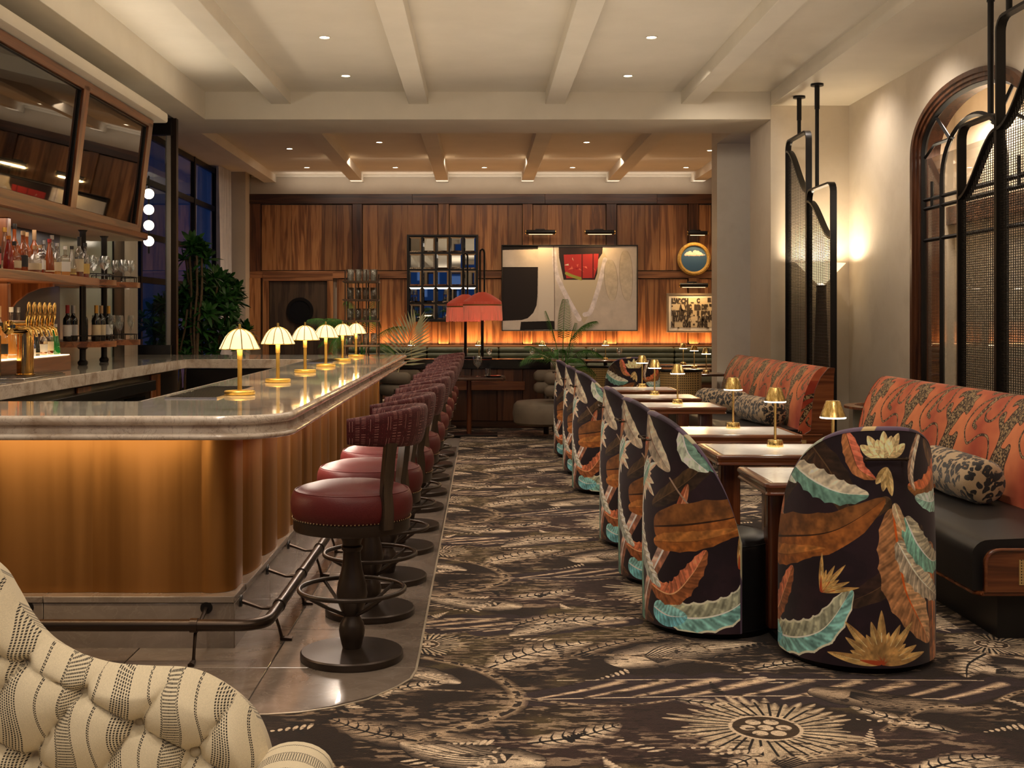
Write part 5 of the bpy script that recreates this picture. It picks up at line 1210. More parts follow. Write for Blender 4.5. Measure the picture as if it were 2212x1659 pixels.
for i in range(2):
    t = thing('glass_carafe', 'tall clear glass carafe with flared top, %s of the two behind the brass tower' % ('left' if i == 0 else 'right'), 'carafe', (-3.50, 8.22 + .14 * i, 1.208), 0, 'carafes behind the taps')
    q = nb(); lathe(q, [(0, 0), (.045, 0), (.048, .01), (.040, .12), (.022, .24), (.024, .27), (.034, .31), (.038, .345), (.030, .36), (.0, .362)], 20); obj('carafe_body', q, m_smoke, t)
    q = nb(); lathe(q, [(.0235, .248), (.026, .25), (.026, .262), (.0235, .264)], 20); obj('neck_band', q, m_brassb, t)
# ================================================================ patterned barrel chairs
def barrel(uoff, handle=True):
    t = thing('barrel_chair', 'x', 'armchair', (0, 0, 0), 0, 'leaf-print barrel chairs at the marble tables')
    AM = R(102)
    def ztop(u): return .45 + .572 * max(0, (1 - min(1, abs(u)) ** 2.7)) ** .72
    def rad(z, base): return base * (1 - .085 * max(0, (z - .45) / .6) ** 1.5)
    # back of the chair is at -x local; angle measured from -x
    def P(u, v, base, inset=0):
        zt = ztop(u) - inset; z = .035 + (zt - .035) * v; a = math.pi + u * AM; r = rad(z, base); return (r * math.cos(a), r * math.sin(a), z)
    nu, nv = 72, 26
    b = nb(); grid(b, lambda i, j: P(2 * i - 1, j, .335), nu, nv, uv=lambda i, j: ((-(2 * i - 1) * -1 * .335 * AM + 1.4 + uoff) / 2.1, (.035 + (ztop(2 * i - 1) - .035) * j) / 1.1))
    obj('outer_shell', b, m_print, t, smooth=80)
    b = nb(); grid(b, lambda i, j: P(2 * i - 1, j, .292, .0), nu, nv, uv=lambda i, j: (((2 * i - 1) * .29 * AM + 1.0) / 2.1, (.035 + (ztop(2 * i - 1) - .035) * j) / 1.1))
    obj('inner_shell', b, m_print, t, smooth=80)
    # rounded edge following top and sides
    b = nb(); L = b.loops.layers.uv.verify(); V = []; us = [-1] * 10 + [2 * i / 90 - 1 for i in range(91)] + [1] * 10
    N = len(us)
    for k in range(N):
        u = us[k]; zt = ztop(u)
        if k < 10: zt = .035 + (.45 - .035) * k / 10
        if k > N - 11: zt = .035 + (.45 - .035) * (N - 1 - k) / 10
        a = math.pi + u * AM; ring = []
        for j in range(9):
            p = math.pi * j / 8; rr = (rad(zt, .335) + rad(zt, .292)) / 2 + math.cos(p) * .0215; up = math.sin(p) * .016
            if abs(u) >= 1: a2 = a + math.copysign(up / .31, u); ring.append(b.verts.new((rr * math.cos(a2), rr * math.sin(a2), zt)))
            else:
                ring.append(b.verts.new((rr * math.cos(a), rr * math.sin(a), zt + up)))
        V.append(ring)
    for k in range(N - 1):
        for j in range(8):
            f = b.faces.new((V[k][j], V[k + 1][j], V[k + 1][j + 1], V[k][j + 1]))
            for l, (uu, vv) in zip(f.loops, ((k, j), (k + 1, j), (k + 1, j + 1), (k, j + 1))): l[L].uv = (uu / 90, vv / 8)
    obj('shell_edge', b, m_rim, t, smooth=80)
    b = nb(); lathe(b, [(0, .03), (.285, .03), (.289, .06), (.289, .40), (.286, .425), (.270, .446), (.20, .462), (.10, .468), (0, .469)], 56); se = obj('seat', b, m_blackleather, t, smooth=60)
    b = nb(); tube(b, [(.287 * math.cos(a), .287 * math.sin(a), .424) for a in [2 * math.pi * i / 56 for i in range(56)]], .003, 6, closed=True)
    for k in range(3):
        a = R(30 + 120 * k); tube(b, [(0, 0, .469), (.10 * math.cos(a), .10 * math.sin(a), .469), (.20 * math.cos(a), .20 * math.sin(a), .463), (.272 * math.cos(a), .272 * math.sin(a), .446)], .002, 5)
    obj('piping', b, m_blackleather, se)
    b = nb(); lathe(b, [(0, 0), (.29, 0), (.30, .03), (0, .035)], 48); obj('plinth', b, m_black, t)
    if handle:
        b = nb(); z = .905; r = rad(z, .335) + .022; pts = [(-r - .0, y, z) for y in (-.085, 0, .085)]
        tube(b, pts, .0055, 8)
        for y in (-.085, .085): tube(b, [(-r + .03, y * .92, z), (-r - .002, y * .92, z)], .005, 8); tube(b, [(-r, y * .93, z), (-r, y * 1.0, z), (-r, y * 1.10, z)], [.006, .010, .005], 10)
        obj('pull_bar', b, m_bronze, t)
    return t
bcA = barrel(0.11); bcA.location = (1.665, 5.24, 0.006); bcA.rotation_euler = (0, 0, R(90 + 4)); bcA['label'] = 'leaf-print barrel chair nearest the camera, its back facing us'
bcB = barrel(-.75); n_ = ['large leaf-print barrel chair in profile beside the nearest marble table', 'leaf-print barrel chair, second of the profile row from the camera', 'leaf-print barrel chair, third of the profile row from the camera', 'leaf-print barrel chair, fourth of the profile row, after the gap', 'leaf-print barrel chair, fifth of the profile row from the camera', 'leaf-print barrel chair, last and farthest of the profile row']
for i, (x, y) in enumerate(((1.13, 5.77), (1.13, 6.78), (1.13, 7.84), (1.13, 10.2), (1.13, 11.35), (1.13, 12.75))):
    if i == 0: bcB.location = (x, y, .006); bcB.rotation_euler = (0, 0, 0); bcB['label'] = n_[0]
    else: dup(bcB, (x, y, .006), R([0, 2, -2, 3, 0, -3][i]), n_[i])
dup(bcA, (1.80, 13.95, .006), R(86), 'leaf-print barrel chair at the far end of the table run, back towards us')
# ================================================================ marble tables and their lamps
def table():
    t = thing('marble_table', 'x', 'table', (0, 0, 0), 0, 'marble-topped mahogany tables')
    W2, D2 = .385, .305
    b = nb(); prism(b, [(-W2 + .045, -D2 + .04), (W2 - .045, -D2 + .04), (W2 - .045, D2 - .04), (-W2 + .045, D2 - .04)], .735, .7515); obj('marble_inset', b, m_white, t, smooth=0)
    def rr(w, d, r, n=5):
        o = []
        for cx_, cy_, a in ((w - r, -d + r, -90), (w - r, d - r, 0), (-w + r, d - r, 90), (-w + r, -d + r, 180)): o += arc(cx_, cy_, r, a, a + 90, n)
        return o
    b = nb(); sweep(b, rr(W2, D2, .03), [(-.046, .750), (-.010, .7515), (-.003, .748), (0, .741), (0, .733), (-.006, .727), (-.010, .712), (-.004, .706), (-.003, .700), (-.010, .695), (-.06, .695)], closed=True); obj('moulded_rim', b, m_mah, t, smooth=35)
    b = nb(); prism(b, [(-W2 + .05, -D2 + .05), (W2 - .05, -D2 + .05), (W2 - .05, D2 - .05), (-W2 + .05, D2 - .05)], .696, .735); obj('top_board', b, m_mah, t, smooth=0)
    for x in (-.255, .255):
        b = nb(); box(b, x - .055, x + .055, -.055, .055, .03, .697, r=.018, seg=3); obj('leg', b, m_mahz, t)
        b = nb(); box(b, x - .04, x + .04, -.24, .24, .0, .032, r=.008); obj('foot_bar', b, m_black, t)
    return t
tb = table(); TY = [5.58, 6.66, 7.76, 10.05, 11.15, 12.36]
tl = ['marble-topped mahogany table nearest the camera, beside the near barrel chair', 'second marble-topped table from the camera, brass lamp on it', 'third marble-topped table from the camera', 'fourth marble-topped table from the camera, after the gap', 'fifth marble-topped table from the camera', 'farthest marble-topped table of the row']
for i, y in enumerate(TY):
    if i == 0: tb.location = (1.66, y, .006); tb['label'] = tl[0]
    else: dup(tb, (1.66, y, .006), None, tl[i])
def tlamp():
    t = thing('table_lamp', 'x', 'table lamp', (0, 0, 0), 0, 'cordless brass table lamps')
    b = nb(); lathe(b, [(0, 0), (.047, 0), (.048, .002), (.042, .036), (.040, .038), (0, .038)], 36); obj('base', b, m_lampbrass, t)
    b = nb(); lathe(b, [(.0075, .036), (.0075, .25), (.012, .262), (.012, .27)], 16); obj('stem', b, m_lampbrass, t)
    b = nb(); lathe(b, [(.060, .262), (.0615, .262), (.034, .338), (.032, .3395), (0, .340)], 36); s = obj('lamp_shade', b, m_lampbrass, t)
    b = nb(); lathe(b, [(.0595, .2635), (.033, .334), (0, .335)], 24); obj('shade_lining', b, m_ledw, s)
    b = nb(); lathe(b, [(.0605, .2615), (.062, .258), (.0605, .255), (.056, .257), (.0, .266)], 36); obj('diffuser', b, m_led, t)
    return t
lp = tlamp()
LPOS = [(1.71, 5.72, .7575, 'on the nearest marble table, behind the near barrel chair'), (1.70, 6.80, .7575, 'on the second marble table from the camera'), (1.70, 7.93, .7575, 'on the third marble table from the camera'), (1.705, 10.19, .7575, 'on the fourth marble table from the camera'), (1.675, 11.33, .7575, 'on the fifth marble table from the camera'), (1.73, 12.6, .7575, 'on the farthest marble table of the row')]
for i, (x, y, z, s) in enumerate(LPOS):
    lab = 'small cordless brass lamp ' + s
    if i == 0: lp.location = (x, y, z); lp['label'] = lab
    else: dup(lp, (x, y, z), None, lab)
    lamp('SPOT', (x, y, z + .252), 5.5, (1, .80, .52), (0, 0, 0), spot_size=R(150), spot_blend=.6, shadow_soft_size=.045)
# ================================================================ coral leopard banquette seats
def loveseat(y0, y1, label, vis_end=True):
    t = thing('banquette', label, 'banquette', (0, 0, .007), 0, 'coral leopard-print banquettes')
    XF, XBK = 2.27, 2.92
    b = nb(); box(b, XF + .14, 3.05, y0 + .10, y1 - .06, 0.0, .215); obj('plinth', b, m_blackleather, t)
    b = nb(); prism(b, [(XF + .03, y0 + .012)] + [(3.18, y0 + .012), (3.18, y1), (XF, y1), (XF, y0 + .06)], .215, .235); bmesh.ops.bevel(b, geom=list(b.edges), offset=.006, segments=2, affect='EDGES'); obj('base_rail', b, m_mah, t)
    # leather seat: box profile with rounded front top, extruded along y
    prof_ = [(XF, .236), (XF - .004, .34)] + [(XF + .075 - .08 * math.cos(R(a)), .395 + .075 * math.sin(R(a))) for a in range(0, 91, 15)] + [(2.6, .480), (XBK + .04, .475), (XBK + .04, .236)]
    b = nb(); xprism(b, prof_, y0 + .035, y1 - .02); obj('seat', b, m_blackleather, t, smooth=50)
    b = nb(); xprism(b, prof_, y0 + .035, y0 + .040)
    # mahogany end panel with rounded shoulder and cane window
    ep = [(XF + .045, .236), (XF + .045, .34)] + [(XF + .11 - .065 * math.cos(R(a)), .365 + .065 * math.sin(R(a))) for a in range(0, 91, 15)] + [(3.10, .430), (3.10, .236)]
    b.free(); b = nb(); xprism(b, ep, y0, y0 + .035); e_ = obj('end_panel', b, m_mah, t, smooth=40)
    b = nb(); tube(b, [(x, y0 + .0, z) for x, z in ep[:-1]], .008, 8); obj('bead', b, m_mah, e_)
    b = nb(); box(b, XF + .195, 2.95, y0 - .004, y0 + .002, .270, .385); obj('cane_panel', b, m_cane, e_)
    # curved back: cushion front, top roll and rear shell
    F = [(2.885, .455), (2.895, .55), (2.915, .68), (2.950, .82), (3.005, .94), (3.055, 1.010), (3.095, 1.040), (3.130, 1.045), (3.150, 1.030)]
    Bk = [(3.150, 1.030), (3.085, .95), (3.035, .84), (3.010, .70), (3.005, .56), (2.995, .47), (2.94, .435)]
    FF = [(v.x, v.z) for v in smoothpts([(x, 0, z) for x, z in F], 5)]; ln = [0]
    for a, c in zip(FF, FF[1:]): ln.append(ln[-1] + math.hypot(a[0] - c[0], a[1] - c[1]))
    n = len(FF) - 1; m_ = int((y1 - y0) / .08)
    b = nb(); L_ = y1 - y0 - .04
    grid(b, lambda i, j: (FF[round(j * n)][0] + .006 * math.sin(i * 40) * math.sin(j * 3.1), y0 + .02 + i * L_, FF[round(j * n)][1]), m_, n, uv=lambda i, j: (-i * L_ / LW_ + .1, (ln[round(j * n)] + .06) / LH_))
    obj('back_cushion', b, m_leo, t, smooth=80)
    for yy in (y0 + .02, y1 - .02):
        s = nb(); Lr = s.loops.layers.uv.verify(); PG = FF + Bk[1:]; vs = [s.verts.new((x, yy, z)) for x, z in PG]; f = s.faces.new(vs)
        for l in f.loops: l[Lr].uv = (l.vert.co.x / LW_, l.vert.co.z / LH_)
        obj('back_side', s, m_leo, t, smooth=0)
    b = nb(); tube(b, [(x + .002, y0 + .018, z) for x, z in Bk], .004, 6); obj('side_piping', b, m_chrome, t)
    sh = Bk + [(3.04, .40), (3.19, .236), (3.20, .6), (3.205, .95), (3.215, 1.035), (3.17, 1.038)]
    b = nb(); xprism(b, sh, y0 + .01, y1 - .01); obj('wood_back', b, m_mah, t)
    return t
loveseat(5.40, 9.10, 'near coral velvet banquette with leopards climbing its back and black leather seat')
loveseat(10.68, 14.25, 'far coral velvet banquette with leopards, beside the plaster pier')
def bolster(x, y, z, L, r, rz, text):
    b = nb(); prof_ = [(0, -L / 2), (r * .55, -L / 2 + .004), (r * .85, -L / 2 + .02), (r, -L / 2 + .07), (r * 1.03, 0), (r, L / 2 - .07), (r * .85, L / 2 - .02), (r * .55, L / 2 - .004), (0, L / 2)]
    PP = [(p[0] + .0, p[1]) for p in prof_]
    lathe(b, PP, 32, M=Matrix.Translation((0, 0, r)) @ Matrix.Rotation(R(90), 4, 'X')); bmesh.ops.subdivide_edges(b, edges=b.edges, cuts=1, use_grid_fill=True)
    for v in b.verts: v.co += Vector((0, 0, .008)) * mnoise.noise(v.co * 9); v.co.z = max(v.co.z, .002)
    solo('bolster_pillow', b, m_leop, text, 'cushion', 'leopard plush bolsters', smooth=80, loc=(x, y, z), rot=(0, 0, rz))
bolster(2.73, 6.75, .482, .80, .125, R(0), 'leopard plush bolster on the near coral banquette')
bolster(2.70, 11.42, .482, .85, .125, R(8), 'leopard plush bolster on the far coral banquette, the nearer one')
bolster(2.62, 12.75, .482, .80, .120, R(24), 'leopard plush bolster on the far coral banquette, the farther one')
# ================================================================ olive tub armchair with cushion against the side wall
t = thing('tub_armchair', 'low olive tub armchair with wood rim between the banquettes', 'armchair', (3.62, 10.15, .006), R(10))
b = nb(); 
def tub(u, v): 
    a = R(-135 + 270 * u) + math.pi * .5; return (.40 * math.cos(a), .38 * math.sin(a), .06 + .66 * v)
grid(b, tub, 40, 6); obj('outer_shell', b, m_olive, t, smooth=60)
b = nb(); grid(b, lambda u, v: (tub(u, v)[0] * .84, tub(u, v)[1] * .84, tub(u, v)[2]), 40, 6); obj('inner_shell', b, m_olive, t, smooth=60)
b = nb(); sweep(b, [(tub(i / 40, 1)[0], tub(i / 40, 1)[1]) for i in range(41)][::-1], [(-.075, .715), (-.075, .735), (.012, .740), (.016, .715), (-.075, .715)]); obj('wood_rim', b, m_mah, t)
b = nb(); lathe(b, [(0, .10), (.32, .10), (.33, .38), (.28, .42), (0, .43)], 32); obj('seat', b, m_olive, t)
for k in range(4):
    a = R(45 + 90 * k); b = nb(); cyl(b, .28 * math.cos(a), .28 * math.sin(a), 0, .10, .02, 10); obj('leg', b, m_wdv, t)
b = nb()
def pil(u, v):
    x, y = (u - .5) * 2, (v - .5) * 2; return (x * .21 * (1 - .08 * y * y), 0, y * .21 * (1 - .08 * x * x))
def pil2(sg):
    return lambda u, v: (pil(u, v)[0], sg * .075 * max(0, (1 - (2 * u - 1) ** 4) * (1 - (2 * v - 1) ** 4)) ** .5, pil(u, v)[2])
for sg in (-1, 1): grid(b, pil2(sg), 16, 16, uv=lambda u, v: (.42 + u * .2, .25 + v * .4))
bmesh.ops.remove_doubles(b, verts=b.verts, dist=.0005)
solo('cushion', b, m_print, 'square leaf-print cushion leaning in the olive tub armchair', 'cushion', smooth=80, loc=(3.55, 10.10, .66), rot=(R(-24), R(38), R(10)))
# ================================================================ woven metal screens
def screen(y0, y1, ztop, zdip, pole_y, label, low_side):
    t = thing('mesh_screen', label, 'screen', (3.72, 0, 0), 0, 'black framed woven metal screens'); w = .034
    # frame: side bars, rounded top, swooping rail, pole to the ceiling soffit
    r = .10; P = [(y0, .02), (y0, ztop - r)] + [(y0 + r - r * math.cos(R(a)), ztop - r + r * math.sin(R(a))) for a in (20, 45, 70, 90)] + [(y1 - r, ztop)] + [(y1 - r + r * math.sin(R(a)), ztop - r + r * math.cos(R(a))) for a in (20, 45, 70, 90)] + [(y1, .02)]
    b = nb(); V = []
    for i, (y, z) in enumerate(P):
        a = Vector(P[max(0, i - 1)]); c = Vector(P[min(len(P) - 1, i + 1)]); d = (c - a).normalized(); nn = Vector((-d.y, d.x)) * .011
        V.append([b.verts.new(p) for p in ((-w, y + nn.x, z + nn.y), (w, y + nn.x, z + nn.y), (w, y - nn.x, z - nn.y), (-w, y - nn.x, z - nn.y))])
    for A, B_ in zip(V, V[1:]):
        for k in range(4): b.faces.new((A[k], A[(k + 1) % 4], B_[(k + 1) % 4], B_[k]))
    b.faces.new(V[0]); b.faces.new(V[-1][::-1]); obj('frame', b, m_black, t)
    def dip(s): s = max(0, min(1, s)); return (ztop - .12) - (ztop - .12 - zdip) * (s * s * (3 - 2 * s))
    s_of = (lambda y: (y - y0) / (y1 - y0)) if low_side == 'far' else (lambda y: (y1 - y) / (y1 - y0))
    b = nb(); V = []
    for i in range(25):
        y = y0 + (y1 - y0) * i / 24; z = dip(s_of(y)); V.append([b.verts.new(p) for p in ((-w, y, z + .012), (w, y, z + .012), (w, y, z - .012), (-w, y, z - .012))])
    for A, B_ in zip(V, V[1:]):
        for k in range(4): b.faces.new((A[k], A[(k + 1) % 4], B_[(k + 1) % 4], B_[k]))
    obj('curved_rail', b, m_black, t)
    b = nb(); sp = .018
    n = int((y1 - y0) / sp)
    def wire(p, q):
        p, q = Vector(p), Vector(q); d = (q - p).normalized(); u = Vector((1, 0, 0)) * .0028; v = d.cross(Vector((1, 0, 0))) * .0028
        a = [b.verts.new(p + k) for k in (u, v, -u, -v)]; c = [b.verts.new(q + k) for k in (u, v, -u, -v)]
        for k in range(4): b.faces.new((a[k], a[(k + 1) % 4], c[(k + 1) % 4], c[k]))
    for i in range(1, n // 2):
        y = y0 + i * sp * 2; wire((0, y, .03), (0, y, dip(s_of(y))))
    k = 0; z = .05
    while z < ztop - .13:
        ya = [y0 + (y1 - y0) * i / 30 for i in range(31) if dip(s_of(y0 + (y1 - y0) * i / 30)) > z]
        if len(ya) > 1: wire((.002 * (-1) ** k, min(ya), z), (.002 * (-1) ** k, max(ya), z))
        z += sp; k += 1
    o = obj('woven_mesh', b, m_mesh, t, smooth=None); o['kind'] = 'stuff'
    b = nb(); tube(b, [(0, pole_y, ztop), (0, pole_y, 4.08)], .022, 12); tube(b, [(0, pole_y, 3.80), (0, pole_y, 4.08)], .028, 12); po = obj('ceiling_pole', b, m_black, t)
    b = nb(); lathe(b, [(0, 4.055), (.07, 4.055), (.07, 4.08), (0, 4.08)], 24, (0, pole_y, 0)); obj('flange', b, m_black, po)
screen(13.36, 14.25, 3.62, 2.93, 13.76, 'tall black mesh screen beside the plaster niche, left one of the far pair', 'near')
screen(12.43, 13.34, 2.93, 2.34, 13.03, 'lower black mesh screen, right one of the far pair', 'near')
screen(8.46, 9.12, 2.97, 2.42, 8.60, 'lower black mesh screen in front of the arch, far one of the near pair', 'far')
screen(7.55, 8.44, 3.64, 2.85, 8.30, 'tall black mesh screen cut by the right edge of the picture', 'far')
# torchiere in the niche
t = thing('torchiere_lamp', 'tall tapering dark floor lamp with pleated fan shade behind the screens', 'floor lamp', (4.06, 14.05, 0.006))
b = nb(); lathe(b, [(0, 0), (.15, 0), (.155, .02), (.12, .05), (.055, 1.85), (.06, 1.88), (0, 1.90)], 24); obj('tapered_body', b, m_rackwood, t)
n = 48; s = nb(); V = []
for i in range(n * 2):
    a = math.pi * i / n; k = 1 + (.04 if i % 2 else -.02); V.append([s.verts.new((r_ * k * math.cos(a), r_ * k * math.sin(a) * .8, z)) for r_, z in ((.05, 1.90), (.12, 1.97), (.20, 2.06), (.275, 2.14))])
for i in range(n * 2):
    for j in range(3): s.faces.new((V[i][j], V[(i + 1) % (2 * n)][j], V[(i + 1) % (2 * n)][j + 1], V[i][j + 1]))
obj('pleated_shade', s, m_pleat, t, smooth=0)
lamp('POINT', (4.06, 14.05, 2.04), 28, (1, .82, .54), shadow_soft_size=.09)
# ================================================================ tufted striped settee, lower left foreground
def settee():
    t = thing('tufted_settee', 'cream linen settee with dark woven stripes and deep buttoned back, cut by the frame', 'sofa', (0, 0, 0))
    D0 = 2.55; SC_ = (D0 + .09) / 2550
    TP = [(-420, 1150), (-200, 1150), (-60, 1165), (0, 1203), (30, 1250), (60, 1305), (95, 1350), (130, 1378), (180, 1405), (250, 1428), (330, 1437), (400, 1442), (450, 1458), (500, 1490), (540, 1530), (565, 1580), (580, 1640), (586, 1720), (588, 2000)]
    def w(p): return ((p[0] - 1037) * SC_, 1.5 + (686 - p[1]) * SC_)
    T = [w(p) for p in TP]
    def top(x):
        for a, c in zip(T, T[1:]):
            if a[0] <= x <= c[0]: k = (x - a[0]) / max(1e-6, c[0] - a[0]); return a[1] + (c[1] - a[1]) * k
        return T[-1][1]
    xa, xb = T[0][0], T[-1][0]
    ax, az = 117 * SC_, -65 * SC_; bx_, bz = -95 * SC_, -125 * SC_; det = ax * bz - bx_ * az; ox, oz = w((84, 1409))
    def tuft(x, z):
        dx, dz = x - ox, z - oz; p = (dx * bz - dz * bx_) / det; q = (ax * dz - az * dx) / det
        h = (abs(math.sin(math.pi * p)) * abs(math.sin(math.pi * q))) ** .42
        fp, fq = p - round(p), q - round(q); d = math.hypot(fp, fq * 1.1); return .042 * h - .032 * math.exp(-(d / .11) ** 2), p, q
    # boundary-following grid: columns by arc length along the outline, rows from the outline inwards
    O = []; 
    P3 = smoothpts([(x, z, 0) for x, z in T], 16); L_ = [0]
    for a, c in zip(P3, P3[1:]): L_.append(L_[-1] + (c - a).length)
    nu, nv = 300, 130; from bisect import bisect
    def at(s_):
        s_ *= L_[-1]; i = min(len(P3) - 2, max(0, bisect(L_, s_) - 1)); k = (s_ - L_[i]) / max(1e-6, L_[i + 1] - L_[i]); return P3[i].lerp(P3[i + 1], k)
    core_a, core_b = (xa, .25), (xb - .30, .25)
    b = nb()
    def f(u, v):
        e = at(u); cx_ = core_a[0] + (core_b[0] - core_a[0]) * min(1, u * 1.15); cz_ = .25
        x = e.x + (cx_ - e.x) * v; z = e.y + (cz_ - e.y) * v
        dd = v * 1.0; edge_d = math.hypot(x - e.x, z - e.y)
        roll = min(1, edge_d / .11); bulge = .075 * math.sqrt(max(0, 1 - (1 - roll) ** 2))
        h, p, q = tuft(x, z); k = min(1, edge_d / .05)
        return (x, D0 + .10 - bulge - h * k - .10 * (max(0, xa + .9 - x)) , z)
    def uvf(u, v):
        c = f(u, v); h, p, q = tuft(c[0], c[2]); return ((c[0] + .013 * math.floor(p) - .009 * math.floor(q) + .008 * math.sin(2 * math.pi * q)) / TKW, c[2] / TKH)
    grid(b, f, nu, nv, uv=uvf); obj('buttoned_back', b, m_tick, t, smooth=80)
    b = nb()
    def g(u, v):
        e = at(u); return (e.x, D0 + .10 + v * .26 - .10 * max(0, xa + .9 - e.x), e.y - .30 * v * v - .035 * v)
    grid(b, g, nu, 4, uv=lambda u, v: (g(u, v)[0] / TKW, (g(u, v)[1]) / TKH)); obj('outer_wrap', b, m_tick, t, smooth=80)
    for i in range(-4, 8):
        for j in range(-3, 5):
            x = ox + ax * i + bx_ * j; z = oz + az * i + bz * j
            if x < xa + .05 or x > xb - .05 or z > top(x) - .05 or z < .3: continue
            c = nb(); bmesh.ops.create_uvsphere(c, u_segments=14, v_segments=10, radius=.0125); bmesh.ops.scale(c, vec=(1, .55, 1), verts=c.verts)
            obj('button', c, m_linen, t, loc=(x, D0 + .034, z))
    # seat cushion and right arm front, low
    b = nb(); box(b, xa, xb - .02, 1.75, D0 + .05, .18, .44, r=.05, seg=4); obj('seat_cushion', b, m_linen, t)
    b = nb(); L3 = b.loops.layers.uv.verify()
    def arm(u, v):
        a = R(-100 + 200 * v); return (-.415 + .085 * math.sin(a), 2.66 - .62 * u, .485 + .06 * math.cos(a) - .10 * u * u)
    grid(b, arm, 20, 16, uv=lambda u, v: (u * .62 / TKW, v * .3 / TKH)); obj('arm', b, m_tick, t, smooth=80)
    for x in (xa + .1, xb - .15):
        b = nb(); cyl(b, x, 2.6, 0, .2, .025, 12, .035); obj('leg', b, m_wdv, t)
m_linen = plain('cream_linen', (.52, .44, .30), .85, bumpy=.3, bscale=500)
settee()
# ================================================================ back wall pieces
YW = YB - .11
def tri(nm, x0, x1, z0, z1, d=.05, fr=.03, mat=None):
    pass
t = thing('mirror_grid', 'black framed mirror of twenty-five small square panes hanging on the teak wall', 'mirror', (0, 0, 0))
mx0, mx1, mz0, mz1 = wx(880), wx(1033), wz(695), wz(508)
b = nb(); box(b, mx0, mx1, YW - .02, YW + .03, mz0, mz1); obj('backing', b, m_frame, t)
b = nb(); sweep(b, [(mx0, mz0), (mx1, mz0), (mx1, mz1), (mx0, mz1)], [(-.03, 0), (-.03, .07), (0, .07), (0, 0)], closed=True); obj('frame', b, m_frame, t, smooth=0)
o = t.children[-1]; o.matrix_local = Matrix.Translation((0, YW + .02, 0)) @ Matrix.Rotation(R(90), 4, 'X')
random.seed(5)
cw, ch = (mx1 - mx0 - .06) / 5, (mz1 - mz0 - .06) / 5
for i in range(5):
    for j in range(5):
        s = nb(); hw, hh = cw / 2 - .018, ch / 2 - .018; bv = .028
        A = [s.verts.new(p) for p in ((-hw, 0, -hh), (hw, 0, -hh), (hw, 0, hh), (-hw, 0, hh))]; B_ = [s.verts.new(p) for p in ((-hw + bv, -.010, -hh + bv), (hw - bv, -.010, -hh + bv), (hw - bv, -.010, hh - bv), (-hw + bv, -.010, hh - bv))]
        s.faces.new(B_)
        for k in range(4): s.faces.new((A[k], A[(k + 1) % 4], B_[(k + 1) % 4], B_[k]))
        obj('mirror_pane', s, m_mirror, t, smooth=0, loc=(mx0 + .03 + cw * (i + .5), YW - .025, mz0 + .03 + ch * (j + .5)), rot=(R(random.uniform(-1.2, 1.2)), 0, R(random.uniform(-2.0, 2.0))))
def framed(nm, x0, x1, y0, y1, mat, fm, label, cat, fr=.02, mirrored=False, mat_board=0):
    t = thing(nm, label, cat, (0, 0, 0)); X0, X1, Z0_, Z1_ = wx(x0), wx(x1), wz(y1), wz(y0)
    b = nb(); L = b.loops.layers.uv.verify(); vs = [b.verts.new(p) for p in ((X0 + fr, YW - .045, Z0_ + fr), (X1 - fr, YW - .045, Z0_ + fr), (X1 - fr, YW - .045, Z1_ - fr), (X0 + fr, YW - .045, Z1_ - fr))]
    f = b.faces.new(vs)
    for l, uv in zip(f.loops, ((0, 0), (1, 0), (1, 1), (0, 1))): l[L].uv = uv
    obj('picture', b, mat, t, smooth=-1)
    b = nb(); box(b, X0 + .01, X1 - .01, YW - .04, YW + .06, Z0_ + .01, Z1_ - .01); obj('stretcher_board', b, m_black, t)
    for (a, c, e, g) in ((X0, X1, Z0_, Z0_ + fr), (X0, X1, Z1_ - fr, Z1_), (X0, X0 + fr, Z0_ + fr, Z1_ - fr), (X1 - fr, X1, Z0_ + fr, Z1_ - fr)):
        b = nb(); box(b, a, c, YW - .07, YW + .06, e, g, r=.003, seg=1); obj('frame_bar', b, fm, t)
    return t, X0, X1, Z0_, Z1_
framed('abstract_painting', 1083, 1375.5, 530, 715, m_paint, m_frame, 'wide abstract painting in off-white, black and red hanging on the teak wall', 'painting', .02)
tt, X0, X1, Z0_, Z1_ = framed('lettering_print', 1438, 1572, 634, 718, m_paper, m_framew, 'framed print of overlapping cut-out letters, hanging under the round picture', 'picture', .035)
b = nb(); box(b, wx(1447), wx(1563), YW - .050, YW - .046, wz(707), wz(643)); obj('cream_sheet', b, plain('cream_paper', (.50, .40, .26), .8), tt)
def text(s, x, z, h, par, sx=1.0, rot=0, sk=0):
    cu = bpy.data.curves.new('t', 'FONT'); cu.body = s; cu.size = h * 1.38; cu.extrude = .002; cu.offset = .012 * h / .1; o = bpy.data.objects.new('t', cu); COL.objects.link(o)
    bpy.context.view_layer.update(); me = bpy.data.meshes.new_from_object(o.evaluated_get(bpy.context.evaluated_depsgraph_get())); bpy.data.objects.remove(o)
    me.materials.append(m_ink); q = bpy.data.objects.new('letters', me); COL.objects.link(q); q.parent = par
    q.location = (x, YW - .053, z); q.rotation_euler = (R(90), R(rot), 0); q.scale = (sx, 1, 1); return q
def L_(s, px, py, h, w_, rot=0):          # px left, py baseline, h cap height px, w_ total width px
    hm = h / S_; q = text(s, wx(px), wz(py), hm, tt, 1, rot); xs = [v.co.x for v in q.data.vertices]; wd = max(xs) - min(xs); q.scale = (w_ / S_ / wd, 1, 1)
L_("L'ARCH", 1448, 655, 10, 36); L_('_', 1490, 653, 8, 6); L_('C', 1502, 654, 9, 7); L_('E', 1525, 652, 8, 7); L_(',', 1529, 659, 9, 3); L_('C', 1541, 655, 10, 8); L_("EST", 1549, 655, 9, 14)
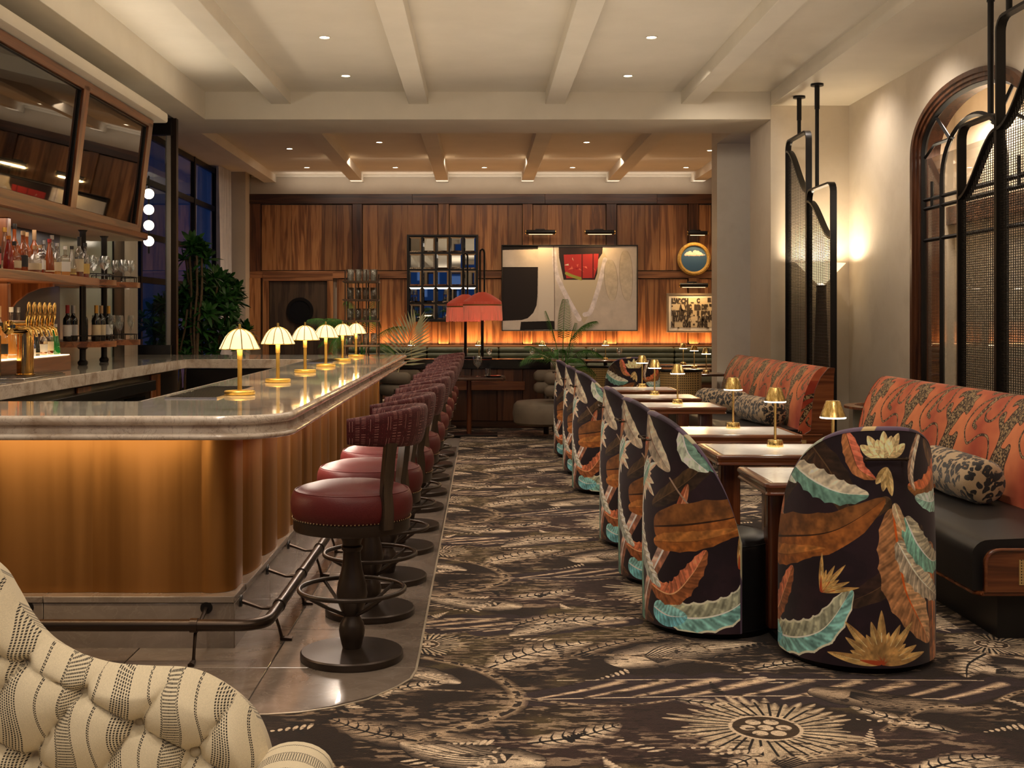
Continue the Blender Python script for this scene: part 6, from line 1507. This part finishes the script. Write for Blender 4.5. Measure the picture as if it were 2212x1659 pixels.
L_('.', 1448, 662, 8, 3); L_('A', 1465, 668, 10, 7); L_('.', 1469, 671, 8, 3); L_('VEC', 1476, 668, 10, 16); L_('n', 1497, 668, 14, 14); L_('DES', 1512, 668, 10, 14); L_('"', 1530, 668, 10, 4)
L_('MA', 1448, 681, 11, 10); L_('TI', 1458, 681, 10, 9); L_('ÈRES', 1467, 681, 11, 27); L_('.', 1495, 682, 8, 3); L_('1', 1500, 681, 9, 5); L_('BRUTES', 1511, 682, 10, 46)
L_('ETABLIR', 1450, 693, 11, 41); L_('_', 1500, 693, 8, 4); L_('RA', 1504, 694, 11, 14); L_('APPORT', 1513, 694, 11, 46)
L_('N', 1447, 706, 11, 7); L_('_', 1461, 707, 8, 4); L_('OU', 1472, 706, 11, 10); L_('VE', 1480, 706, 11, 10); L_('-', 1494, 703, 8, 4); L_('AW', 1503, 706, 11, 13); L_('NE', 1513, 706, 11, 12); L_('_', 1524, 707, 8, 5); L_('S', 1541, 706, 9, 7)
# round cloud picture in gilt frame
t = thing('round_picture', 'round picture of a white cloud in a gilt frame', 'picture', (wx(1496.5), YW - .03, wz(560)))
M_ = Matrix.Rotation(R(90), 4, 'X')
b = nb(); lathe(b, [(.245, -.06), (.245, .0), (.262, .030), (.285, .034), (.300, .022), (.318, .010), (.318, -.06)], 64, M=M_); obj('gilt_frame', b, m_gilt, t)
b = nb()
for i in range(60):
    a = 2 * math.pi * i / 60; c = nb(); bmesh.ops.create_uvsphere(c, u_segments=6, v_segments=4, radius=.008); merge(b, c, Matrix.Translation((.302 * math.cos(a), -.022, .302 * math.sin(a))))
o = obj('beading', b, m_gilt, t); o['kind'] = 'stuff'
b = nb(); L = b.loops.layers.uv.verify(); vs = [b.verts.new((.25 * math.cos(2 * math.pi * i / 48), .0, .25 * math.sin(2 * math.pi * i / 48))) for i in range(48)]; f = b.faces.new(vs)
for l in f.loops: l[L].uv = (.5 + l.vert.co.x / .5, .5 + l.vert.co.z / .5)
obj('picture', b, m_cloud, t, smooth=-1)
# picture lights
for (px_, py_, w_, lab, e) in ((1166, 504, 62, 'black and brass picture light above the left part of the abstract painting', 11), (1292, 504, 62, 'black and brass picture light above the right part of the abstract painting', 11), (1500, 506, 42, 'short picture light above the round cloud picture', 8), (1492, 617, 60, 'picture light above the framed lettering', 9)):
    t = thing('picture_light', lab, 'wall light', (wx(px_), 0, wz(py_)), 0, 'picture lights'); L2 = w_ / S_ / 2
    b = nb(); tube(b, [(-L2, YW - .22, 0), (L2, YW - .22, 0)], .042, 16); obj('tube_shade', b, m_black, t)
    for sg in (-1, 1):
        b = nb(); tube(b, [(sg * (L2 - .002), YW - .22, 0), (sg * (L2 + .014), YW - .22, 0)], .044, 16); obj('brass_end', b, m_brassb, t)
    b = nb(); tube(b, [(0, YW - .20, .03), (0, YW - .05, .045)], .012, 8); box(b, -.09, .09, YW - .05, YW + .03, .01, .075, r=.004); obj('arm', b, m_black, t)
    b = nb(); box(b, -L2 + .05, L2 - .05, YW - .235, YW - .20, -.045, -.040); obj('lamp_strip', b, m_ledw, t)
    lamp('AREA', (wx(px_), YW - .20, wz(py_) - .055), e, (1, .62, .26), (R(-32), 0, 0), shape='RECTANGLE', size=2 * L2 - .1, size_y=.03)
# ================================================================ green channelled banquette along the back wall
t = thing('channel_banquette', 'long sage green banquette with horizontal channels along the back wall', 'banquette', (0, 0, .007))
for a, c in ((-2.5, -1.0), (-1.0, .35), (.35, 2.0), (2.0, 3.65), (3.65, 4.9)):
    for k in range(5):
        b = nb(); z = .46 + .095 * k; box(b, a + .004, c - .004, 22.14, 22.36, z, z + .093, r=.038, seg=3); obj('back_roll', b, m_green, t)
    b = nb(); box(b, a + .004, c - .004, 21.6, 22.2, .30, .46, r=.04, seg=3); obj('seat_cushion', b, m_green, t)
b = nb(); box(b, -2.5, 4.9, 21.66, 22.36, 0, .30); obj('base', b, m_wdark, t)
# far dark tables with lamps and glasses in front of the banquette
def dtable(x, y, w_, d_, label, grp, first=None):
    t = thing('dark_table', label, 'table', (x, y, .006), 0, grp)
    b = nb(); box(b, -w_ / 2, w_ / 2, -d_ / 2, d_ / 2, .715, .745, r=.008); obj('table_top', b, m_wdark2, t)
    b = nb(); lathe(b, [(0, 0), (.22, 0), (.22, .02), (.035, .035), (.035, .715), (0, .715)], 20); obj('pedestal', b, m_black, t); return t
m_wdark2 = plain('dark_table_top', (.07, .028, .014), .22, coat=.4)
gt = 'dark tables before the green banquette'
words = ['first from the left', 'second from the left', 'third from the left', 'fourth from the left']
for i, x in enumerate((-1.22, -.02, 1.10, 2.22)):
    dtable(x, 20.9, .75, .65, 'dark pedestal table before the green banquette, %s' % words[i], gt)
    dup(lp, (x, 20.9, .752), None, 'small brass lamp on the far table, %s' % words[i], 'brass lamps on the far tables')
    lamp('SPOT', (x, 20.9, 1.0), 4, (1, .78, .5), spot_size=R(150), spot_blend=.6, shadow_soft_size=.03)
gc = 'wine glasses on the far tables'
for i, x in enumerate((-.26, .16, .92, 1.30, 2.0, 2.45)):
    cloneglass(ga, (x, 20.75, .752), 'clear wine glass on the tables before the green banquette, %s from the left' % ORD[i], gc).scale = (1, 1, 1)
for i, (x, y) in enumerate(((3.23, 18.75), (3.16, 17.4), (2.80, 15.9))):
    w2 = ['farthest', 'middle', 'nearest'][i]
    dtable(x, y, .95, .6, 'dark table on the far right, %s of three' % w2, 'dark tables on the far right')
    dup(lp, (x + (.0 if i < 2 else .25), y + .02, .752), None, 'small brass lamp on the %s of three dark tables at far right' % w2, 'brass lamps on the far right tables')
    lamp('SPOT', (x + (.0 if i < 2 else .25), y, 1.0), 4, (1, .78, .5), spot_size=R(150), spot_blend=.6, shadow_soft_size=.03)
def cane_chair(x, y, rz, label):
    t = thing('cane_chair', label, 'chair', (x, y, .006), rz, 'cane-backed chairs')
    b = nb(); grid(b, lambda u, v: (.30 * math.cos(R(-80 + 160 * u)), .30 * math.sin(R(-80 + 160 * u)), .42 + .40 * v), 24, 1); obj('cane_back', b, m_canef, t)
    b = nb(); pts = [(.30 * math.cos(R(a)), .30 * math.sin(R(a)), .83) for a in range(-80, 81, 10)]; tube(b, [(pts[0][0], pts[0][1], .42)] + pts + [(pts[-1][0], pts[-1][1], .42)], .018, 8); obj('frame', b, m_black, t)
    b = nb(); lathe(b, [(0, .38), (.27, .38), (.28, .42), (.26, .46), (0, .47)], 28); obj('seat', b, m_blackleather, t)
    for k in range(4):
        a = R(45 + 90 * k); b = nb(); tube(b, [(.2 * math.cos(a), .2 * math.sin(a), .38), (.25 * math.cos(a), .25 * math.sin(a), 0)], .014, 8); obj('leg', b, m_black, t)
cane_chair(1.52, 15.6, R(120), 'cane-backed chair beside the potted palm')
cane_chair(2.50, 14.95, R(-70), 'cane-backed chair with black frame, left of the dark tables')
cane_chair(2.55, 16.9, R(180), 'cane-backed chair behind the far marble table')
# ================================================================ low wall of the booth, fringed lamps
lwl = thing('booth_partition', 'low walnut panelled booth partition with black stone cap', 'partition', (0, 0, .007))
for i in range(6):
    x0 = -1.15 + i * .345; bx(x0 + .002, x0 + .343, 15.92, 16.0, .10, .80, 'wood_panel', m_wdv, lwl)
bx(-1.15, .92, 15.94, 16.24, 0, .10, 'plinth', m_wdark, lwl); bx(-1.15, .92, 16.0, 16.24, .10, .80, 'core', m_wdark, lwl)
bx(-1.17, .95, 15.88, 16.28, .80, .93, 'stone_cap', m_blackstone, lwl, .006)
bx(-1.15, .60, 15.80, 15.90, .52, .64, 'bench_rail', m_mah, lwl)
def fringe_lamp(x, y, sc, label):
    t = thing('fringed_lamp', label, 'lamp', (x, y, .938), 0, 'coral fringed lamps'); t.scale = (sc, sc, sc)
    b = nb(); box(b, -.13, .13, -.08, .08, 0, .03, r=.006); obj('base', b, m_black, t)
    b = nb(); tube(b, [(.0, 0, .03), (.0, 0, .62)], .020, 12); obj('pole', b, m_black, t)
    P = [(-.028, 0, .60), (-.028, 0, 1.40)] + [(-.028 * math.cos(R(a)), 0, 1.40 + .045 * math.sin(R(a))) for a in (45, 90, 135)] + [(.028, 0, 1.40), (.028, 0, .60)]
    b = nb(); tube(b, P, .013, 8); obj('hairpin_bow', b, m_black, t)
    n = 72; s = nb(); V = []
    for i in range(n):
        a = 2 * math.pi * i / n; k = 1 + (.012 if i % 2 else -.012); V.append([s.verts.new((r_ * k * math.cos(a), r_ * k * math.sin(a), z)) for r_, z in ((.045, .88), (.13, .84), (.215, .785), (.252, .755), (.256, .71))])
    for i in range(n):
        for j in range(4): s.faces.new((V[i][j], V[(i + 1) % n][j], V[(i + 1) % n][j + 1], V[i][j + 1]))
    sh = obj('lamp_shade', s, m_coralp, t, smooth=30)
    b = nb(); lathe(b, [(.256, .700), (.261, .704), (.261, .716), (.256, .720)], 48); obj('braid', b, m_goldtrim, sh)
    b = nb(); rs = random.Random(3)
    for i in range(300):
        a = 2 * math.pi * i / 300; l = .195 + rs.uniform(-.008, .008); r0, r1 = .257, .262 + rs.uniform(-.004, .006); w_ = .0028
        c_, s_ = math.cos(a), math.sin(a); tube(b, [(r0 * c_, r0 * s_, .705), (r1 * c_, r1 * s_, .705 - l)], .0026, 4)
    o = obj('fringe', b, m_fringe, sh); o['kind'] = 'stuff'
    lamp('POINT', (x, y, .931 + .72 * sc), 3.5, (1, .45, .25), shadow_soft_size=.08)
    return t
fringe_lamp(.03, 16.0, 1.03, 'coral fringed lamp on a tall black bow stand, the one in front')
fringe_lamp(-.20, 16.2, 1.0, 'coral fringed lamp on a tall black bow stand, partly hidden behind its twin')
# booth table and chairs
t = thing('booth_table', 'brown dining table with chamfered top in the middle of the room', 'table', (-.08, 14.9, .006))
b = nb(); prism(b, [(-.50, -.30), (.36, -.30), (.40, -.22), (.40, .30), (-.50, .30)], .715, .75); bmesh.ops.bevel(b, geom=list(b.edges), offset=.006, segments=1, affect='EDGES'); obj('table_top', b, m_wdark2, t)
b = nb(); cyl(b, -.06, .1, .02, .715, .032, 16); obj('leg', b, m_mahz, t); b = nb(); cyl(b, -.40, .1, .02, .715, .032, 16); obj('leg', b, m_mahz, t)
b = nb(); box(b, -.45, .3, -.1, .3, 0, .02, r=.004); obj('foot_plate', b, m_black, t)
t = thing('dark_plate', 'dark round plate on the brown dining table', 'plate', (.17, 14.75, .757)); b = nb(); lathe(b, [(0, 0), (.08, 0), (.12, .018), (.117, .020), (.08, .006), (0, .006)], 32); obj('plate_body', b, m_blackstone, t)
gd = 'glasses on the brown dining table'
cloneglass(ga, (-.03, 14.85, .757), 'large wine glass on the brown dining table, in front', gd).scale = (1.15, 1.15, 1.25)
cloneglass(ga, (-.28, 15.0, .757), 'large wine glass on the brown dining table, half behind the stools', gd).scale = (1.1, 1.1, 1.2)
b = nb(); lathe(b, [(0, 0), (.034, 0), (.036, .10), (.034, .10), (.031, .008), (0, .006)], 20); solo('tumbler', b, m_smoke, 'small clear tumbler on the brown dining table', 'glass', gd, loc=(.10, 14.9, .757))
def tub_chair(x, y, rz, label):
    t = thing('padded_chair', label, 'armchair', (x, y, .006), rz, 'taupe padded chairs of the booth')
    b = nb(); lathe(b, [(0, .16), (.34, .16), (.38, .19), (.395, .30), (.38, .41), (.34, .45), (.2, .465), (0, .47)], 40); obj('seat', b, m_taupe, t)
    for z0 in (.53, .68):
        s = nb(); V = []; n = 30; zc = z0 + .07
        for i in range(n + 1):
            a = R(-100 + 200 * i / n); e = 1 - max(0, abs(2 * i / n - 1) - .93) * 6; V.append([s.verts.new(((.345 + .055 * e * math.cos(p)) * math.cos(a), (.345 + .055 * e * math.cos(p)) * math.sin(a), zc + .075 * e * math.sin(p))) for p in [2 * math.pi * j / 12 for j in range(12)]])
        for A, B_ in zip(V, V[1:]):
            for k in range(12): s.faces.new((A[k], A[(k + 1) % 12], B_[(k + 1) % 12], B_[k]))
        s.faces.new(V[0][::-1]); s.faces.new(V[-1]); obj('back_roll', s, m_taupe, t, smooth=80)
    for a in (-75, 0, 75):
        c_, s_ = math.cos(R(a)), math.sin(R(a)); b = nb(); cyl(b, .40 * c_, .40 * s_, 0, .62, .035, 14); obj('leg', b, m_wdv2, t)
tub_chair(.80, 14.75, R(8), 'taupe velvet chair with rolled back, right of the brown dining table')
tub_chair(-.86, 14.75, R(172), 'taupe velvet chair with rolled back, between bar end and stools')
tub_chair(.86, 17.6, R(20), 'taupe velvet chair with rolled back, behind the booth partition')
# ================================================================ plants
def frond(L, droop, w_, nl=24, twist=0):
    b = nb(); pts = []
    for i in range(13):
        t = i / 12; pts.append(Vector((L * (t - .18 * droop * t * t), 0, L * (.85 * t - droop * t * t))))
    tube(b, pts, [.006 * (1 - .75 * i / 12) + .001 for i in range(13)], 5)
    for i in range(nl):
        t = .22 + .78 * i / nl; k = t * 12; i0 = min(11, int(k)); p = pts[i0].lerp(pts[i0 + 1], k - i0); d = (pts[i0 + 1] - pts[i0]).normalized()
        l = w_ * math.sin(math.pi * min(1, t * .82 + .12)) ** .6
        for sg in (-1, 1):
            side = Vector((0, sg, 0)); q = p + side * l * .52 + d * l * .28 - Vector((0, 0, l * .10)); tip = p + side * l * .78 + d * l * .50 - Vector((0, 0, l * (.62 + .3 * droop)))
            wv = d.cross(side).normalized() * .004 + d * .0062
            v = [b.verts.new(p - d * .003), b.verts.new(p + d * .006), b.verts.new(q + wv), b.verts.new(q - wv), b.verts.new(tip)]
            b.faces.new((v[0], v[1], v[2], v[3])); b.faces.new((v[3], v[2], v[4]))
    me = bpy.data.meshes.new('frond'); b.to_mesh(me); b.free(); return me
FR = [frond(.95, .62, .20), frond(.80, .92, .19), frond(1.05, .40, .19), frond(.66, .20, .15)]
for m in FR: m.materials.append(m_palm)
def palm(x, y, zpot, spec, label, pot_r=.16, pot_h=.34, stem=.35, pale=None):
    t = thing('potted_palm', label, 'plant', (x, y, .006), 0, 'potted palms')
    b = nb(); lathe(b, [(0, 0), (pot_r * .8, 0), (pot_r, pot_h), (pot_r * .93, pot_h), (pot_r * .9, pot_h - .03), (0, pot_h - .03)], 28); obj('pot', b, m_black, t)
    b = nb(); lathe(b, [(0, pot_h - .028), (pot_r * .9, pot_h - .028)], 20); obj('soil', b, m_soil, t)
    for i, (az, el, k, sc) in enumerate(spec):
        s = nb(); a = R(az); zt = pot_h + stem * (1 + .3 * math.sin(i * 2)); tube(s, [(.03 * math.cos(a), .03 * math.sin(a), pot_h - .05), (.06 * math.cos(a), .06 * math.sin(a), zt)], [.010, .007], 6); so = obj('stem', s, m_palm, t)
        o = obj('frond', FR[k], None, t, loc=(.06 * math.cos(a), .06 * math.sin(a), zt)); o.scale = (sc * .92,) * 3
        o.rotation_euler = (R(0), R(-el), a)
    return t
rp = random.Random(4)
palm(1.08, 15.55, 0, [(az, el, k, sc) for az, el, k, sc in ((0, 14, 1, .80), (25, 28, 0, .66), (160, 24, 0, .70), (190, 12, 1, .82), (75, 44, 3, 1.0), (215, 30, 0, .66), (300, 16, 1, .72), (340, 30, 0, .70), (120, 24, 1, .7), (10, 46, 3, .95), (175, 40, 3, .8), (260, 20, 1, .75), (20, 2, 1, .7))], 'potted palm with long arching green fronds in front of the green banquette', stem=.55)
palm(-1.50, 14.7, 0, [(az, el, k, sc) for az, el, k, sc in ((180, 10, 0, .8), (200, -2, 1, .85), (160, 16, 1, .8), (225, 22, 0, .7), (150, -8, 1, .8), (10, 12, 0, .75), (260, 10, 1, .75), (300, 6, 1, .75), (60, 30, 3, 1.0), (340, 0, 1, .7), (120, 30, 0, .6), (235, -10, 1, .8))], 'potted palm with drooping dark fronds at the far end of the bar', pot_h=.60, stem=.60)
b = FR[0].copy(); b.materials[0] = m_palmdry
t = thing('dried_palm_leaf', 'single pale upright palm leaf beside the far end of the bar', 'plant', (-1.02, 14.6, .006))
q = nb(); lathe(q, [(0, 0), (.09, 0), (.11, .42), (.10, .42), (.08, .02), (0, .02)], 20); obj('vase', q, m_black, t)
def fanleaf():
    b = nb(); O = Vector((0, 0, 0)); pts = [Vector((.10 * (i / 10) ** 1.3, 0, .62 * i / 10)) for i in range(11)]; tube(b, pts, [.006 * (1 - .6 * i / 10) for i in range(11)], 5)
    for i in range(15):
        k = 1.8 + 8.0 * i / 14; i0 = min(9, int(k)); p = pts[i0].lerp(pts[i0 + 1], k - i0); l = .36 * math.sin(math.pi * (.30 + .52 * i / 14)) ** .7
        for sg in (-1, 1):
            a = R(74 - 56 * i / 14) * sg; d = Vector((math.sin(a), 0, math.cos(a))); w_ = Vector((d.z, 0, -d.x)) * .013; v = [b.verts.new(p), b.verts.new(p + d * l * .5 + w_), b.verts.new(p + d * l + Vector((0, .01 * sg, 0))), b.verts.new(p + d * l * .5 - w_)]; b.faces.new(v)
    return b
o = obj('palm_leaf', fanleaf(), m_palmdry, t, smooth=-1, loc=(0, 0, .80)); o.rotation_euler = (0, R(12), 0)
q = nb(); tube(q, [(0, 0, .1), (0, 0, .82)], .006, 6); obj('stalk', q, m_stem, t)
# broad-leaved plant by the window: stems and rosettes of leaves
def rosette(n, L):
    b = nb()
    for i in range(n):
        a = 2.4 * i; el = R(75 - 85 * i / n); d = Vector((math.cos(a) * math.cos(el), math.sin(a) * math.cos(el), math.sin(el))); sd = Vector((-math.sin(a), math.cos(a), 0)); l = L * (.75 + .4 * ((i * 7) % 5) / 5); w_ = l * .12; up = d.cross(sd)
        P = []
        for k in range(5):
            t = k / 4; c = d * l * t - Vector((0, 0, l * .35 * t * t)); ww = w_ * math.sin(math.pi * (.12 + .88 * t)) ** .7 if k < 4 else .001
            P.append((b.verts.new(c - sd * ww - up * ww * .25), b.verts.new(c + up * 0), b.verts.new(c + sd * ww - up * ww * .25)))
        for A, B_ in zip(P, P[1:]): b.faces.new((A[0], A[1], B_[1], B_[0])); b.faces.new((A[1], A[2], B_[2], B_[1]))
    me = bpy.data.meshes.new('leaf_cluster'); b.to_mesh(me); b.free(); me.shade_smooth(); me.materials.append(m_leaf); return me
RS = [rosette(14, .22), rosette(17, .26), rosette(11, .19)]
def bush(x, y, label, W_, z0, z1, n, seed):
    t = thing('leafy_plant', label, 'plant', (x, y, .006), 0, 'large leafy plants by the window'); rr = random.Random(seed)
    b = nb(); lathe(b, [(0, 0), (.24, 0), (.30, .55), (.27, .55), (.25, .50), (0, .50)], 28); obj('pot', b, m_black, t)
    b = nb(); lathe(b, [(0, .505), (.25, .505)], 20); obj('soil', b, m_soil, t)
    for k in range(7):
        a = k * .9; b = nb(); q = [(0.10 * math.cos(a), .10 * math.sin(a), .45)] + [(W_ * .5 * (j / 4) * math.cos(a + .2 * j) + .03 * math.sin(j * 3), .5 * W_ * (j / 4) * math.sin(a), .45 + (z1 - .6) * j / 4) for j in range(1, 5)]; tube(b, smoothpts(q, 4), .014, 6); obj('stem', b, m_stem, t)
    for k in range(n):
        a = rr.uniform(0, 6.28); v = rr.random() ** .8; z = z0 + (z1 - z0) * v; r_ = W_ * (.35 + .65 * math.sin(math.pi * min(1, .2 + .75 * v))) * rr.uniform(.35, 1)
        o = obj('leaf_cluster', RS[k % 3], None, t, loc=(r_ * math.cos(a), r_ * math.sin(a) * .6, z)); o.rotation_euler = (rr.uniform(-.5, .5), rr.uniform(-.3, .9), a); o.scale = (rr.uniform(.8, 1.2),) * 3
bush(-3.95, 15.6, 'large leafy green plant left of the corner post', .62, .95, 1.75, 60, 3)
bush(-3.66, 16.0, 'large leafy green plant right of the corner post', .66, 1.0, 2.05, 95, 8)
bush(-3.72, 15.4, 'tall leafy branch reaching up behind the corner post', .26, 1.5, 2.45, 22, 5)
# wall globe light
t = thing('globe_light', 'vertical stack of glowing glass globes half hidden by the canopy', 'wall light', (-3.62, 12.9, 0))
b = nb(); tube(b, [(0, 0, 2.20), (0, 0, 3.05)], .010, 8); tube(b, [(0, 0, 2.95), (-.33, .1, 2.95)], .010, 8); obj('rod', b, m_black, t)
for i in range(4):
    b = nb(); bmesh.ops.create_uvsphere(b, u_segments=24, v_segments=16, radius=.056); obj('globe', b, m_globe, t, loc=(0, 0, 2.335 + .172 * i))
# glass rack at the bar end
t = thing('glass_rack', 'bronze four-tier glassware rack standing on the far end of the bar', 'rack', (-1.30, 13.0, ZT))
for x in (-.17, -.055, .06, .175):
    for y in (-.13, .13):
        b = nb(); cyl(b, x if y < 0 else x + .0, y, 0, .94 if y < 0 else .90, .008, 10); obj('upright', b, m_rackwood, t)
for k, z in enumerate((.10, .37, .60, .80)):
    b = nb(); box(b, -.19, .19, -.14, .14, z, z + .018, r=.004); box(b, -.20, .20, -.145, -.125, z + .006, z + .022); sh = obj('shelf', b, m_rackwood, t)
b = nb(); lathe(b, [(0, 0), (.030, 0), (.034, .13), (.032, .13), (.028, .006), (0, .005)], 18); tmb = bpy.data.meshes.new('tumbler'); b.to_mesh(tmb); b.free(); tmb.shade_smooth(); tmb.materials.append(m_smoke)
kk = 0
for zi, (z, nmz) in enumerate(((.119, 'bottom'), (.389, 'second'), (.619, 'third'), (.819, 'top'))):
    for i in range(4):
        for j in range(2):
            kk += 1; o = solo('tumbler', tmb.copy() if False else tmb, None, 'clear tumbler, %s tier of the bronze glass rack, %s from left, %s row' % (nmz, ORD[i], ('front', 'rear')[j]), 'glass', 'tumblers on the %s tier of the glass rack' % nmz, loc=(-1.30 - .125 + i * .085, 13.0 - .06 + j * .12, ZT + z))
